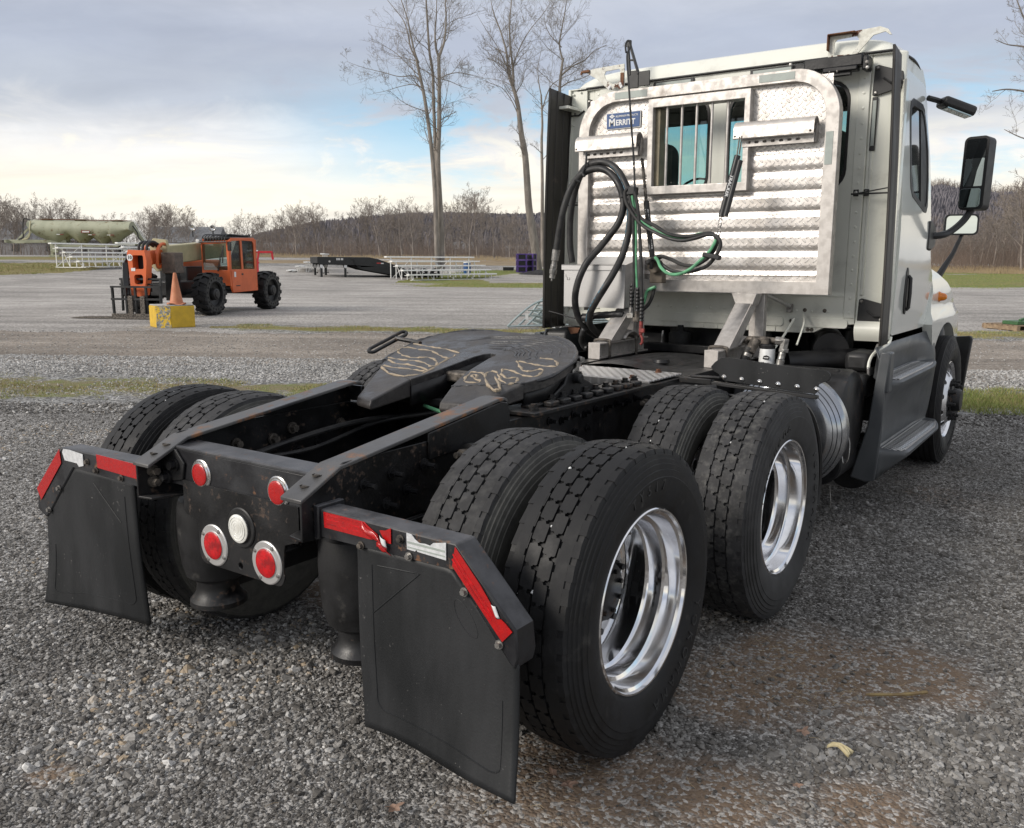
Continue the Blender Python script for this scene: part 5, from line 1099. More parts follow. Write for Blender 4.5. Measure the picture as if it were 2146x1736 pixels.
# quarter fender behind the tandem with upright flap of rubber bolted on
def fend(u, v):
    x = .60+.59*u; a = math.radians(72-86*v); R_ = .585
    return (x, 1.32+R_*math.cos(a)*.98, .5+R_*math.sin(a)*.80)
b = MB(); b.grid(fend, 6, 14); o = b.build('quarter_fender', M['plastic'], truck, solid=.012)
for uu in (0, 1):
    q = MB(); q.tube([fend(uu, k/14) for k in range(15)], .012, 6); q.build('fender_lip', M['plastic'], o)
pz = [(.62,1.045),(.655,1.072),(.70,1.075),(.95,1.055),(1.10,1.048)]+[(1.175+.035*math.cos(a),1.015+.03*math.sin(a)) for a in np.linspace(PI/2,-PI/2,7)]+[(1.155,.972),(1.150,.935),(1.14,.925),(.66,.955),(.645,.985),(.615,1.0),(.60,1.02)]
b = MB(); b.prism(pz, 'y', 1.895, 1.904); o = part('fender_flap', b, M['flap'], .002)
b = MB(); b.prism([(.62,.948),(1.16,.922),(1.16,.905),(.62,.930)], 'y', 1.86, 1.90); part('fender_bracket', b, M['plastic'])
for k in range(6):
    x = .675+k*.0945; q = MB(); q.lathe([(-.0,.013),(-.003,.013),(-.006,.008),(-.008,.007),(-.012,.0)], 14, 'y', (x, 1.895, .972-k*.0045)); q.build('bolt', M['chrome'], o)
b = MB(); b.box((.44,1.86,.93), (.62,1.90,.96)); b.cyl((.50,1.88,.965),(.66,1.88,.968),.009,8); b.cyl((.42,1.70,.90), (.66,1.84,.92), .020, 10); part('fender_arm', b, M['black'], .004)
part('tube_tag', MB().cyl((.535,1.767,.910), (.575,1.79,.913), .0225, 12), M['print'], 0)
# hydraulic filter with fittings
fx, fy = .605, 2.72
b = MB(); b.lathe([(.90,.0),(.90,.046),(1.045,.0475),(1.05,.045)], 32, 'z', (fx, fy, 0)); flt = part('hydraulic_filter', b, M['print'], 0)
b = MB(); b.lathe([(1.050,.046),(1.068,.048),(1.075,.040),(1.085,.025)], 32, 'z', (fx, fy, 0)); part('filter_cap', b, M['plastic'], 0, parent=flt)
b = MB(); b.prism([(.618,.99),(.648,.985),(.65,.998),(.643,1.006),(.636,1.002),(.630,1.008),(.620,1.004)], 'y', fy-.0478, fy-.0465)
text_o = text_mesh('Muncie', .017, M['plastic'], 'filter_lettering', flt, (fx+.012, fy-.0485, .968), ROT_BACK); text_mesh('Power', .015, M['plastic'], 'filter_lettering', flt, (fx+.012, fy-.0485, .953), ROT_BACK)
text_mesh('Products', .014, M['plastic'], 'filter_lettering', flt, (fx+.012, fy-.0485, .938), ROT_BACK)
q = MB(); q.prism([(fx-.008,.992),(fx+.004,.988),(fx+.030,.990),(fx+.034,.998),(fx+.030,1.010),(fx+.016,1.014),(fx-.002,1.010)], 'y', fy-.0492, fy-.0478); q.build('filter_emblem', M['plastic'], flt)
q = MB(); q.prism([(fx+.0,.998),(fx+.026,.998),(fx+.026,1.002),(fx+.0,1.002)], 'y', fy-.0498, fy-.0492); q.build('filter_emblem_bar', M['print'], flt)
b = MB(); b.tube([(fx-.13,fy,1.085),(fx-.12,fy,1.10),(fx-.02,fy,1.102),(fx+.05,fy,1.098)], .018, 12); b.box((fx-.06,fy-.035,1.078),(fx+.02,fy+.035,1.112)); b.cyl((fx-.055,fy-.03,1.105),(fx-.085,fy-.06,1.03),.030,12); part('filter_head', b, M['dirtysteel'], .004)
b = MB(); b.cyl((fx-.09,fy-.06,1.045), (fx-.115,fy-.08,.965), .026, 14); b.cyl((fx-.085,fy-.058,1.055),(fx-.09,fy-.062,1.04),.029,14); part('suction_hose', b, M['hose'], 0)
part('hose_clamp', MB().cyl((fx-.092,fy-.065,1.022), (fx-.098,fy-.07,1.004), .028, 16), M['steel'], 0)
b = MB(); b.cyl((fx+.05,fy,1.098), (fx+.10,fy,1.098), .026, 6); b.cyl((fx+.105,fy,1.112),(fx+.095,fy,1.04),.026,6); b.cyl((fx+.095,fy,1.04),(fx+.088,fy-.01,.99),.020,12); b.cyl((fx+.10,fy,1.055),(fx+.098,fy,1.035),.031,6); b.cyl((fx+.088,fy-.01,.99),(fx+.080,fy-.02,.91),.024,12)
part('pressure_fitting', b, M['steel'], .002)
part('filter_strap', MB().tube(spline([(.595,3.22,1.20),(.575,3.10,1.10),(.57,2.95,1.03)], 4), .008, 6).tube(spline([(.64,3.26,1.23),(.67,3.18,1.17),(.675,3.05,1.05)], 4), .006, 6), M['cream'], 0)
# ================================================================ cab
def clear_glass(name, tint, gl=.10):
    m = bpy.data.materials.new(name); m.use_nodes = True; t = NT(m.node_tree); t.n.clear()
    out = t.new('ShaderNodeOutputMaterial'); mx = t.new('ShaderNodeMixShader'); a = t.new('ShaderNodeBsdfTransparent'); g = t.new('ShaderNodeBsdfGlossy')
    a.inputs[0].default_value = (*tint, 1); g.inputs['Roughness'].default_value = .01
    fr = t.new('ShaderNodeFresnel'); fr.inputs[0].default_value = 1.5
    t.l.new(t.m('ADD', t.m('MULTIPLY', fr.outputs[0], .9), gl*.3), mx.inputs[0]); t.l.new(a.outputs[0], mx.inputs[1]); t.l.new(g.outputs[0], mx.inputs[2]); t.l.new(mx.outputs[0], out.inputs[0])
    return m
M['pane'] = clear_glass('tinted_pane', (.55,.80,.80)); M['pane2'] = clear_glass('cab_rear_pane', (.80,.90,.88))
YW = 3.30
w1 = rrect(.062, 1.985, .835, 2.645, .13); w2 = rrect(-.835, 1.985, -.062, 2.645, .13)
wall = [(-.945,1.17),(-.86,1.15),(-.80,1.125),(-.70,1.105),(.62,1.105),(.70,1.112),(.745,1.135),(.79,1.158),(.86,1.165),(.945,1.172),(.945,2.772),(-.945,2.772)]
b = MB(); b.prism(wall, 'y', YW, YW+.02, [w1, w2]); part('cab_back_wall', b, M['cream'], .004)
for i, h in enumerate((w1, w2)):
    cx_ = (h[0][0]+h[10][0])/2
    b = MB(); b.prism(h, 'y', YW-.004, YW+.012, [[(cx_+(x-cx_)*.955, 2.315+(z-2.315)*.955) for x, z in h]]); part('window_gasket', b, M['plastic'], .002)
    b = MB(); b.prism([(cx_+(x-cx_)*.97, 2.315+(z-2.315)*.97) for x, z in h], 'y', YW+.006, YW+.010); part('rear_window', b, M['pane2'], 0)
b = MB(); b.prism(rrect(-.055,1.96,.055,2.66,.03), 'y', YW-.012, YW+.002); part('window_pillar', b, M['cream'], .006)
# pressed ribs and rivets
for x0, x1 in ((-.405,.50),(.555,.905)):
    b = MB(); b.prism(rrect(x0,1.145,x1,1.205,.02), 'y', YW-.010, YW+.001); part('pressed_rib', b, M['cream'], .008)
for x0, x1 in ((.55,.90),(-.9,.50)):
    b = MB(); 
    for zz in (1.345,): b.tube([(x0,YW-.002,zz),(x1-.03,YW-.002,zz),(x1,YW-.002,zz+.02),(x1,YW-.002,1.95)], .006, 6)
    part('panel_crease', b, M['cream'], 0)
for s_ in (1, -1):
    b = MB(); b.box((min(s_*.875,s_*.945),YW-.008,1.21), (max(s_*.875,s_*.945),YW+.001,2.74)); part('pressed_column', b, M['cream'], .006)
    for k in range(18):
        q = MB(); q.lathe([(0,.0085),(-.003,.007),(-.005,.0)], 10, 'y', (s_*.912, YW-.008, 1.245+.087*k)); part('rivet', q, M['cream'], 0)
    # corner post and lower sill bulge
    b = MB(); b.prism([(s_*.944,YW+.004),(s_*1.10,YW+.012),(s_*1.132,YW+.035),(s_*1.132,YW+.07),(s_*.944,YW+.07)], 'z', 1.13, 2.772); part('corner_post', b, M['cream'], .01)
    b = MB(); b.box((min(s_*.965,s_*.985),YW-.002,1.35),(max(s_*.965,s_*.985),YW+.012,2.70)); part('post_ridge', b, M['cream'], .006)
    b = MB(); b.grid(lambda u, v: (s_*(.955+.175*u), YW-.045*math.sin(PI*(1-v)**.8*.9)-.0, 1.075+.13*v), 6, 10); part('sill_bulge', b, M['cream'], 0, smooth=60)
for k in range(14):
    q = MB(); q.lathe([(0,.008),(-.003,.0065),(-.005,.0)], 10, 'y', (-.40+.098*k, YW, 1.246)); part('rivet', q, M['cream'], 0)
for k in range(9):
    q = MB(); q.box((-.36+.1*k-.012, YW-.006, 1.108), (-.36+.1*k+.012, YW, 1.142)); part('pinch_weld', q, M['cream'], .003)
for x, z in ((.635,1.252),(.76,1.252),(.66,1.128),(.685,1.128),(.55,1.18)):
    q = MB(); q.lathe([(0,.013),(-.004,.012),(-.006,.0)], 12, 'y', (x, YW-.001, z)); part('worn_bolt', q, M['dirtysteel'], 0)
# roof shell
def roof(u, v):
    # u across -1..1, v from back (0) to the windscreen (1)
    a = (u-.5)*2; y = YW-.02+.82*v
    rise = .105*(1-abs(a)**7.0)**.5*(1-max(0, v-.55)*.55)
    edge = min(1.0, (v/.10)) if v < .10 else 1.0
    z = 2.775+rise*(edge*(2-edge))**.5 - max(0, v-.5)**2*.30
    x = (1.072+.035*min(1, v*2.5))*a*(1-.03*v*v)*(1 if abs(a) < .9 else 1-.02*(abs(a)-.9)*10*0)
    return (x, y, z)
b = MB(); b.grid(roof, 48, 24); part('roof', b, M['cream'], 0, smooth=50)
b = MB(); b.tube([roof(0, v/12) for v in range(12, -1, -1)][:-1]+[(x, YW-.022, 2.772) for x in np.linspace(-1.072, 1.072, 12)]+[roof(1, v/12) for v in range(1, 13)], .008, 6); part('roof_seal', b, M['plastic'], 0)
b = MB(); b.box((-1.085,YW-.015,2.758),(1.085,YW+.04,2.766)); part('roof_ledge', b, M['cream'], .002)
b = MB(); b.box((-.9,YW-.010,2.700),(.93,YW+.002,2.762)); part('upper_rail', b, M['cream'], .004)
for x0, x1 in ((-.475,-.178),(.206,.505)):
    b = MB(); b.box((x0,YW-.022,2.722),(x1,YW-.009,2.757)); o = part('clearance_lamp', b, M['plastic'], .003)
    b = MB(); b.box((x0+.02,YW-.026,2.729),(x1-.02,YW-.021,2.749)); b.build('lamp_lens', M['decal'], o, bevel=.002)
# side panels, doors
def bend_side(o, s_, cuts=True):
    me = o.data; bm = bmesh.new(); bm.from_mesh(me)
    for z in (1.5,1.75,1.9,2.05,2.2,2.35,2.5,2.62,2.7): 
        bmesh.ops.bisect_plane(bm, geom=bm.verts[:]+bm.edges[:]+bm.faces[:], plane_co=(0,0,z), plane_no=(0,0,1), dist=1e-5)
    for y in (3.6,3.8,4.0,4.2,4.35,4.5,4.6): bmesh.ops.bisect_plane(bm, geom=bm.verts[:]+bm.edges[:]+bm.faces[:], plane_co=(0,y,0), plane_no=(0,1,0), dist=1e-5)
    for v in bm.verts:
        t = min(.046, .046*max(0, (v.co.z-1.70)/.8)**1.4) + .05*max(0, v.co.y-4.0)**2*1.2 + .012*max(0, (1.45-v.co.z)/.35)**2
        v.co.x -= s_*t
    bm.normal_update(); bm.to_mesh(me); bm.free(); finish(me, 40)
win = [(3.575,2.44),(3.578,2.30),(3.59,2.08),(3.61,2.01),(3.66,1.965),(4.02,1.885),(4.09,1.885),(4.135,1.93),(4.15,2.10),(4.13,2.28),(4.06,2.44),(4.00,2.52),(3.93,2.545),(3.66,2.545),(3.60,2.52)]
door = [(3.372,1.117),(3.39,1.108),(4.42,1.105),(4.50,1.16),(4.575,1.30),(4.595,1.38),(4.56,1.46),(4.44,1.54),(4.36,1.64),(4.30,1.85),(4.215,2.24),(4.08,2.56),(3.99,2.655),(3.90,2.675),(3.42,2.69),(3.38,2.66)]
shell = [(3.33,1.125),(4.55,1.12),(4.66,1.30),(4.68,1.42),(4.55,1.58),(4.43,1.66),(4.36,1.86),(4.275,2.26),(4.15,2.56),(4.06,2.70),(3.95,2.765),(3.33,2.775)]
def scaled(P, f, c): return [(c[0]+(y-c[0])*f, c[1]+(z-c[1])*f) for y, z in P]
for s_ in (1, -1):
    b = MB(); b.prism(shell, 'x', s_*1.115, s_*1.142, [scaled(win, 1.0, (3.87,2.2))]); o = part('cab_side', b, M['cream'], 0); bend_side(o, s_)
    b = MB(); b.prism(door, 'x', s_*1.144, s_*1.160, [win]); o = part('door', b, M['creamdoor'], 0); bend_side(o, s_)
    o.modifiers.new('bevel', 'BEVEL').width = .006; o.modifiers['bevel'].segments = 3; o.modifiers['bevel'].limit_method = 'ANGLE'; o.modifiers['bevel'].angle_limit = math.radians(50)
    b = MB(); b.prism(scaled(win, 1.02, (3.87,2.2)), 'x', s_*1.150, s_*1.163, [scaled(win, .90, (3.855,2.21))]); q = part('window_seal', b, M['plastic'], 0, parent=o); bend_side(q, s_)
    b = MB(); b.prism(scaled(win, .95, (3.86,2.2)), 'x', s_*1.146, s_*1.152); q = part('side_window', b, M['darkglass'], 0, parent=o); bend_side(q, s_)
    b = MB(); b.prism([(3.93,1.91),(4.10,1.90),(4.13,1.95),(4.135,2.10),(4.11,2.28),(4.04,2.44),(3.99,2.51),(3.90,2.52)], 'x', s_*1.149, s_*1.158); q = part('quarter_bar', b, M['plastic'], 0, parent=o); bend_side(q, s_)
    # handle in its dished black escutcheon
    hp = [(3.64+.052*math.cos(a)*(1 if math.sin(a) < 0 else .95), 1.375+.148*math.sin(a)) for a in np.linspace(0, 2*PI, 26)[:-1]]
    b = MB(); b.prism(hp, 'x', s_*1.156, s_*1.166); e = part('handle_plate', b, M['plastic'], .004, parent=o)
    b = MB(); b.tube([(s_*1.166,3.655,1.47),(s_*1.180,3.655,1.455),(s_*1.182,3.655,1.36),(s_*1.180,3.65,1.27),(s_*1.166,3.65,1.255)], .012, 8); part('door_handle', b, M['plastic'], 0, parent=o)
# windscreen, pillars, dark lining added to keep the inside unlit, seats
b = MB(); b.grid(lambda u, v: ((u-.5)*2*(1.02-.0*v), 4.10+.42*(1-v)+.10*(1-((u-.5)*2)**2)-.02, 1.72+.96*v), 12, 6); o = part('windscreen', b, M['pane'], 0)
b = MB(); b.grid(lambda u, v: ((u-.5)*2*1.08, YW+.04+.72*v, 2.735-.03*v), 4, 4); b.build('ceiling_lining', M['interior'], truck)
for s_ in (1, -1):
    b = MB(); b.prism([(3.34,1.15),(4.5,1.15),(4.35,1.75),(4.15,2.4),(4.0,2.70),(3.34,2.74)], 'x', s_*1.06, s_*1.07); part('side_lining', b, M['interior'], 0)  # closed over the window opening, so the cab inside stays dark
    b = MB(); b.beam((s_*1.04,4.42,1.70),(s_*1.02,4.06,2.70),.09,.08); part('windscreen_pillar', b, M['interior'], .01)
b = MB(); b.box((-1.05,3.36,1.20),(1.05,4.5,1.24)); b.box((-1.05,4.30,1.24),(1.05,4.55,1.74)); part('dashboard', b, M['interior'], .03)
b = MB(); b.box((-1.02,4.02,2.58),(1.02,4.12,2.74)); b.beam((0,4.45,1.70),(0,4.10,2.68),.05,.05); part('header_panel', b, M['interior'], .02)
for x in (-.74, .50):
    e = empty('cab_seat', (x, 3.72, 1.24), 0, truck)
    b = MB(); b.prism(rrect(-.24,.50,.24,1.17,.10), 'y', -.06, .06); b.build('seat_back', M['seat'], e, bevel=.03)
    b = MB(); b.prism(rrect(-.12,1.14,.12,1.32,.06), 'y', -.05, .05); b.build('head_rest', M['seat'], e, bevel=.02)
    b = MB(); b.box((-.25,-.05,.38),(.25,.5,.52)); b.build('seat_cushion', M['seat'], e, bevel=.04)
part('gear_lever', MB().tube([(.0,4.0,1.24),(-.05,4.0,1.9),(-.06,3.98,2.04)], .02, 8), M['interior'], 0)
b = MB(); b.lathe([(-.015,.20),(.0,.215),(.015,.20)], 24, 'y', (-.5,4.15,1.98)); part('steering_wheel', b, M['interior'], 0)
# hood and wing
def hood(u, v):
    a = (u-.5)*2; y = 4.40+1.85*v; top = 1.74-.12*v-.34*max(0, v-.25)**1.7
    w_ = 1.09-.06*v*v*2; sh = 1-abs(a)**3.2
    x = a*w_; z = 1.28-.10*v+(top-1.28+.10*v)*max(0, sh)**.55
    return (x, y, z)
b = MB(); b.grid(hood, 40, 24); part('hood', b, M['creamdoor'], 0, smooth=60)
for s_ in (1, -1):
    arch = [(5.04+.62*math.cos(a), .50+.60*math.sin(a)) for a in np.linspace(math.radians(18), math.radians(162), 22)]
    P_ = [(4.45,.95),(4.62,1.36),(4.60,1.48),(4.80,1.46),(5.10,1.42),(5.40,1.33),(5.65,1.19),(5.78,1.0),(5.80,.72)]+arch
    P_ = [(4.44,1.115),(4.60,1.34),(4.62,1.42),(4.57,1.49),(4.62,1.52),(4.90,1.47),(5.20,1.40),(5.45,1.29),(5.62,1.15),(5.72,.98),(5.74,.86),(5.68,.86)]+[q for q in arch if q[1] > .86 and q[0] < 5.66]
    b = MB(); b.prism(P_, 'x', s_*1.10, s_*1.165); o = part('front_wing', b, M['creamdoor'], 0)
    me = o.data; bm = bmesh.new(); bm.from_mesh(me)
    for z in (.95,1.02,1.08,1.14,1.2,1.26,1.32,1.38,1.44): bmesh.ops.bisect_plane(bm, geom=bm.verts[:]+bm.edges[:]+bm.faces[:], plane_co=(0,0,z), plane_no=(0,0,1), dist=1e-5)
    for y in (4.5,4.6,4.7,4.8,4.9,5.0,5.1,5.2,5.3,5.4,5.5,5.6): bmesh.ops.bisect_plane(bm, geom=bm.verts[:]+bm.edges[:]+bm.faces[:], plane_co=(0,y,0), plane_no=(0,1,0), dist=1e-5)
    for v in bm.verts:
        k_ = -.012
        if v.co.z < 1.22: k_ = .035*min(1, (1.22-v.co.z)/.07)-.012
        if v.co.z > 1.30: k_ -= .5*(v.co.z-1.30)**1.6*1.2
        k_ -= .10*max(0, v.co.y-5.2)**2
        v.co.x += s_*k_
    bm.to_mesh(me); bm.free(); finish(me, 50)
    b = MB(); b.lathe([(0,.040),(.012,.037),(.014,.032),(.04,.026),(.055,.014),(.058,0)], 20, 'x', (1.150*1,0,0)) if s_ > 0 else b.lathe([(0,.040),(-.012,.037),(-.014,.032),(-.04,.026),(-.055,.014),(-.058,0)], 20, 'x', (-1.150,0,0))
    part('turn_signal', b, M['amber'], 0, loc=(0, 4.83, 1.300))
    b = MB(); b.lathe([(-.30,.615),(.16,.615)], 40, 'x', (s_*.86 if s_ > 0 else -.72, 5.04, .50), -.35, PI+.2); part('wheel_arch_liner', b, M['black2'], 0)
    b = MB(); b.box((min(s_*1.02,s_*1.27),5.62,.40),(max(s_*1.02,s_*1.27),5.66,.98)) if False else b.prism([(1.10,.42),(1.235,.36),(1.285,.93),(1.275,.955),(1.15,.945)], 'y', 5.66, 5.72) if s_ > 0 else b.box((-1.25,5.66,.4),(-1.1,5.72,.95))
    part('splash_guard', b, M['plastic'], .012)
b = MB(); b.box((-1.0,6.0,.35),(1.0,6.25,1.2)); part('front_bumper', b, M['fairing'], .06)
b = MB(); b.box((-.9,4.28,1.5),(.9,4.55,1.74)); part('cowl', b, M['plastic'], .03)

# side extenders
for s_ in (1, -1):
    b = MB(); b.prism([(s_*1.100,3.345),(s_*1.150,3.345),(s_*1.158,3.25),(s_*1.146,3.25)], 'z', 1.09, 2.60)
    if s_ < 0:
        b.box((-1.145,3.262,1.10),(-1.125,3.30,2.775)); b.box((-1.14,3.285,1.10),(-1.00,3.295,2.775)); b.box((-1.14,3.27,2.768),(-1.0,3.33,2.776))
        for zz in (2.53,2.60,2.67,2.74): b.cyl((-1.11,3.285,zz),(-1.11,3.270,zz),.008,8)
        for zz in (2.62,2.75): b.cyl((-1.05,3.285,zz),(-1.05,3.272,zz),.008,8)
    part('side_extender', b, M['cream'], .004)
    def rub(u, v): return (s_*(1.168-.040*v*v-.006*u), 2.985+.285*u if s_ < 0 else 3.02+.20*u, 1.072+1.655*v+.02*(1-u)*v)
    b = MB(); b.grid(rub, 8, 20); o = b.build('extender_rubber', M['extrub'], truck, solid=.008)
    for uu in (.02,.35,.65,.98): q = MB(); q.tube([(rub(uu, k/10)[0]-s_*.005, rub(uu, k/10)[1], rub(uu, k/10)[2]) for k in range(11)], .0045, 5); q.build('moulded_ridge', M['extrub'], o)
    # black mounting brackets
    for z0, z1 in ((2.525,2.70),(1.165,1.335)):
        P = [(.960,z0+.005),(.966,z1-.006),(.985,z1),(1.125,z1-.05 if z0 > 2 else z1-.035),(1.135,z1-.11 if z0>2 else z0+.03),(1.12,z0+.035),(.98,z0)]
        b = MB(); b.prism([(s_*x, z) for x, z in P], 'y', YW-.012, YW+.002); o = part('extender_bracket', b, M['plastic'], .003)
        for (x, z) in ((.982,z1-.018),(.980,z0+.018),(1.10,z1-.095 if z0 > 2 else z0+.045)):
            q = MB(); q.lathe([(0,.012),(-.004,.011),(-.010,.006),(-.011,0)], 14, 'y', (s_*x, YW-.012, z)); q.build('bolt', M['steel'], o)
        q = MB(); q.tube([(s_*1.02,YW-.018,(z0+z1)/2+.01),(s_*1.06,YW-.03,(z0+z1)/2-.02),(s_*1.13,YW-.03,(z0+z1)/2-.02)], .006, 6); q.build('stiffener', M['plastic'], o)
    b = MB(); b.box((min(s_*.89,s_*1.14),YW-.07,1.955),(max(s_*.89,s_*1.14),YW-.062,1.965)); b.beam((s_*.89,YW-.04,1.96),(s_*1.14,YW-.16,1.985),.014,.006); 
    for x in (.905,.965): b.box((s_*x-.016,YW-.014,1.95),(s_*x+.016,YW-.008,1.99))
    o = part('stay_bracket', b, M['plastic'], .002)
    for x in (.905,.965): q = MB(); q.lathe([(0,.011),(-.004,.010),(-.007,0)], 12, 'y', (s_*x, YW-.014, 1.972)); q.build('bolt', M['steel'], o)
b = MB(); b.box((.962,YW-.010,2.212),(.994,YW+.0,2.520)); o = part('marker_strip', b, M['plastic'], .003)
b = MB(); b.box((.968,YW-.013,2.24),(.988,YW-.009,2.50)); b.build('strip_lens', M['decal'], o, bevel=.002)
b = MB(); b.box((-1.148,YW-.19,2.62),(-1.05,YW-.02,2.64)); part('extender_rib', b, M['cream'], .003)

# roof brackets, light bar, antenna tripod
def rb(name, poly, holes, y0, y1, m_, tr=0):
    b = MB(); b.prism(poly, 'y', y0, y1, holes); return part(name, b, m_, .002)
rb('roof_bracket', [(-.955,2.862),(-.885,2.876),(-.645,2.882),(-.642,2.735),(-.660,2.722),(-.685,2.722),(-.700,2.738),(-.735,2.722),(-.772,2.728),(-.860,2.805),(-.940,2.850)], [[(-.800,2.825),(-.790,2.848),(-.685,2.852),(-.677,2.845),(-.677,2.775),(-.700,2.762),(-.735,2.760),(-.785,2.790)]], 3.175, 3.183, M['creamworn'])
part('rusty_angle', MB().box((-.965,3.16,2.855),(-.915,3.19,2.872)).box((-.672,3.168,2.735),(-.645,3.174,2.825)), M['rust'], .004)
part('bracket_hook', MB().tube([(-.955,3.18,2.864),(-.985,3.18,2.864),(-.988,3.18,2.848)], .010, 8), M['rust'], 0)
rb('roof_bracket', [(.700,2.750),(.700,2.885),(.725,2.893),(.99,2.905),(1.035,2.885),(1.058,2.850),(1.045,2.852),(1.02,2.872),(.955,2.860),(.90,2.80),(.86,2.755),(.80,2.755),(.742,2.755)], [[(.735,2.775),(.735,2.848),(.75,2.862),(.86,2.868),(.875,2.85),(.872,2.82),(.855,2.79),(.835,2.772)]], 3.245, 3.253, M['creamworn'])
part('rusty_angle', MB().box((.702,3.200,2.884),(.86,3.262,2.892)).box((.699,3.205,2.80),(.706,3.25,2.89)), M['rust'], .003)
for x, z in ((-.755,2.737),(-.660,2.737),(-.668,2.752)): part('bolt', MB().bolt((x, 3.174, z), 'y', .010, .012), M['print'], 0)
b = MB(); b.box((.585,3.16,2.685),(.925,3.235,2.752)); b.box((.50,3.18,2.70),(.60,3.225,2.742)); b.box((.92,3.17,2.66),(.955,3.27,2.74)); b.box((.70,3.15,2.66),(.90,3.22,2.69)); o = part('light_bar_bracket', b, M['black2'], .008)
for x, z in ((.505,2.735),(.742,2.668),(.785,2.668),(.952,2.67),(.948,2.70)): q = MB(); q.lathe([(0,.011),(-.004,.010),(-.009,0)], 12, 'y', (x, 3.158 if x < .9 else 3.17, z)); q.build('bolt', M['steel'], o)
part('bracket_foot', MB().box((.69,3.17,2.640),(.86,3.20,2.665)), M['plastic'], .004)
# antenna bracket and cable
b = MB(); b.box((-.614,3.172,2.714),(-.535,3.182,2.828)); b.box((-.530,3.165,2.720),(-.447,3.175,2.816)); b.beam((-.614,3.177,3.02),(-.535,3.177,2.80),.012,.030,(0,1,0)); b.beam((-.620,3.177,3.00),(-.600,3.177,2.80),.012,.020,(0,1,0)); b.beam((-.606,3.177,2.90),(-.572,3.177,2.895),.012,.014,(0,1,0)); b.box((-.632,3.168,2.985),(-.598,3.188,3.028))
part('antenna_bracket', b, M['plastic'], .003)
part('antenna_cable', MB().tube(spline(HOSE['antenna'], 5), .0065, 6), M['hose'], 0)

# mirrors
s_ = 1
def mirror_head(name, c, w_, h, d, rz, tilt, parent):
    e = empty(name, c, 0, parent); e.rotation_euler = (tilt, 0, rz)
    b = MB(); b.prism(rrect(-w_/2,-h/2,w_/2,h/2,min(w_,h)*.22), 'y', -.01, d); b.build('mirror_shell', M['plastic'], e, bevel=.022, seg=3)
    b = MB(); b.prism(rrect(-w_/2+.022,-h/2+h*.32,w_/2-.020,h/2-h*.30,.006), 'y', -.014, -.009); b.build('mirror_glass', M['mirror'], e)
    b = MB(); b.prism(rrect(-w_/2+.018,h/2-h*.295,w_/2-.018,h/2-.018,.015), 'y', -.013, -.009); b.build('mirror_top_panel', M['darkglass'], e)  # near-black glossy panel across the upper part of the mirror face
    b = MB(); b.prism(rrect(-w_/2+.012,-h/2+.016,w_/2-.018,-h/2+h*.29,.02), 'y', -.024, -.009); b.build('convex_glass', M['mirror2'], e, bevel=.006)
    return e
M['mirror2'] = mat('convex_mirror', (0.35,0.42,0.42), None, rough=0.02, metal=1.0)
m_ = mirror_head('door_mirror', (1.345, 4.62, 2.165), .170, .50, .095, math.radians(-16), math.radians(-3), truck)
b = MB(); b.tube(spline([(1.345,4.66,1.93),(1.30,4.62,1.84),(1.24,4.52,1.765),(1.20,4.42,1.74),(1.14,4.36,1.735)], 5), .024, 10); part('mirror_arm', b, M['plastic'], 0)
b = MB(); b.prism([(4.20,1.635),(4.22,1.83),(4.30,1.835),(4.44,1.79),(4.47,1.72),(4.44,1.67),(4.30,1.63)], 'x', 1.12, 1.165); part('mirror_base', b, M['plastic'], .015)
b = MB(); b.tube([(1.13,4.0,2.60),(1.17,4.05,2.59),(1.22,4.12,2.575)], .018, 8); e_ = part('upper_mirror_arm', b, M['plastic'], 0)
b = MB(); b.beam((1.19,4.08,2.585),(1.365,4.195,2.51),.14,.065); part('blind_spot_mirror', b, M['plastic'], .02)
b = MB(); b.beam((1.22,4.07,2.538),(1.35,4.155,2.482),.09,.010); part('blind_spot_glass', b, M['mirror2'], .002)
e_ = empty('hood_mirror', (1.10, 5.85, 1.86), 0, truck); e_.rotation_euler = (0, 0, math.radians(16))
b = MB(); b.prism(rrect(-.13,-.085,.13,.085,.035), 'y', 0, .06); b.build('mirror_shell', M['plastic'], e_, bevel=.015)
b = MB(); b.prism(rrect(-.115,-.072,.115,.072,.03), 'y', -.006, 0); b.build('mirror_glass', M['mirror'], e_)
b = MB(); b.tube([(1.11,5.9,1.80),(1.06,5.8,1.62),(.99,5.6,1.42),(.97,5.55,1.36)], [.014,.018,.03,.036], 8); part('hood_mirror_arm', b, M['plastic'], 0)

# side fairing with two steps
PROF = [(1.140,1.065),(1.128,.98),(1.118,.90),(1.114,.872),(1.122,.864),(1.20,.862),(1.262,.860),(1.275,.852),(1.272,.835),(1.242,.79),(1.215,.72),(1.200,.62),(1.188,.52),(1.172,.460),(1.180,.446),(1.26,.442),(1.325,.440),(1.338,.430),(1.335,.408),(1.27,.345),(1.215,.28)]
def flatx(z): return float(np.interp(z, [.28,.8,.95,1.065], [1.200,1.212,1.195,1.150]))
def wst(y, f1=4.20, f2=4.46):
    a = min(1, max(0, (y-3.02)/.14)); c = min(1, max(0, (f2-y)/(f2-f1))); a = a*a*(3-2*a); c = c**.5 if c > 0 else 0
    return a*c
def fpt(s_, u, k):
    x, z = PROF[k]; ye = 4.42+.20*max(0, (z-.4)/.66); y = 3.0+(ye-3.0)*u
    if z < .44: z = .44-(.44-z)*(1-.75*u)
    w_ = wst(y, 4.10, 4.50); return (s_*(flatx(z)+(x-flatx(z))*w_), y, z)
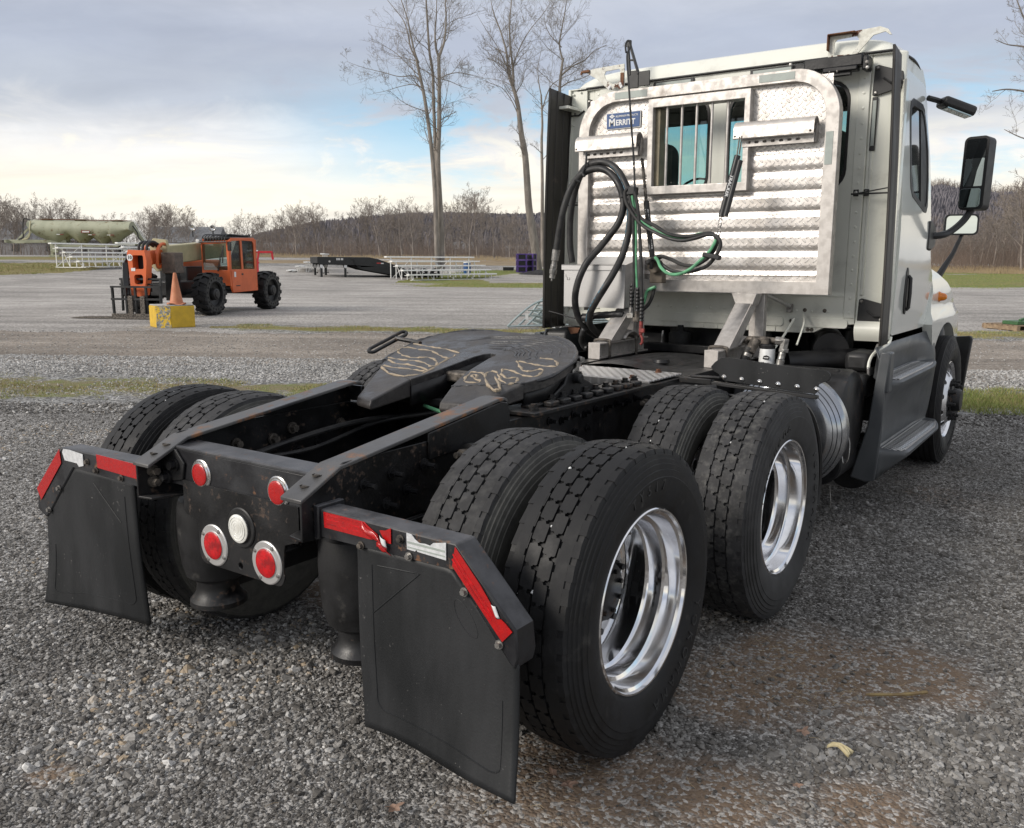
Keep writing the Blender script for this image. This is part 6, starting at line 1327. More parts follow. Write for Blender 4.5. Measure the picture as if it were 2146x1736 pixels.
for s_ in (1, -1):
    NP = len(PROF)-1
    b = MB(); b.grid(lambda u, v: fpt(s_, u, int(round(v*NP))), 30, NP); o = b.build('step_fairing', M['fairing'], truck, solid=.008, smooth=40)
    b = MB(); b.prism([(s_*1.06,.28),(s_*1.145,.262),(s_*1.20,.275),(s_*1.222,.54),(s_*1.222,.82),(s_*1.238,1.04),(s_*1.185,1.045),(s_*1.14,.60)], 'y', 2.978, 3.006); part('fairing_flange', b, M['fairing'], .008)
    b = MB(); b.box((min(s_*1.185,s_*1.238),3.0,.80),(max(s_*1.185,s_*1.238),3.10,1.04)); part('flange_pillar', b, M['fairing'], .012)
    part('white_edge_trim', MB().tube(spline([(s_*1.165,3.30,1.105),(s_*1.165,3.26,1.07),(s_*1.15,3.18,1.05),(s_*1.12,3.10,1.02),(s_*1.11,3.05,.98),(s_*1.11,3.03,.94)], 4), .009, 6), M['cream'], 0)
    for (k0, zt, y0, y1, xo) in ((4,.866,3.17,4.26,1.262),(14,.446,3.13,4.30,1.325)):
        def tr_(u, v):
            y = y0+(y1-y0)*u; w_ = wst(y, 4.10, 4.50); xi = flatx(zt)+(PROF[k0][0]+.014-flatx(zt))*w_; xe = flatx(zt)+(xo-flatx(zt))*w_-.004
            return (s_*(xi+(xe-xi)*v), y, zt+.001)
        b = MB(); b.grid(tr_, 24, 2); o = b.build('step_tread', M['tread'], truck, solid=.004)
        for vv in (.02,.98):
            q = MB(); q.tube([tr_(k/16, vv) for k in range(17)], .005, 5); q.build('tread_edge', M['alu_clean'], o)
part('fairing_panel', MB().prism([(3.30,1.06),(3.10,.93),(3.12,.88),(3.55,.88),(3.70,.93),(3.62,1.05)], 'x', 1.085, 1.10), M['alu_clean'], .004)
part('washer_bottle', MB().box((.95,3.10,.90),(1.10,3.35,1.02)).box((1.0,3.05,.74),(1.10,3.3,.90)), M['plastic'], .03)
b = MB(); b.grid(lambda u, v: (-1.17+.18*u+.05*math.sin(PI*v)*(1-u), 3.02+.02*u-.06*v, 1.06-.34*v), 8, 10); b.build('fairing_rear', M['plastic'], truck, solid=.01)
part('rusty_bracket', MB().prism([(-1.09,1.07),(-.98,1.07),(-1.0,1.03),(-1.06,1.02)], 'y', 3.2, 3.21), M['rust'], .002)
# ================================================================ headache rack bolted behind the cab
rack = empty('headache_rack', (0, 0, 0), 0, truck)
def rp(name, mb, m_, bevel=.002, **kw): return mb.build(name, m_, kw.pop('parent', rack), bevel=bevel, **kw)
def archpoly(x, z0, z1, r, n=12):
    out = [(-x, z0), (x, z0)]
    out += [(x-r+r*math.cos(a), z1-r+r*math.sin(a)) for a in np.linspace(0, PI/2, n)]
    out += [(-x+r-r*math.sin(a), z1-r+r*math.cos(a)) for a in np.linspace(0, PI/2, n)]
    return out
b = MB(); b.prism(archpoly(.870, 1.362, 2.668, .27), 'y', 2.965, 3.035, [archpoly(.792, 1.440, 2.598, .20)]); rp('rack_frame', b, M['alu'], .010, seg=3)
def corr(z):
    if z > 2.215 or z < 1.47: return 0.0
    ph = ((2.215-z)/.118) % 1.0
    return -.011*(1 if .30 < ph < .80 else (0 if ph < .06 or ph > .98 else ((ph-.06)/.24 if ph < .5 else (.98-ph)/.18)))
def panel(x0, x1, z0, z1, nz):
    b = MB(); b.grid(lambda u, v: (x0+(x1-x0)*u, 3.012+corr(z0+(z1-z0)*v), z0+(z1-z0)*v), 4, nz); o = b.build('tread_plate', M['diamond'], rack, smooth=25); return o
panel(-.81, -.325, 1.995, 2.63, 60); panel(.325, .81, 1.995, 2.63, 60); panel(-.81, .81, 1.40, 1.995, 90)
b = MB(); b.prism([(-.342,1.988),(.342,1.988),(.342,2.588),(-.342,2.588)], 'y', 2.952, 3.05, [[(-.306,2.040),(.306,2.040),(.306,2.533),(-.306,2.533)]]); rp('window_frame', b, M['alu'], .003)
for x in (-.220,-.117,-.016,.086,.190): rp('window_bar', MB().cyl((x,2.985,2.04), (x,2.985,2.533), .0085, 12), M['alu'], 0)
rp('window_channel', MB().box((-.306,2.99,2.045),(-.272,3.07,2.53)), M['rustalu'] if 'rustalu' in M else M['khaki'], .002)
for (x0, x1) in ((-.862,-.396),(.262,.748)):
    b = MB(); arc = [(3.0,2.352),(2.985,2.378),(2.962,2.392),(2.935,2.390),(2.912,2.374),(2.903,2.350),(2.900,2.292)]
    inn = [(y+.006 if y < 2.96 else y, z-.006) for y, z in arc]
    b.prism(arc+inn[::-1], 'x', x0, x1); rp('hose_ledge', b, M['alu'], .001)
    rp('chain_rack', MB().prism([(x0+.04,2.245),(x1-.01,2.245),(x1-.01,2.300),(x0+.04,2.300)], 'y', 2.945, 2.955, [rrect(x0+.07+.05*k, 2.262, x0+.095+.05*k, 2.276, .006) for k in range(int((x1-x0-.12)/.05))]), M['alu'], .001)
    for x in (x0+.012, x1-.02): rp('rivet', MB().lathe([(0,.007),(-.002,.005),(-.003,0)], 10, 'y', (x,2.90,2.305)), M['dirtysteel'], 0)
    rp('ledge_end', MB().prism([(3.0,2.25),(3.0,2.36),(2.985,2.36),(2.965,2.25)], 'x', x1-.012, x1-.006), M['alu'], 0)
# reflective tape on the frame
for (x0,x1,z0,z1) in ((-.595,-.360,2.612,2.655),(.385,.600,2.612,2.655),(.800,.842,2.115,2.30)): rp('reflective_tape', MB().box((x0,2.9625,z0),(x1,2.9648,z1)), M['decal'], 0)
# blue maker's plate
sg = MB(); sg.prism([(-.672,2.434),(-.426,2.434),(-.424,2.532),(-.674,2.531)], 'y', 2.998, 3.002)
rp('plate_border', MB().prism([(-.677,2.430),(-.421,2.430),(-.419,2.537),(-.679,2.536)], 'y', 3.001, 3.004), M['print'], 0)
so = rp('maker_plate', sg, M['sign'], .002)
text_mesh('ERRITT', .050, M['print'], 'plate_lettering', so, (-.531, 2.997, 2.468), ROT_BACK, .0008, .0014, sx=.92)
text_mesh('M', .066, M['print'], 'plate_lettering', so, (-.632, 2.997, 2.471), ROT_BACK, .0008, .0018)
text_mesh('ALUMINUM PRODUCTS', .0165, M['print'], 'plate_lettering', so, (-.522, 2.997, 2.510), ROT_BACK, .0008, .0003, sx=.95)
for dx_, dz_ in ((0,.012),(0,-.012),(.012,0),(-.012,0)):
    cx_, cz_ = -.632+dx_*.95, 2.513+dz_*.62; q = MB(); q.prism([(cx_-.010,cz_),(cx_,cz_-.0065),(cx_+.010,cz_),(cx_,cz_+.0065)], 'y', 2.9965, 2.998); q.build('plate_emblem', M['print'], so)
# tool tray on the left
b = MB(); t_ = .004
b.box((-.81,2.70,1.255),(-.345,2.97,1.259)); b.box((-.81,2.70,1.255),(-.345,2.704,1.533)); b.box((-.81,2.966,1.255),(-.345,2.97,1.590)); b.box((-.81,2.70,1.255),(-.806,2.97,1.533))
b.prism([(2.70,1.255),(2.97,1.255),(2.97,1.590),(2.70,1.533)], 'x', -.349, -.345); b.box((-.825,2.69,1.500),(-.365,2.70,1.535)); b.box((-.825,2.69,1.530),(-.365,2.72,1.536))
rp('tool_tray', b, M['alu_clean'], .002)
rp('tray_scratches', MB().tube([(-.795,2.6995,1.47),(-.795,2.6985,1.455),(-.785,2.6985,1.45),(-.78,2.6985,1.432),(-.788,2.6985,1.436)], .0012, 4).tube([(-.768,2.6985,1.448),(-.764,2.6985,1.44),(-.768,2.6985,1.432),(-.775,2.6985,1.434)], .0012, 4), M['plastic'], 0)
# legs and braces
for s_ in (1, -1):
    b = MB(); b.box((min(s_*.425,s_*.480),2.985,.96),(max(s_*.425,s_*.480),3.040,1.40)); b.box((min(s_*.37,s_*.425),3.03,.96),(max(s_*.37,s_*.425),3.04,1.40)); rp('rack_post', b, M['alu'], .003)
    b = MB(); b.beam((s_*.395,2.56,1.055),(s_*.385,2.945,1.335),.018,.10,(s_,0,0)); b.beam((s_*.345,2.575,1.055),(s_*.335,2.96,1.335),.10,.012,(0,-1,1)); b.beam((s_*.435,2.575,1.055),(s_*.425,2.96,1.335),.012,.09,(0,-1,1))
    # plain tapered brace: outer face, web and inner face of a channel
    b = MB(); X0 = s_*.395
    b.prism([(2.52,1.052),(2.66,1.052),(3.0,1.34),(2.90,1.34)], 'x', X0-.052, X0-.046); b.prism([(2.52,1.052),(2.66,1.052),(3.0,1.34),(2.90,1.34)], 'x', X0+.046, X0+.052)
    b.add([(X0-.052,2.52,1.052),(X0+.052,2.52,1.052),(X0+.052,2.90,1.34),(X0-.052,2.90,1.34),(X0-.052,2.528,1.052),(X0+.052,2.528,1.052),(X0+.052,2.908,1.34),(X0-.052,2.908,1.34)], [(0,1,2,3),(7,6,5,4),(0,4,5,1),(2,6,7,3),(0,3,7,4),(1,5,6,2)])
    rp('rack_brace', b, M['alu'], .002)
    b = MB(); b.prism([(s_*.315,1.365),(s_*.475,1.365),(s_*.450,1.29),(s_*.345,1.29)], 'y', 2.855, 2.962); rp('brace_gusset', b, M['alu'], .003)
    # I-section foot clamped to the rail
    b = MB(); b.box((s_*.39-.042,2.40,1.040),(s_*.39+.042,3.06,1.050)); b.box((s_*.39-.042,2.40,.952),(s_*.39+.042,3.06,.962)); b.box((s_*.39-.005,2.405,.96),(s_*.39+.005,3.06,1.042)); b.box((s_*.39-.042,2.395,.950),(s_*.39+.042,2.402,1.052)); rp('foot_beam', b, M['alu'], .002)
    for y in (2.50, 2.86):
        q = MB(); q.tube(spline([(s_*.39+.055,y,.84),(s_*.39+.055,y,1.03),(s_*.39+.045,y,1.062),(s_*.39-.045,y,1.062),(s_*.39-.055,y,1.03),(s_*.39-.055,y,.84)], 4), .009, 8); rp('u_bolt', q, M['dirtysteel'], 0)
    q = MB(); q.grid(lambda u, v: (s_*.39-.05+.10*v, 2.72+.20*u, 1.055+.055*math.sin(PI*u)**.6*(1-.2*v)), 10, 3); rp('cast_saddle', q, M['alu'], 0, solid=.012)
rp('stay_rod', MB().tube([(.455,3.02,1.36),(.50,3.10,1.33),(.545,3.26,1.275)], .014, 10).box((.53,3.27,1.235),(.56,3.285,1.29)), M['alu_clean'], 0)
rp('weld_patch', MB().box((.53,3.255,1.235),(.562,3.29,1.29)), M['steel'], .003)

# ---------------------------------------------------------------- air and power hoses
def hs(name, key, r, m_='hose', n=8, nn=6): return part(name, MB().tube(spline(HOSE[key], nn), r, n), M[m_], 0)
hb = hs('hydraulic_hose', 'h_big1', .0225, n=12); hb2 = hs('hydraulic_hose', 'h_big2', .0225, n=12)
# blue printed line along the second hose
def offset_line(pts, dx_, dz_, dy_=-.020): return [(p.x+dx_, p.y+dy_, p.z+dz_) for p in pts]
sp = spline(HOSE['h_big2'], 6)
for a, c, dx_, dz_ in ((8,26,-.006,.002),(38,52,-.006,0),(52,88,-.010,0),(92,124,-.012,0),(26,36,0,.010)):
    q = MB(); q.tube(offset_line(sp[a:c], dx_, dz_, -.0165), .0048, 5); q.build('printed_line', M['hose_blue'], hb2)
p0 = Vector(HOSE['h_big1'][0]); dn = (Vector(HOSE['h_big1'][0])-Vector(HOSE['h_big1'][1])).normalized()
q = MB(); q.cyl(p0, p0+dn*.075, .027, 16, .025); q.cyl(p0+dn*.075, p0+dn*.10, .019, 12); q.cyl(p0+dn*.10, p0+dn*.135, .023, 6); q.cyl(p0+dn*.135, p0+dn*.165, .027, 16, .024); q.cyl(p0+dn*.165, p0+dn*.195, .020, 16); q.cyl(p0+dn*.195, p0+dn*.215, .006, 8)
q.build('hose_coupling', M['steel'], hb, bevel=.002)
hs('hose_tie', 'strapL', .007)
for a, c in (((-.742,2.74,2.085),(-.70,2.74,2.07)), ((-.395,2.745,1.96),(-.345,2.745,1.975))): part('cable_tie', MB().tube([Vector(a)+Vector((0,-.03,0)), Vector(c)+Vector((0,-.03,0))], .006, 6), M['plastic'], 0)
hs('air_hose', 'h_v1', .0105); hs('air_hose', 'h_v2', .0075, 'green'); hs('air_hose', 'h_v3', .0115)
hs('air_hose', 'h_s1', .0115); hs('air_hose', 'h_s2', .0115); HOSE['h_green1'] = [[p[0], p[1]+(.022 if k < 11 else -.004), p[2]-(.004 if k < 11 else 0)] for k, p in enumerate(HOSE['h_green1'])]; hs('air_hose', 'h_green1', .0100, 'green')
hs('air_hose', 'h_gr2', .0105, 'green'); hs('air_hose', 'h_lo1', .012); hs('loose_wire', 'loose', .004, nn=4)
for key, rr in (('spiral', .024), ('spiral2', .022)):
    P = spline(HOSE[key], 8); q = MB(); q.tube(P, [rr*(1 if (k // 3) % 2 else .93) for k in range(len(P))], 12); part('spiral_wrap', q, M['plastic'], 0)
q = MB(); q.lathe([(-.02,.030),(.02,.030),(.02,.026),(-.02,.026)], 20, 'x', (HOSE['spiral'][-1][0], HOSE['spiral'][-1][1], HOSE['spiral'][-1][2]+.03), close=True); part('spiral_end', q, M['plastic'], 0)
def grip(key, m_, red=False):
    p = Vector(HOSE[key][-1]); d = Vector((0,-.02,-1)).normalized(); q = MB()
    n = 13; pts = [p-d*.09+d*(.15*k/n) for k in range(n+1)]
    q.tube(pts, [.0165 if k % 2 else .0125 for k in range(n+1)], 12); o = part('hose_grip', q, M['plastic'], 0)
    q = MB(); e = p+d*.06
    if red:
        q.cyl(e, e+d*.03, .012, 12); q.cyl(e+d*.03, e+d*.09, .013, 12, .011); q.box(e+d*.06+Vector((-.006,-.02,-.013)), e+d*.06+Vector((.030,.0,.013))); q.tube([e+d*.09, e+d*.11+Vector((.012,0,0)), e+d*.14+Vector((.012,0,0)), e+d*.15], .009, 8)
    else:
        q.cyl(e, e+d*.05, .017, 6); q.box(e+d*.05-Vector((.022,.02,.02)), e+d*.05+Vector((.022,.02,.012)))
    q.build('gladhand', M['redpaint'] if red else m_, o, bevel=.003)
grip('h_v1', M['steel']); grip('h_v2', M['dirtysteel']); grip('h_v3', M['redpaint'], True)
# spring hangers ("tracker" bars) with printed sleeves
def tracker(name, top, slv, words):
    P = [Vector(q) for q in slv]; d = (P[-1]-P[0]).normalized()
    o = part(name, MB().tube(slv, .0185, 12), M['plastic'], 0)
    X = Vector((-d.x, -d.y, -d.z)); 
    # printed lettering runs along the sleeve
    L = (P[-1]-P[0]).length; mid = (P[0]+P[-1])/2
    ax = d if d.z < 0 else -d; nrm = Vector((.25,-1,0)); nrm = (nrm-ax*nrm.dot(ax)).normalized(); up = nrm.cross(ax)
    R_ = Matrix((ax, up, nrm)).transposed()
    text_mesh(words, .030, M['print'], 'sleeve_lettering', o, mid+nrm*.0183, R_, .0006, .0006, sx=1.0, shear=.2)
    return o
q = MB(); P = spline(HOSE['pogoL'], 14); q.tube(P, [.012 if k % 2 else .0095 for k in range(len(P))], 8); part('hanger_spring', q, M['dirtysteel'], 0)
tracker('hose_hanger', None, HOSE['pogoLs'], 'PHILLIPS  TRACKER')
tracker('hose_hanger', None, HOSE['pogoR'][:1]+HOSE['pogoR'][2:], 'TRACKER')
o = part('hose_hanger', MB().tube([Vector(HOSE['pogoR'][0])+Vector((.022,-.012,-.03)), Vector(HOSE['pogoR'][-1])+Vector((.030,-.012,.0))], .0165, 12), M['plastic'], 0)
part('hanger_chain', MB().tube(HOSE['pogoRt'], .0045, 6).tube([(p[0]+.014, p[1], p[2]+.004) for p in HOSE['pogoRt']], .0045, 6), M['dirtysteel'], 0)
pe = [Vector(q) for q in HOSE['pogoRb']]
q = MB()
for k in range(6):
    c = pe[0].lerp(pe[-1], k/5.0); a = [c+Vector((.010*math.cos(t), .004*math.sin(t) if k % 2 else .010*math.sin(t), .014*math.sin(t))) for t in np.linspace(0, 2*PI, 9)]; q.tube(a, .0032, 5)
a = [pe[-1]+Vector((.018*math.cos(t), 0, -.022+.026*math.sin(t))) for t in np.linspace(0, 2*PI, 12)]; q.tube(a, .004, 5); part('shackle', q, M['steel'], 0)
cl = Vector(HOSE['h_s1'][13]); part('hose_clamp_bar', MB().beam(cl+Vector((-.075,-.005,.012)), cl+Vector((.035,-.01,-.010)), .035, .028), M['plastic'], .006)
cl = Vector(HOSE['pogoLs'][-1]); part('hose_clamp_bar', MB().beam(cl+Vector((-.035,-.01,-.035)), cl+Vector((.06,.0,.005)), .04, .03), M['plastic'], .006)
part('plug_holder', MB().box((cl.x-.045,2.84,cl.z-.165),(cl.x+.045,2.90,cl.z-.055)).box((cl.x-.05,2.83,cl.z-.085),(cl.x+.05,2.84,cl.z-.05)), M['khaki'], .006)
part('plug_socket', MB().prism(circ(cl.x,cl.z-.055,.045,16), 'y', 2.80, 2.86), M['khaki'], .004)
part('top_clamp', MB().box((HOSE['h_v1'][0][0]-.02,2.69,HOSE['h_v1'][0][2]-.03),(HOSE['h_v1'][0][0]+.03,2.75,HOSE['h_v1'][0][2]+.02)), M['plastic'], .006)
# ================================================================ things beyond the lot
RZ = .6191
def place(name, l, d, rz=0.0, label=None, cat=None, group=None, z=None):
    x, y = LD(l, d); return empty(name, (x, y, terr(x, y) if z is None else z), RZ+rz, None, label, cat, group)
def kid(name, mb, m_, par, bevel=0.0, **kw): return mb.build(name, m_, par, bevel=bevel, **kw)

# concrete block with a traffic cone on it
blk = place('concrete_block', -7.95, 20.62, math.radians(38), 'yellow painted concrete block with a chipped corner under the traffic cone', 'concrete block')
a = .40
b = MB(); b.prism([(-a,-a+.25),(-a+.02,-a+.23),(-a+.23,-a+.02),(-a+.25,-a),(a,-a),(a,a),(-a,a)], 'z', .0, .50); o = kid('block_body', b, M['yellow'], blk, .025, seg=3)
b = MB(); b.grid(lambda u, v: (-a-.004+.245*u-.008*math.sin(9*v+4*u), -a+.240-.245*u-.006*math.sin(14*v), .0+.50*v), 8, 14); kid('chipped_corner', b, M['concchip'], blk)
b = MB(); b.prism([(-a+.01,-a+.25),(-a+.25,-a+.01),(a-.01,-a+.01),(a-.01,a-.01),(-a+.01,a-.01)], 'z', .499, .525); kid('block_top', b, M['conc'], blk, .02)
cone = place('traffic_cone', -7.80, 20.55, .3, 'faded orange traffic cone standing on the yellow concrete block', 'traffic cone', z=.525)
b = MB(); b.lathe([(.012,.165),(.03,.155),(.06,.145),(.70,.038),(.725,.032),(.73,.020),(.55,.03)], 28, 'z'); kid('cone_body', b, M['conem'], cone)
b = MB(); b.grid(lambda u, v: (-.20+.40*u, -.20+.40*v, .018+.02*math.sin(u*7+v*3)), 6, 6); b.build('cone_base', M['conem'], cone, solid=.02)

# telehandler
tel = place('telehandler', -9.5, 25.1, math.radians(167.5), 'orange and beige telescopic handler with black tyres parked beyond the dirt road', 'telehandler')
def tele_tyre():
    b = MB(); b.lathe([(-.19,.33),(-.20,.40),(-.205,.52),(-.17,.555),(.17,.555),(.205,.52),(.20,.40),(.19,.33)], 48)
    n = 15
    for k in range(n):
        for sg in (1, -1):
            a0 = 2*PI*(k+(.5 if sg < 0 else 0))/n
            vs = []
            for (x, a, r1) in ((-.02,0,.600),(.10,.07,.600),(.215,.16,.585)):
                for da in (0, .20 if x < .2 else .17):
                    aa = a0+a+da
                    for r in (.53, r1): vs.append((sg*x, r*math.cos(aa), r*math.sin(aa)))
            b.add(vs, [(1,3,7,5),(5,7,11,9),(0,1,5,4),(4,5,9,8),(2,6,7,3),(6,10,11,7),(8,9,11,10),(0,2,3,1)])
            vs = [(sg*x, r*math.cos(a0+.16+da), r*math.sin(a0+.16+da)) for x in (.17,.213) for r in (.49,.585) for da in (0,.17)]
            b.add(vs, [(0,1,3,2),(4,6,7,5),(0,4,5,1),(2,3,7,6),(0,2,6,4),(1,5,7,3)])
    me = b.mesh('tyre', [M['rubber']]); finish(me, 30); return me
def tele_wheelface():
    b = MB(); outer = circ(0,0,.50,40); holes = [circ(.435*math.cos(2*PI*k/20), .435*math.sin(2*PI*k/20), .033, 8) for k in range(20)]
    b.prism(outer, 'x', .200, .212, holes+[circ(0,0,.36,40)]); b.lathe([(.208,.375),(.216,.36),(.19,.35),(.12,.335),(.10,.30),(.10,.0)], 40)
    b.lathe([(.10,.17),(.20,.165),(.235,.15),(.245,.12),(.27,.11),(.275,.0)], 28)
    me = b.mesh('rim', [M['plastic']]); finish(me, 30); return me
TT, TF = tele_tyre(), tele_wheelface()
for x, y, sg, a in ((-1.02,0,-1,.2),(-1.02,-3.33,-1,.9),(1.02,0,1,.4),(1.02,-3.33,1,.1)):
    w_ = empty('wheel', (x, y, .60), 0 if sg > 0 else PI, tel); w_.rotation_euler = (a, 0, 0 if sg > 0 else PI); mo('tyre', TT, w_); mo('rim', TF, w_)
b = MB(); b.cyl((-.9,0,.6),(.9,0,.6),.12,14); b.cyl((-.9,-3.33,.6),(.9,-3.33,.6),.12,14); b.box((-.35,-3.9,.55),(.5,.5,.95)); b.box((.15,-3.4,.6),(1.05,-.8,1.35)); kid('undercarriage', b, M['flatblk'], tel, .03)
kid('engine_hood', MB().box((.45,-3.2,1.0),(1.08,-1.0,1.55)), M['orange'], tel, .06)
# cab
X0, X1, Y0, Y1 = -1.17, -.28, -2.50, -.93
def pane_w(name, pts, ax, a, c, m_): q = MB(); q.prism(pts, ax, a, c); return kid(name, q, m_, tel)
cabside = [(Y0,.62),(Y1-.12,.60),(Y1,.80),(Y1+.03,1.22),(Y1-.02,2.06),(Y1-.10,2.17),(Y0+.12,2.20),(Y0,2.10)]
wA = [(Y1-.66,1.27),(Y1-.08,1.27),(Y1-.10,2.02),(Y1-.14,2.08),(Y1-.62,2.10)]; wB = [(Y0+.14,1.27),(Y1-.76,1.27),(Y1-.72,2.10),(Y0+.24,2.10),(Y0+.16,2.02)]
q = MB(); q.prism(cabside, 'x', X0, X0+.05, [wA, wB]); cs = kid('cab_side', q, M['orange'], tel, .012)
for k_, wn in enumerate((wA, wB)): q = MB(); q.prism(wn, 'x', X0+.02, X0+.028); kid('window_pane', q, M['pane3'] if 'pane3' in M else M['pane2'], tel)
q = MB(); q.prism([(Y1-.68,.66),(Y1-.08,.64),(Y1-.04,1.24),(Y1-.66,1.24)], 'x', X0-.012, X0); dd_ = kid('cab_door', q, M['orange'], tel, .01)
q = MB(); q.box((X0-.02,Y1-.70,1.10),(X0-.01,Y1-.60,1.15)); kid('door_handle', q, M['plastic'], tel)
q = MB(); q.box((X0-.016,Y1-.28,1.05),(X0-.0125,Y1-.18,1.20)); kid('door_sticker', q, M['print'], tel)
q = MB(); q.prism(cabside, 'x', X1-.05, X1, [[(Y0+.15,1.35),(Y1-.1,1.35),(Y1-.12,2.08),(Y0+.2,2.08)]]); kid('cab_side', q, M['orange'], tel, .012)
q = MB(); q.prism([(X0+.0,.80),(X1,.80),(X1,2.06),(X0,2.10)], 'y', Y1-.02, Y1+.03, [[(X0+.07,1.25),(X1-.04,1.25),(X1-.04,1.98),(X0+.09,2.02)]]); kid('cab_front', q, M['orange'], tel, .01)
q = MB(); q.prism([(X0+.06,1.24),(X1-.03,1.24),(X1-.03,2.0),(X0+.08,2.03)], 'y', Y1+.01, Y1+.018); kid('windscreen', q, M['pane2'], tel)
q = MB(); q.prism([(X0,.7),(X1,.7),(X1,2.1),(X0,2.15)], 'y', Y0, Y0+.05, [[(X0+.1,1.3),(X1-.1,1.3),(X1-.1,2.0),(X0+.1,2.0)]]); kid('cab_rear', q, M['orange'], tel, .01)
kid('cab_roof', MB().box((X0+.02,Y0+.05,2.12),(X1-.02,Y1-.05,2.20)), M['flatblk'], tel, .03)
kid('cab_floor', MB().box((X0+.03,Y0+.03,.7),(X1-.03,Y1-.05,.85)).box((X0+.2,-2.2,.85),(X1-.2,-1.75,1.25)).box((X0+.2,-2.25,1.2),(X1-.2,-2.1,1.75)), M['seat'], tel, .03)
for k in range(9):
    x = X0+.06+.09*k; q = MB(); q.tube(spline([(x,Y0+.35,2.24),(x,Y1-.25,2.27),(x,Y1+.05,2.22),(x,Y1+.12,2.10),(x,Y1+.10,2.04)], 4), .014, 6); kid('roof_guard_bar', q, M['flatblk'], tel)
kid('roof_guard_frame', MB().box((X0+.02,Y0+.3,2.21),(X1+.02,Y0+.42,2.28)).tube([(X0+.02,Y1+.11,2.05),(X1+.02,Y1+.11,2.05)], .02, 6), M['flatblk'], tel)
kid('wiper', MB().tube([(X0+.35,Y1+.05,1.22),(X0+.18,Y1+.06,1.85)], .012, 5).tube([(X0+.38,Y1+.05,1.22),(X0+.26,Y1+.06,1.70)], .01, 5).tube([(X0+.20,Y1+.06,1.45),(X0+.16,Y1+.06,1.95)], .018, 5), M['plastic'], tel)
kid('cab_mirror', MB().box((X0-.10,Y1+.03,1.80),(X0+.02,Y1+.08,2.06)), M['plastic'], tel, .02)
kid('small_lamp', MB().box((X1-.02,Y1+.04,2.02),(X1+.10,Y1+.12,2.12)), M['alu_clean'], tel, .01)
for x, y in ((.0,-.95),(-.38,-1.4)):
    q = MB(); q.lathe([(0,.095),(.02,.10),(.06,.08),(.09,.03),(.09,0)], 20, 'y'); q.V = [(vx, -vy, vz) for vx, vy, vz in q.V]; o = kid('work_light', q, M['chrome'], tel, loc=(x, y, 2.45))
    q = MB(); q.cyl((x,y-.03,2.2),(x,y-.03,2.38),.02,6); kid('light_post', q, M['flatblk'], tel)
# boom
b = MB(); b.beam((.10,-3.6,1.95),(.02,.70,1.66),.36,.50); kid('boom', b, M['beige'], tel, .03)
b = MB(); b.prism([(-.22,1.30),(.10,1.22),(.26,1.36),(.28,2.0),(.16,2.12),(-.24,2.08),(-.28,1.9)], 'y', .62, .72); kid('boom_flange', b, M['beige'], tel, .02)
b = MB(); b.beam((.02,.60,1.64),(.0,1.45,1.58),.26,.36); kid('inner_boom', b, M['orange'], tel, .02)
for dx_ in (-.20,.18): kid('boom_hose', MB().tube(spline([(dx_,.80,1.45),(dx_,1.1,1.35),(dx_-.05,1.15,1.75),(dx_,.9,1.95),(dx_+.02,.6,1.96)], 5), .045, 6), M['orange'], tel)
for dx_ in (-.14,-.02,.10): kid('hydraulic_hose', MB().tube(spline([(dx_,.8,1.9),(dx_,1.15,2.02),(dx_,1.4,1.95),(dx_,1.45,1.8)], 5), .035, 6), M['hose'], tel)
hp_ = [(-.25,1.78),(.24,1.80),(.27,1.70),(.24,1.20),(.22,.62),(-.02,.58),(-.16,.62),(-.24,1.0),(-.30,1.5)]
b = MB(); b.prism([(x, z) for x, z in hp_], 'y', 1.48, 1.72, [rrect(-.22+.02,1.30,.12,1.66,.05), rrect(-.16,.90,.10,1.16,.07)]); hd = kid('boom_head', b, M['orange'], tel, .015)
kid('head_recess', MB().box((-.22,1.44,.7),(.2,1.47,1.72)), M['flatblk'], tel)
q = MB(); q.lathe([(0,.0),(.004,.085),(.0,.09)], 24, 'y', (0,0,0)); kid('number_disc', q, M['print'], tel, loc=(.19, 1.725, 1.60)); 
text_mesh('10', .13, M['plastic'], 'number', tel, (.19, 1.732, 1.60), Matrix(((-1,0,0),(0,0,1),(0,1,0))), .001, .002)
kid('head_plate', MB().box((.05,1.722,1.25),(.17,1.728,1.33)), M['print'], tel)
kid('tilt_link', MB().beam((-.05+.42,1.45,1.72),(.42+.04,1.55,1.40),.10,.14).beam((.46,1.55,1.45),(.34,1.75,.60),.16,.18), M['flatblk'], tel, .02)
# carriage and forks
b = MB()
for x in (-.72,-.30,.02,.30,.70): b.beam((x,1.82,.05),(x,1.84,.86),.05,.06,(0,1,0))
for z in (.10,.52,.84): b.beam((-.74,1.85,z),(.74,1.85,z),.05,.05)
for x in (-.60,.55): b.beam((x,1.65,.2),(x,1.62,1.05),.05,.05,(0,1,0))
b.beam((-.62,1.62,1.04),(.62,1.62,1.04),.04,.05); b.beam((-.62,1.62,.90),(.62,1.62,.90),.04,.05); kid('fork_carriage', b, M['flatblk'], tel)
for x in (-.28,.08): kid('carriage_plate', MB().box((x,1.86,.08),(x+.14,1.90,.60)), M['dirtysteel'], tel, .01)
kid('carriage_beam', MB().box((-.72,1.80,.02),(.72,1.92,.14)), M['dirtysteel'], tel, .01)
for i_, yy in enumerate((1.70, 2.02)):
    q = MB(); q.prism([(-.60,.02),(1.60,.015),(1.85,.03),(1.60,.055),(-.60,.075)], 'y', yy, yy+.11); kid('fork', q, M['dirtysteel'], tel, .004)
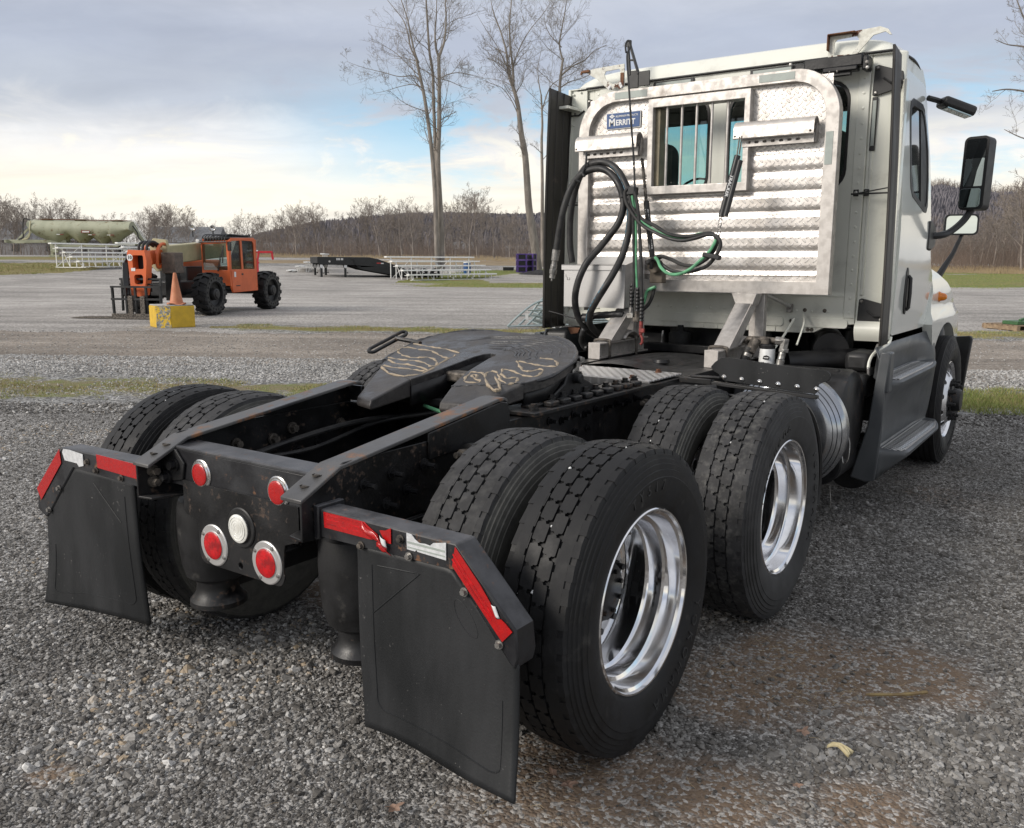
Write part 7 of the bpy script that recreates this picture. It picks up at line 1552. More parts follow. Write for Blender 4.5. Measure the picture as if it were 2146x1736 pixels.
kid('front_stabiliser', MB().box((-.62,.72,.45),(-.28,.95,1.18)), M['flatblk'], tel, .02); kid('stabiliser_plate', MB().box((-.66,.60,1.18),(-.24,1.0,1.74)), M['rustplate'] if 'rustplate' in M else M['khaki'], tel, .02)
kid('front_fender', MB().grid(lambda u, v: (.35+.5*u-.9*(v > 9), .55+.25*v, .85+.25*math.sin(PI*v*.6)), 4, 6), M['alu_clean'], tel, solid=.01)
kid('stencil', MB().box((X0-.0135,Y1-.50,.78),(X0-.0122,Y1-.26,.81)), M['plastic'], tel)

# bleachers
def bleachers(l, d, ang, L, rows, label, run=.61, rise=.30, first=.45, uprights=4, z=None):
    """origin at the back (top) row's left end; benches run along local +X, rows step down towards local -Y"""
    e = place('bleachers', l, d, math.radians(ang), label, 'bleachers', 'aluminium bleachers around the gravel yard', z)
    for i in range(rows):
        y = -run*(rows-1-i); zz = first+rise*i
        b = MB(); b.box((0,y-.15,zz-.045),(L,y+.15,zz+.045)); kid('seat_plank', b, M['bench'], e, .008)
        if i < rows-1 or True:
            b = MB(); b.box((.05,y-.12-.30,zz-.36),(L-.05,y-.12-.06,zz-.325)); kid('foot_plank', b, M['bench'], e, .006)
    for k in range(uprights):
        x = .45+(L-.9)*k/(uprights-1); b = MB()
        for i in range(rows):
            y = -run*(rows-1-i); b.beam((x,y,.03),(x,y,first+rise*i-.03),.05,.05,(0,1,0))
        b.beam((x,-run*(rows-1)-.45,.05),(x,.12,.05),.05,.05)
        for i in range(1, rows, 2): y = -run*(rows-1-i); b.beam((x,y,first+rise*i-.10),(x,y-run,.06),.035,.035)
        kid('end_frame' if k in (0, uprights-1) else 'truss_frame', b, M['bench'], e)
    for k in range(0, uprights-1, 2):
        xa = .45+(L-.9)*k/(uprights-1); xb = .45+(L-.9)*(k+1)/(uprights-1); b = MB(); b.beam((xa,0,.1),(xb,0,first+rise*(rows-1)-.1),.03,.03); b.beam((xb,0,.1),(xa,0,first+rise*(rows-1)-.1),.03,.03); kid('cross_brace', b, M['bench'], e)
    return e
bleachers(-8.75, 61.5, 45, 8.2, 5, 'long five row aluminium bleachers on the grass edge behind the black flatbed trailer', uprights=5, z=.08)
bleachers(-31.3, 60.5, 68, 7.4, 5, 'aluminium bleachers nearest the telehandler, left of its boom, on the left lawn edge')
bleachers(-29.0, 65.5, 62, 7.4, 5, 'aluminium bleachers farther back, with their top bench below the hopper trailer')
bleachers(-14.6, 70.5, -82, 5.6, 5, 'short bleachers seen end-on between the telehandler and the black flatbed trailer', z=.30)

# black gooseneck flatbed trailer
tr = place('flatbed_trailer', -13.2, 60.5, math.radians(24), 'black flatbed trailer neck standing on its landing legs, tail end sloping to the ground', 'trailer', z=.22)
prof = [(0,1.50),(0,1.08),(.25,.98),(2.2,.95),(3.2,.62),(5.6,.20),(8.8,.20),(8.8,.38),(6.9,.42),(6.0,.75),(4.2,1.36),(3.6,1.48)]
for y0 in (0, 2.35): q = MB(); q.prism(prof, 'y', y0, y0+.10); kid('side_beam', q, M['flatblk'], tr, .01)
q = MB(); q.prism([(0,1.50),(3.6,1.48),(4.2,1.36),(6.0,.75),(6.9,.42),(8.8,.38),(8.8,.30),(6.9,.36),(6.0,.68),(4.2,1.28),(3.6,1.42),(0,1.42)], 'y', .10, 2.35); kid('deck', q, M['flatblk'], tr)
q = MB(); q.prism([(0.02,1.505),(3.58,1.485),(3.58,1.49),(.02,1.52)], 'y', .02, 2.42); kid('deck_boards', q, M['deckwood'], tr)
q = MB(); q.prism([(0,1.08),(0,1.5),(-.02,1.5),(-.02,1.08)], 'y', 0, 2.45); kid('nose_plate', q, M['flatblk'], tr)
for (x, y) in ((.25,.12),(1.9,.12),(.25,2.2),(1.0,2.2)):
    q = MB(); q.box((x-.07,y-.07,.0),(x+.07,y+.07,1.0)); q.box((x-.11,y-.11,-.02),(x+.11,y+.11,.02)); q.prism([(x-.16,1.0),(x+.16,1.0),(x+.10,.78),(x-.10,.78)], 'y', y-.09, y+.09); kid('landing_leg', q, M['flatblk'], tr, .01)
    q = MB(); q.lathe([(0,.0),(-.004,.10),(0,.105)], 16, 'y', (x, y-.095, .88)); q.V = [(vx, vy, .88+(vz-.88)*1.35) for vx, vy, vz in q.V]; kid('leg_plate', q, M['print'], tr)
    q = MB(); q.cyl((x+.07,y-.02,.42),(x+.2,y-.02,.42),.02,6); q.cyl((x+.16,y-.02,.36),(x+.16,y-.02,.48),.02,6); kid('leg_pin', q, M['flatblk'], tr)
for k in range(5): kid('serial_mark', MB().box((1.28+k*.09-(.0 if k < 3 else -.04),-.006,1.28),(1.34+k*.09-(.0 if k < 3 else -.04),-.002,1.42)), M['print'], tr)
kid('reflector', MB().box((4.1,-.008,1.05),(4.4,-.002,1.12)), M['red'], tr); kid('reflector', MB().box((4.4,-.008,1.03),(4.6,-.002,1.10)), M['print'], tr)
kid('strap_handle', MB().tube([(2.2,-.03,1.40),(2.45,-.03,1.38),(2.52,-.03,1.1),(2.75,-.03,.85),(2.95,-.03,.86)], .03, 6), M['flatblk'], tr)
kid('side_hole', MB().lathe([(0,.0),(-.004,.07)], 12, 'y', (.8,-.001,1.20)), M['alu_clean'], tr); kid('front_box', MB().box((1.0,-.0,1.36),(1.0,.0,1.36)), M['flatblk'], tr) if False else None
for k in range(3):
    w_ = MB(); w_.lathe([(-.12,.15),(-.13,.36),(.13,.36),(.12,.15)], 24, 'y', (6.7+.9*k, .3, .36)); kid('tyre', w_, M['rubber'], tr)

# dry-bulk hopper trailer
ht = place('hopper_trailer', -44.9, 84, math.radians(2), 'faded olive green dry bulk hopper tank trailer parked before the trees at left', 'tank trailer', z=1.80)
L_, R0 = 9.3, 1.22
ZC = 2.30
def hop_bottom(x):   # x 0..L
    if x < 2.6: return 2.05-(2.05-.92)*(x/2.6)**.9
    if x < 7.4: 
        v = abs((((x-2.6)/1.95)+.5) % 1.0-.5)*2; return .92+.72*(1-v)*0+.80*v
    return .92+(2.35-.92)*((x-7.4)/1.95)
nseg = 76
b = MB()
def tankpt(u, v):
    x = L_*u; top = 3.36-.14*u; bot = hop_bottom(x); a = 2*PI*v
    endf = min(1, (x/.35)**.5 if x < .35 else 1, ((L_-x)/.35)**.5 if L_-x < .35 else 1)
    half = 1.18
    zc = 2.45; zr_up = top-zc
    if math.sin(a) >= 0: z = zc+zr_up*math.sin(a); y = half*math.cos(a)
    else:
        s_ = -math.sin(a); z = zc-(zc-bot)*s_**1.25; y = half*math.cos(a)*(1 if s_ < .6 else 1-.35*(s_-.6)/.4)
    if x < .3: z = top-.02+(z-top)*(.55+.45*x/.3) if True else z
    return (x, y, z)
b.grid(tankpt, nseg, 28); b.add([tankpt(0, k/28) for k in range(28)], [tuple(range(28))]); b.add([tankpt(1, k/28) for k in range(28)], [tuple(range(28))]); kid('tank_shell', b, M['tankpaint'], ht, smooth=30)
for x in (1.6,4.6,8.0): kid('manhole', MB().cyl((x,0,3.3-.014*x),(x,0,3.46-.014*x),.34,16).box((x-.5,-.4,3.32-.014*x),(x+.5,.4,3.37-.014*x)), M['tankrust'] if 'tankrust' in M else M['tankpaint'], ht)
for y in (-.45,.45): kid('catwalk', MB().beam((.5,y,3.40),(9.0,y,3.28),.10,.05), M['rust'], ht)
for y in (-.45,.45): kid('frame_beam', MB().box((-2.1,y-.08,1.22),(3.2,y+.08,1.50)), M['tankpaint'], ht, .02); 
kid('coupler_plate', MB().box((-2.1,-.6,1.18),(-.6,.6,1.24)).box((-2.15,-1.1,1.22),(-2.05,1.1,1.5)), M['tankpaint'], ht)
for y in (-.5,.5): kid('nose_strut', MB().beam((-1.2,y,1.5),(.25,y,2.9),.12,.16).beam((1.9,y,1.5),(.35,y,2.55),.10,.14), M['tankpaint'], ht)
kid('nose_hose', MB().tube(spline([(.1,-.6,3.3),(-.35,-.7,3.42),(-.5,-.7,3.0),(-.55,-.75,2.2),(-.6,-.75,1.7),(-1.0,-.8,1.55)], 5), .05, 6), M['hose'], ht)
kid('nose_pipe', MB().tube(spline([(.35,-1.0,3.2),(.3,-1.2,2.4),(.25,-1.2,1.9),(0,-1.2,1.6),(-.5,-1.1,1.5)], 5), .06, 6), M['beige'], ht)
kid('subframe', MB().box((1.9,-.5,.86),(11.2,-.35,1.06)).box((1.9,.35,.86),(11.2,.5,1.06)).box((7.9,-1.1,.95),(11.4,1.1,1.22)), M['tankpaint'], ht)
kid('landing_gear', MB().box((1.9,-.95,.0),(2.15,-.75,1.25)).box((1.75,-1.05,-.02),(2.7,-.65,.1)).beam((2.0,-.85,.2),(3.3,-.85,.9),.08,.08), M['tankpaint'], ht)
kid('gear_board', MB().prism([(2.05,1.0),(2.45,.98),(2.65,.35),(2.2,.35)], 'y', -1.1, -1.05), M['tankpaint'], ht)
kid('discharge_pipe', MB().tube([(2.4,-.2,.75),(9.5,-.2,.72)], .09, 8), M['rust'], ht)
kid('ladder', MB().tube([(9.0,-.5,3.3),(9.5,-.5,3.35),(10.6,-.5,1.2)], .03, 5).tube([(9.0,-.1,3.3),(9.5,-.1,3.35),(10.6,-.1,1.2)], .03, 5), M['bench'], ht)
for k in range(7): kid('rung', MB().tube([(9.55+.15*k,-.5,3.2-.29*k),(9.55+.15*k,-.1,3.2-.29*k)], .02, 5), M['bench'], ht)
kid('rear_cone', MB().beam((9.2,0,2.75),(10.3,0,1.2),.5,.35), M['tankpaint'], ht, .04)
kid('rear_hose', MB().tube(spline([(9.5,-.7,2.8),(9.9,-.75,2.2),(10.0,-.75,1.7),(10.4,-.75,1.3)], 5), .06, 6), M['hose'], ht)
for k in range(2):
    w_ = MB(); w_.lathe([(-.28,.28),(-.30,.5),(.0,.52),(.30,.5),(.28,.28)], 30, 'y', (8.7+1.25*k, -.85, .52)); kid('tyre', w_, M['rubber'], ht)
    kid('mud_fender', MB().lathe([(-.32,.62),(.32,.62)], 20, 'y', (8.7+1.25*k,-.85,.5), -1.2, 1.2), M['tankpaint'], ht)
for x in (3.1,6.1,9.0):
    pass
for x, zz in ((3.0,1.98),(5.9,1.96),(7.6,1.94)): 
    kid('reflective_strip', MB().box((x-.32,-1.19,zz-.03),(x,-1.165,zz+.03)), M['print'], ht); kid('reflective_strip', MB().box((x,-1.19,zz-.03),(x+.32,-1.165,zz+.03)), M['redpaint'], ht)
kid('name_badge', MB().prism(rrect(4.95,2.12,5.75,2.34,.08), 'y', -1.215, -1.16), M['redpaint'], ht); kid('name_badge_panel', MB().prism(rrect(5.05,2.17,5.70,2.29,.05), 'y', -1.222, -1.214), M['print'], ht)

# galvanised gate panels stacked on the yard, left of the cab
gp = place('panel_stack', .75, 20.9, math.radians(10), 'pile of galvanised tube livestock panels lying in the yard beside the cab', 'gate panels')
rr_ = random.Random(8)
for k in range(7):
    z0 = .08+.055*k; dx_ = rr_.uniform(-.06,.06)+.02*k; tilt = 0
    P = [(-.15+dx_,-.5,z0),(1.6,-.5,z0),(1.6,.9,z0),(-.15+dx_,.9,z0)]
    q = MB(); q.tube(P+[P[0]], .022, 8)
    for j in range(1, 5): q.tube([(-.15+dx_+.02,-.5+.28*j,z0),(1.6,-.5+.28*j,z0)], .016, 6)
    kid('gate_panel', q, M['galv'], gp)
for k, (x0, zt) in enumerate(((-.98,.64),(-.72,.78),(-.5,.72))):
    q = MB(); q.tube(spline([(x0,-.62+.1*k,.06),(x0+.30,-.58+.1*k,.33),(x0+.62,-.54+.1*k,zt-.08),(x0+.95,-.5+.1*k,zt),(x0+2.0,-.5+.1*k,zt)], 5), .026, 8)
    q.tube([(x0,-.62+.1*k,.06),(x0+2.2,-.6+.1*k,.10)], .022, 8)
    for j in range(3): q.tube([(x0+.28+.2*j,-.58+.1*k,.30+.12*j),(x0+2.0,-.5+.1*k,.28+.13*j)], .016, 6)
    kid('gate_panel', q, M['galv'], gp)
for x, z in ((-.58,.22),(.05,.02)): kid('paper_tag', MB().box((x,-.70,z),(x+.07,-.695,z+.13)), M['print'], gp)

# purple crates, mulch pile, barrier, blue barrel
def crate(l, d, rz, label, n=3):
    e = place('crate_stack', l, d, rz, label, 'plastic crates'); e.scale = (.84,.84,.84)
    for k in range(n):
        z0 = .02+.62*k; b = MB()
        for (x0,x1,y0,y1) in ((-.5,-.36,-.4,-.3),(.36,.5,-.4,-.3),(-.5,-.36,.3,.4),(.36,.5,.3,.4)): b.box((x0,y0,z0),(x1,y1,z0+.56))
        b.box((-.5,-.4,z0),(.5,.4,z0+.06)); b.box((-.5,-.4,z0+.50),(.5,-.36,z0+.60)); b.box((-.5,.36,z0+.50),(.5,.4,z0+.60)); b.box((-.5,-.36,z0+.5),(-.46,.36,z0+.6)); b.box((.46,-.36,z0+.5),(.5,.36,z0+.6)); b.box((-.56,-.42,z0+.48),(-.46,-.34,z0+.60)); b.box((.46,-.42,z0+.48),(.56,-.34,z0+.60))
        kid('crate_frame', b, M['purple'], e, .01)
        b = MB()
        for j in range(7): b.box((-.36,-.34,z0+.08+.06*j),(.36,-.32,z0+.11+.06*j)); b.box((.44,-.3,z0+.08+.06*j),(.46,.3,z0+.11+.06*j))
        tag(kid('crate_mesh', b, M['flatblk'], e), kind='stuff')
        kid('crate_core', MB().box((-.44,-.30,z0+.06),(.43,.35,z0+.5)), M['flatblk'], e)
crate(.78, 75, 0.15, 'left stack of purple plastic crates standing on the lawn beside the dark mulch', 3); crate(1.55, 75.9, -.5, 'right stack of purple plastic crates, half behind the other stack', 3)
b = MB(); b.grid(lambda u, v: ((u-.5)*4.6, (v-.5)*2.4, .42*math.sin(PI*u)**.8*math.sin(PI*v)**.8*(1+.2*math.sin(u*19)*math.sin(v*13))-.05), 24, 14); o = b.build('mulch_pile', M['mulch'], None); x, y = LD(2.5, 72.5); o.location = (x, y, terr(x, y)); o.rotation_euler = (0,0,RZ); tag(o, 'low pile of near black mulch in front of the purple crates', 'mulch pile')
e = place('barrier_panel', -.35, 75.5, .2, 'low grey barrier panel standing left of the purple crates', 'barrier')
q = MB(); q.tube([(-.45,0,.05),(-.45,0,.42),(.5,0,.42),(.5,0,.05)], .02, 6); kid('barrier_frame', q, M['alu_clean'], e)
q = MB(); q.box((-.44,-.01,.10),(.49,.01,.38)); kid('barrier_infill', q, M['plastic'], e)
e = place('plastic_barrel', -3.55, 70, 0, 'blue plastic barrel with a white lid standing behind the long bleachers', 'barrel', z=.45)
kid('barrel_body', MB().lathe([(0,.0),(0,.27),(.25,.30),(.6,.30),(.85,.27),(.85,0)], 20, 'z'), M['bluecan'], e); kid('barrel_lid', MB().lathe([(.85,.29),(1.0,.27),(1.02,.0)], 20, 'z'), M['print'], e)
# red gooseneck hitch frame beyond the telehandler
e = place('gooseneck_frame', -17.6, 60, math.radians(8), 'bright red gooseneck trailer frame standing behind the telehandler', 'trailer frame')
zz = 2.0
q = MB(); q.beam((0,0,1.55),(1.45,0,1.55),.16,.14); q.beam((1.40,0,1.60),(1.46,0,1.05),.14,.12,(0,1,0)); q.beam((.15,0,1.5),(.42,0,.85),.16,.14,(0,1,0)); q.beam((.55,0,1.5),(.42,0,.85),.12,.12,(0,1,0)); q.beam((-.1,0,.85),(.55,0,.85),.14,.12)
kid('gooseneck_beam', q, M['redframe'], e, .01); kid('frame_plate', MB().box((-.2,-.1,1.60),(.5,.1,1.68)), M['print'], e); kid('frame_legs', MB().box((-1.2,-.08,0),(-1.05,.08,.9)).box((.35,-.08,0),(.5,.08,.85)).box((-1.2,-.08,.8),(.0,.08,.95)), M['redframe'], e, .01)
# pallet with green steel at the right edge
e = place('pallet', 11.75, 20.3, math.radians(14), 'weathered wooden pallet at the right edge of the yard', 'pallet')
for k in range(7): kid('slat', MB().box((-.6,-.5+.155*k,.11),(.6,-.40+.155*k,.13)), M['pallet'], e)
for k in range(3): kid('stringer', MB().box((-.6+.56*k,-.5,.02),(-.52+.56*k,.55,.11)), M['pallet'], e); kid('base_slat', MB().box((-.6,-.5+.45*k,0),(.6,-.4+.45*k,.02)), M['pallet'], e)
e = place('steel_part', 11.8, 20.2, math.radians(14), 'green painted steel bracket lying on the wooden pallet', 'steel part', z=.131)
kid('steel_plate', MB().box((-.45,-.2,0),(.3,.25,.08)), M['greenmetal'], e, .01); kid('steel_arm', MB().beam((-.30,-.1,.10),(.4,.1,.22),.06,.05), M['greenmetal'], e, .01)
# dark mulch at the right end of the lawn
b = MB(); b.grid(lambda u, v: ((u-.5)*9, (v-.5)*4, .7*math.sin(PI*u)*math.sin(PI*v)-.05), 20, 10); o = b.build('mulch_pile', M['mulch'], None); x, y = LD(50, 79); o.location = (x, y, terr(x, y)); o.rotation_euler = (0,0,RZ); tag(o, 'dark mulch heap at the far right edge of the lawn', 'mulch pile')
# far buildings behind the trees
def building(l, d, w_, dp, h, label, z=None, rz=.1):
    e = place('house', l, d, rz, label, 'house', z=z)
    kid('wall', MB().box((-w_/2,0,0),(w_/2,dp,h)), M['house'], e); b = MB(); b.prism([(-.4,h),(dp+.4,h),(dp/2,h+dp*.32)], 'x', -w_/2-.3, w_/2+.3); kid('roof', b, M['roof'], e)
    for k in range(3): x = -w_/2+w_*(k+.5)/3; kid('window', MB().box((x-.5,-.05,h*.35),(x+.5,.01,h*.75)), M['darkglass'], e)
building(-61, 118, 13, 8, 2.2, 'low grey roofed building behind the left trees, below the hopper trailer neck', 1.75)
building(-45, 122, 9, 7, 2.0, 'small pale building among the trees behind the hopper trailer legs', 1.75)
building(-44, 170, 7, 6, 1.6, 'pale house glimpsed through the woods right of the telehandler', 1.2)
building(3, 190, 8, 6, 1.6, 'white house glimpsed through the woods left of the purple crates', 1.0)
building(-10, 185, 3.5, 5, 2.6, 'narrow pale house behind the big double trunked tree', 1.0)
# ================================================================ bare trees, woods and hills
M['bark'] = mat('grey_bark', (0.27,0.24,0.21), (0.17,0.15,0.13), 3, 0.85, bump=.01, bscale=8, stretch=(1,1,.3))
M['bark_far'] = mat('woods_bark', (0.27,0.23,0.20), (0.20,0.175,0.155), 1, 0.9)
def seg_mesh(name, S, mats, sides=3, matsel=None):
    """S: array (n, 8): p0 xyz, p1 xyz, r0, r1 -> open prisms"""
    S = np.asarray(S, dtype=np.float64); n = len(S); a, b = S[:, :3], S[:, 3:6]; d = b-a; L = np.linalg.norm(d, axis=1, keepdims=True); d = d/np.maximum(L, 1e-9)
    ref = np.where(np.abs(d[:, 2:3]) > .9, np.array([[1., 0, 0]]), np.array([[0, 0, 1.]])); u = np.cross(d, ref); u /= np.linalg.norm(u, axis=1, keepdims=True); v = np.cross(d, u)
    V = np.empty((n, 2*sides, 3))
    for k in range(sides):
        c, s_ = math.cos(2*PI*k/sides), math.sin(2*PI*k/sides); o_ = u*c+v*s_
        V[:, k] = a+o_*S[:, 6:7]; V[:, sides+k] = b+o_*S[:, 7:8]
    base = (np.arange(n)*2*sides)[:, None]; F = []
    for k in range(sides):
        k2 = (k+1) % sides; F.append(base+np.array([[k, k2, sides+k2, sides+k]]))
    F = np.stack(F, 1).reshape(-1, 4)
    me = bpy.data.meshes.new(name); me.vertices.add(n*2*sides); me.vertices.foreach_set('co', V.astype(np.float32).ravel())
    me.loops.add(F.size); me.loops.foreach_set('vertex_index', F.ravel().astype(np.int32)); me.polygons.add(len(F)); me.polygons.foreach_set('loop_start', np.arange(len(F), dtype=np.int32)*4)
    me.polygons.foreach_set('use_smooth', np.ones(len(F), dtype=bool)); me.update(calc_edges=True)
    for m_ in mats: me.materials.append(m_)
    return me
def grow(out, p, d, length, r, depth, rnd, up=.12, spread=.6, kids=(5, 6, 6, 5), taper=.30, segs=6, wob=.16, minr=.006, start=.25):
    """one limb and, recursively, its branches"""
    st = length/segs; pts = [p]; rs = [r]
    for i in range(segs):
        d = (d+Vector((rnd.gauss(0, wob), rnd.gauss(0, wob), rnd.gauss(0, wob)+up*.35))).normalized()
        p = p+d*st; r2 = r*(1-(1-taper)*(i+1)/segs); pts.append(p); rs.append(max(minr, r2))
    for i in range(segs): out.append((*pts[i], *pts[i+1], rs[i], rs[i+1]))
    if depth <= 0: return
    n = kids[min(len(kids)-1, depth)] if False else kids[len(kids)-depth] if depth <= len(kids) else kids[0]
    for k in range(n):
        t = start+(1-start)*(k+rnd.random())/n; i = min(segs-1, int(t*segs)); q = pts[i].lerp(pts[i+1], t*segs-i); base = (pts[i+1]-pts[i]).normalized()
        az = rnd.uniform(0, 2*PI); o_ = base.orthogonal().normalized(); o_.rotate(Matrix.Rotation(az, 3, base)); nd = (base*(1-spread*.6)+o_*spread*rnd.uniform(.7, 1.2)+Vector((0, 0, up))).normalized()
        grow(out, q, nd, length*(.62-.28*t)*rnd.uniform(.7, 1.25), max(minr, rs[i]*.5), depth-1, rnd, up, spread, kids, .35, max(3, segs-1), wob*1.15, minr, .15)
def guide_tree(key, label, seed, minr=.0062, dens=1.0, lmax=4.4):
    rnd = random.Random(seed); S = []; thick = []
    base = LIMBS[key][0][2][0]; bx, by = LD(base[0], base[1]); bz = terr(bx, by)-.1
    e = empty('bare_tree', (bx, by, bz), 0, None, label, 'tree', 'tall bare trees standing beyond the yard')
    for gi, (r0, r1, P) in enumerate(LIMBS[key]):
        W_ = [Vector((*LD(l, d), z)) for l, d, z in P]
        if W_[0].z < bz+2.5: W_[0] = Vector((W_[0].x, W_[0].y, terr(W_[0].x, W_[0].y)-.1))
        # a little depth so that limbs do not lie in one plane
        dv = Vector((-EY, EX, 0)); off = rnd.uniform(-1, 1)*.22
        if gi: W_ = [p+dv*(off*i/len(W_)*((p-W_[0]).length)*.6) for i, p in enumerate(W_)]
        pts = spline(W_, 6); n = len(pts); Lt = sum((a-b).length for a, b in zip(pts, pts[1:])); acc = 0
        rs = [r0+(r1-r0)*i/(n-1) for i in range(n)]
        for i in range(n-1): thick.append((*(pts[i]-e.location), *(pts[i+1]-e.location), rs[i], rs[i+1]))
        big = r0 > .15
        for i in range(n-1):
            zrel = pts[i].z-bz
            if big and zrel < 9.5: continue
            step = (pts[i+1]-pts[i]).length; cnt = step*dens*(.9 if big else 1.5)
            c = int(cnt)+(rnd.random() < cnt % 1)
            for _ in range(c):
                base_d = (pts[i+1]-pts[i]).normalized(); o_ = base_d.orthogonal().normalized(); o_.rotate(Matrix.Rotation(rnd.uniform(0, 2*PI), 3, base_d))
                t = i/n; ln = (lmax*(1-.5*t) if not big else lmax*.85)*rnd.uniform(.4, 1.15)*(1 if r0 > .045 else .7)
                nd = (base_d*.45+o_*.8+Vector((0, 0, .10))).normalized()
                grow(S, pts[i]-e.location, nd, ln, max(minr, min(.045, rs[i]*.45)), 3, rnd, .13, .62, (5, 4, 3), .35, 6, .15, minr, .15)
    k0 = 0
    for gi, (r0, r1, P) in enumerate(LIMBS[key]):
        n_ = (len(P)-1)*6; mo('trunk' if r0 >= .16 else 'limb', seg_mesh('trunk', thick[k0:k0+n_], [M['bark']], 8), e); k0 += n_
    cm = mo('crown', seg_mesh('crown', S, [M['bark']], 3), e)
    return e, len(S)
cnt = 0
for key, lb, sd_, kw in (('A', 'tall bare tree with a double trunk behind the bleachers, leftmost of the tall trees', 4, {}), ('B', 'tall bare tree with a leaning pale trunk next to the purple crates', 7, {}),
                 ('C', 'slender bare tree half hidden behind the left cab extender', 9, {}), ('D', 'bare tree at the right edge whose branches hang into view above the mirror', 12, dict(minr=.0045, lmax=2.8))):
    e, c = guide_tree(key, lb, sd_, **kw); cnt += c
print('hero segments', cnt)

# wood-edge trees: seven shapes, each tree an object with its own trunk and crown
def generic(seed, h, spread_, lean=0, kids=(6, 5, 4), fork=.35):
    rnd = random.Random(seed); T_ = []; S = []
    p = Vector((0, 0, -.2)); d = Vector((lean, rnd.gauss(0, .05), 1)).normalized(); n = 9; pts = [p]
    for i in range(n): d = (d+Vector((rnd.gauss(0, .05), rnd.gauss(0, .05), .05))).normalized(); p = p+d*(h*.82/n); pts.append(p)
    r0 = h*.014
    for i in range(n): T_.append((*pts[i], *pts[i+1], r0*(1-.085*i), r0*(1-.085*(i+1))))
    for i in range(2, n):
        for k in range(2 if i < 4 else 3):
            az = rnd.uniform(0, 2*PI); o_ = Vector((math.cos(az), math.sin(az), 0)); t = i/n
            grow(S, pts[i], (o_*spread_+Vector((0, 0, .75))).normalized(), h*(.42-.20*abs(t-.35))*rnd.uniform(.6, 1.1), r0*(1-.085*i)*.5, 3, rnd, .16, .62, kids, .3, 5, .14, .013, .2)
    return seg_mesh('trunk', T_, [M['bark_far']], 6), seg_mesh('crown', S, [M['bark_far']], 3), len(S)
KIN = [generic(30+k, 10.0, sp, ln, kd) for k, (sp, ln, kd) in enumerate(((.75,0,(4,4,3)),(.5,.05,(4,3,3)),(.9,-.04,(4,4,3)),(.6,.08,(4,3,3)),(.42,0,(4,3,3)),(.8,.03,(4,4,3))))]
print('kinds', [k[2] for k in KIN])
RT = random.Random(77)
def wood_tree(l, d, h, kind, label, grp='bare trees along the edge of the woods', zoff=0):
    x, y = LD(l, d); e = empty('bare_tree', (x, y, terr(x, y)-.1+zoff), RT.uniform(0, 6.28), None, label, 'tree', grp); s_ = h/8.9; e.scale = (s_*RT.uniform(.9, 1.15), s_*RT.uniform(.9, 1.15), s_)
    t_, c_, _ = KIN[kind]; mo('trunk', t_, e); mo('crown', c_, e); return e
def top_y(px):   # height of the tree line above the horizon, in pixels of the survey
    xs = [-200,0,40,75,130,200,250,300,330,380,430,480,520,560,620,660,720,780,840,900,940,990,1030,1060,1100,1140,1900,1990,2060,2100,2146,2400]
    ys = [118,117,116,95,112,100,80,88,100,98,84,62,88,80,103,98,84,112,112,96,118,128,120,92,84,66,90,80,95,150,168,170]
    return float(np.interp(px, xs, ys))
EDGE = 'bare grey tree in the row along the edge of the woods behind the yard'
def edge_label(px):
    for lim, w_ in ((110, 'far left beside the hopper trailer neck'), (300, 'behind the hopper trailer'), (440, 'above the boom of the telehandler'), (580, 'just right of the telehandler cab'), (700, 'above the end-on bleachers'),
                    (820, 'behind the black flatbed trailer'), (930, 'on either side of the big double trunk'), (1060, 'above the long bleachers'), (1200, 'behind the purple crates'), (2030, 'between the cab and the door mirror'), (9999, 'right of the door mirror')):
        if px < lim: return 'bare grey woods edge tree standing '+w_
named = {45: 'spreading bare tree behind the neck of the hopper trailer', 130: 'round crowned bare tree above the middle of the hopper trailer', 985: 'tallest bare tree of the woods right of the double trunk', 1068: 'small round bare tree alone between the woods and the leaning trunk', 628: 'wide bare tree above the end-on bleachers', 2125: 'large bare tree at the right edge just beyond the mirror'}
px = -60
lst = []
while px < 2230:
    if 1150 < px < 1940: px = 1940
    lst.append(px); px += RT.uniform(11, 22)
for px in lst:
    d = RT.uniform(118, 150) if px > 430 else RT.uniform(112, 135)
    h = (top_y(px)+RT.uniform(-20, 6))*d/1841*1.0+1.5-terr(*LD((px-1073)/1841*d, d))
    wood_tree((px-1073)/1841*d*1.0, d, max(4.5, h), RT.randrange(6), edge_label(px))
for px, lb in named.items():
    d = 112; h = top_y(px)*d/1841+1.6-terr(*LD((px-1073)/1841*d, d)); wood_tree((px-1073)/1841*d, d, h*1.03, 0 if px in (130, 985, 1068, 628) else 5, lb, None)
for k, (px, h) in enumerate(((8,.95),(20,1.0),(60,.86),(320,.95),(345,.98),(375,1.0),(405,.95),(800,1.0),(845,1.0),(870,.97))):
    d = 106+k % 3*3; wood_tree((px-1073)/1841*d, d, (top_y(px)*h)*d/1841+1.6-terr(*LD((px-1073)/1841*d, d)), k % 6, edge_label(px))
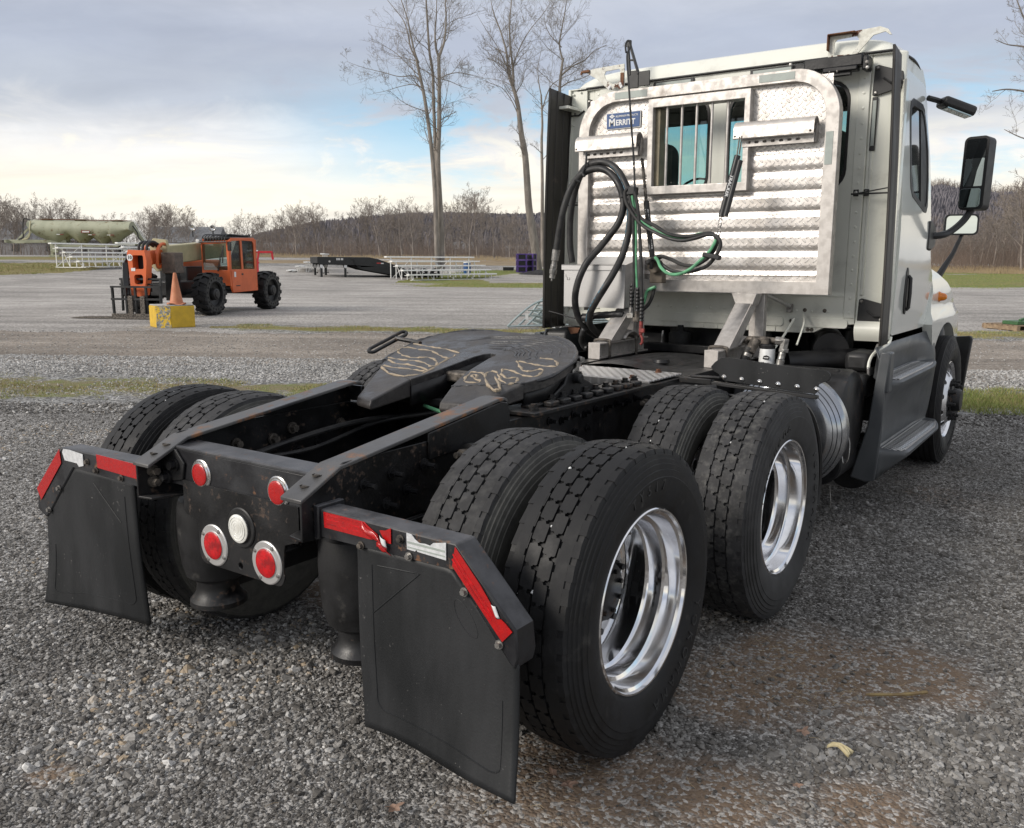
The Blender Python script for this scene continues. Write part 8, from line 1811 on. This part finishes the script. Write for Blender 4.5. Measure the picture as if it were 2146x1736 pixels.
# brush under and between the trees (uncountable)
def brush(name, n, dr, hr, pxr, seed, rr=(.015,.035), tone=None, edge=True):
    rg = np.random.default_rng(seed); px = rg.uniform(*pxr, n); d = rg.uniform(*dr, n); l = (px-1073)/1841*d; x = CAM.x+EX*l-EY*d; y = CAM.y+EY*l+EX*d
    z = np.array([terr(a, b) for a, b in zip(x, y)])-.05
    cl = np.array([mnoise.noise(Vector((a*.09, b*.09, 3.3)))+.5*mnoise.noise(Vector((a*.4, b*.4, 1.3))) for a, b in zip(x, y)])
    h = (hr[0]+(hr[1]-hr[0])*rg.random(n)**1.3)*(1+.55*np.clip(cl, -.7, 1)); a = rg.normal(0, .17, (n, 2))
    p0 = np.stack([x, y, z], 1); p1 = p0+np.stack([a[:, 0]*h*.5, a[:, 1]*h*.5, h*.5], 1); a2 = a+rg.normal(0, .22, (n, 2)); p2 = p1+np.stack([a2[:, 0]*h*.5, a2[:, 1]*h*.5, h*.5], 1)
    r = rg.uniform(*rr, n)
    S = [np.concatenate([p0, p1, r[:, None], r[:, None]*.8], 1), np.concatenate([p1, p2, r[:, None]*.8, r[:, None]*.25], 1)]
    for q in range(3):
        t = rg.uniform(.15, .95, (n, 1)); s0 = p1+(p2-p1)*t if q else p0+(p1-p0)*t; dv = np.stack([rg.normal(0, .45, n), rg.normal(0, .45, n), rg.uniform(.3, .9, n)], 1)*h[:, None]*.28
        S.append(np.concatenate([s0, s0+dv, r[:, None]*.55, r[:, None]*.2], 1))
    me = seg_mesh(name, np.concatenate(S), [tone or M['brush']], 3); o = bpy.data.objects.new(name, me); COL.objects.link(o); return tag(o, kind='stuff')
M['brush'] = mat('brush_twigs', (0.20,0.15,0.12), (0.14,0.11,0.09), .15, 0.9); M['brush2'] = mat('far_brush_twigs', (0.22,0.185,0.165), (0.16,0.14,0.13), .08, 0.9)
brush('brush', 5200, (112, 150), (.8, 2.6), (-80, 1160), 1, (.010,.022)); brush('brush', 2600, (112, 160), (1, 4.0), (1935, 2250), 2, (.010,.022))
brush('brush', 5000, (150, 215), (1.5, 4.5), (430, 1165), 3, (.015, .03), M['brush2']); brush('brush', 2600, (150, 230), (3, 8.0), (1930, 2250), 4, (.018, .04), M['brush2'])
# dead stalks along the far side of the fields
brush('dry_weeds', 5000, (96, 106), (.15, .5), (520, 1160), 5, (.012, .02), M['straw']); brush('dry_weeds', 5000, (104, 122), (.2, .7), (1900, 2250), 6, (.015, .03), M['straw'])

# hills
def hill_top(px):
    return float(np.interp(px, [-400,400,520,600,680,760,850,950,1060,1140,1500,1800,1950,2000,2060,2146,2500], [6,6,12,34,46,56,66,70,70,68,80,108,126,116,110,110,118]))
def hill_h(px, t): return hill_top(px)*(1-(1-min(1, t))**1.6)
HD0, HD1 = 360, 720
M['hill'] = mat('wooded_hillside', (0.145,0.138,0.155), (0.105,0.102,0.118), .018, 0.95, detail=12)  # bluish grey of distance put into the colour instead of a haze volume
def hillpt(px, t):
    d = HD0+(HD1-HD0)*t; l = (px-1073)/1841*d; x, y = LD(l, d)
    z = 1.6+hill_h(px, t)*HD1/1841*(.97+.0*t)+2.5*mnoise.noise(Vector((x*.012, y*.012, 0)))*min(1, t*3)-(2 if t <= 0 else 0)
    return x, y, z
V_ = []; F_ = []; NX, NY = 240, 40
for j in range(NY+1):
    for i in range(NX+1): V_.append(hillpt(-500+3100*i/NX, j/NY*1.0))
for i in range(NX+1): x, y, z = hillpt(-500+3100*i/NX, 1.0); V_.append((x-EY*150, y+EX*150, z-18))
for j in range(NY+1):
    for i in range(NX): a = j*(NX+1)+i; F_.append((a, a+1, a+NX+2, a+NX+1))
tag(raw('hills', V_, F_, M['hill']), kind='structure')
def forest(name, n, seed, mat_, hh=(6, 10)):
    rg = np.random.default_rng(seed); px = np.concatenate([rg.uniform(420, 1170, int(n*.7)), rg.uniform(1920, 2260, n-int(n*.7))]); t = rg.random(n)**.6
    S = []
    for a, b in zip(px, t):
        x, y, z = hillpt(a, b); h = rg.uniform(*hh); r = h*rg.uniform(.10, .24)
        S.append((x, y, z-.5, x, y, z+h*.45, r*.35, r)); S.append((x, y, z+h*.45, x+rg.normal(0, .3), y, z+h, r, r*.15))
    me = seg_mesh(name, S, [mat_], 4); o = bpy.data.objects.new(name, me); COL.objects.link(o); return tag(o, kind='stuff')
M['fa'] = mat('hill_trees_hazed', (0.155,0.145,0.158), (0.115,0.108,0.12), .02, 0.95); M['fb'] = mat('hill_trees_dark', (0.07,0.072,0.07), (0.10,0.095,0.09), .02, 0.95)  # first tone carries the blue of distant haze in its colour
forest('distant_woods', 15000, 1, M['fa']); forest('distant_woods', 4500, 2, M['fb'], (4, 7))
# thin bare stems along the crest
rg = np.random.default_rng(9); S = []
for k in range(5200):
    a = rg.uniform(600, 1170) if k % 3 else rg.uniform(1920, 2260); x, y, z = hillpt(a, rg.uniform(.9, 1.0)); h = rg.uniform(7, 14)*(1.15 if a > 1900 else .62)
    S.append((x, y, z, x+rg.normal(0, .6), y, z+h, .16, .05))
    for _ in range(3): t = rg.uniform(.4, .9); S.append((x, y, z+h*t, x+rg.normal(0, 1.8), y+rg.normal(0, 1.8), z+h*t+rg.uniform(1, 3), .09, .03))
o = bpy.data.objects.new('distant_woods', seg_mesh('distant_woods', S, [M['bark_far']], 3)); COL.objects.link(o); tag(o, kind='stuff')
# litter on the lot: dead leaves, a corn husk, a stick and dry stems
def litter_leaf(x, y, s_, rz, label, m_=None):
    b = MB(); 
    def lf(u, v):
        a = 2*PI*u; r = v*(1+.35*math.sin(a*5)+.2*math.sin(a*3+1)); return (s_*r*math.cos(a), s_*r*.8*math.sin(a), .012+s_*.5*v*(.4+.4*math.sin(a*2+rz)))
    b.grid(lf, 20, 4); o = b.build('leaf', m_ or M['leaf'], None, smooth=60); o.location = (x, y, .012); o.rotation_euler = (0, 0, rz); return tag(o, label, 'leaf', 'dead leaves on the gravel')
for (x, y, s_, rz, lb) in ((1.143,-.353,.022,.4,'curled pale dead leaf on the soil just right of the right mud flap'),(1.075,-.335,.020,2.2,'torn dead leaf on the soil nearest the edge of the right mud flap'),(1.62,.35,.024,1.2,'pink brown dead leaf left of the pale corn husk'),(1.70,.04,.014,.3,'small dead leaf alone on the dark gravel below the corn husk'),(.80,-.74,.022,.9,'dead leaf on the gravel at the bottom edge of the photo')): litter_leaf(x, y, s_, rz, lb)
b = MB()
for k in range(3): b.grid(lambda u, v: (-.035+.075*u, .012*math.sin(3*u+k*2)+.014*(v-.5)+.008*k, .010+.016*math.sin(PI*u)+.010*math.sin(PI*v)), 8, 4)
o = b.build('corn_husk', M['husk'], None, smooth=60, solid=.001); o.location = (1.744, .314, .006); o.rotation_euler = (0, 0, -.2); tag(o, 'twisted pale corn husk lying on the gravel right of the rear wheel', 'corn husk')
b = MB(); b.tube(spline([(1.72,.76,.016),(1.77,.78,.022),(1.83,.83,.020),(1.90,.892,.024)], 5), [.003,.004,.006,.006,.006,.006,.006,.006,.006,.006,.007,.007,.007,.007,.007,.006], 6); o = b.build('dry_stick', M['stick'], None); tag(o, 'flat brown dry stalk lying on the soil patch beside the tandem wheels', 'stick')
rg = np.random.default_rng(4); S = []
for (cx_, cy_, r_, n_) in ((1.45,.85,.22,46),(1.40,.62,.16,30),(1.62,.72,.12,26),(1.12,-.30,.16,34),(1.75,.78,.12,20),(1.55,.62,.05,22),(1.3,.98,.06,16),(.9,-.7,.3,10),(-1.2,.4,.3,10)):
    for _ in range(n_):
        x, y = cx_+rg.normal(0, r_), cy_+rg.normal(0, r_); a = rg.uniform(0, 6.28); p = np.array([x, y, .012]); 
        for q in range(3):
            a += rg.normal(0, .5); p2 = p+np.array([math.cos(a)*.014, math.sin(a)*.014, rg.normal(.002, .004)]); p2[2] = max(.010, p2[2]); S.append((*p, *p2, .0008, .0007)); p = p2
o = bpy.data.objects.new('dry_stems', seg_mesh('dry_stems', S, [M['straw']], 3)); COL.objects.link(o); tag(o, kind='stuff')
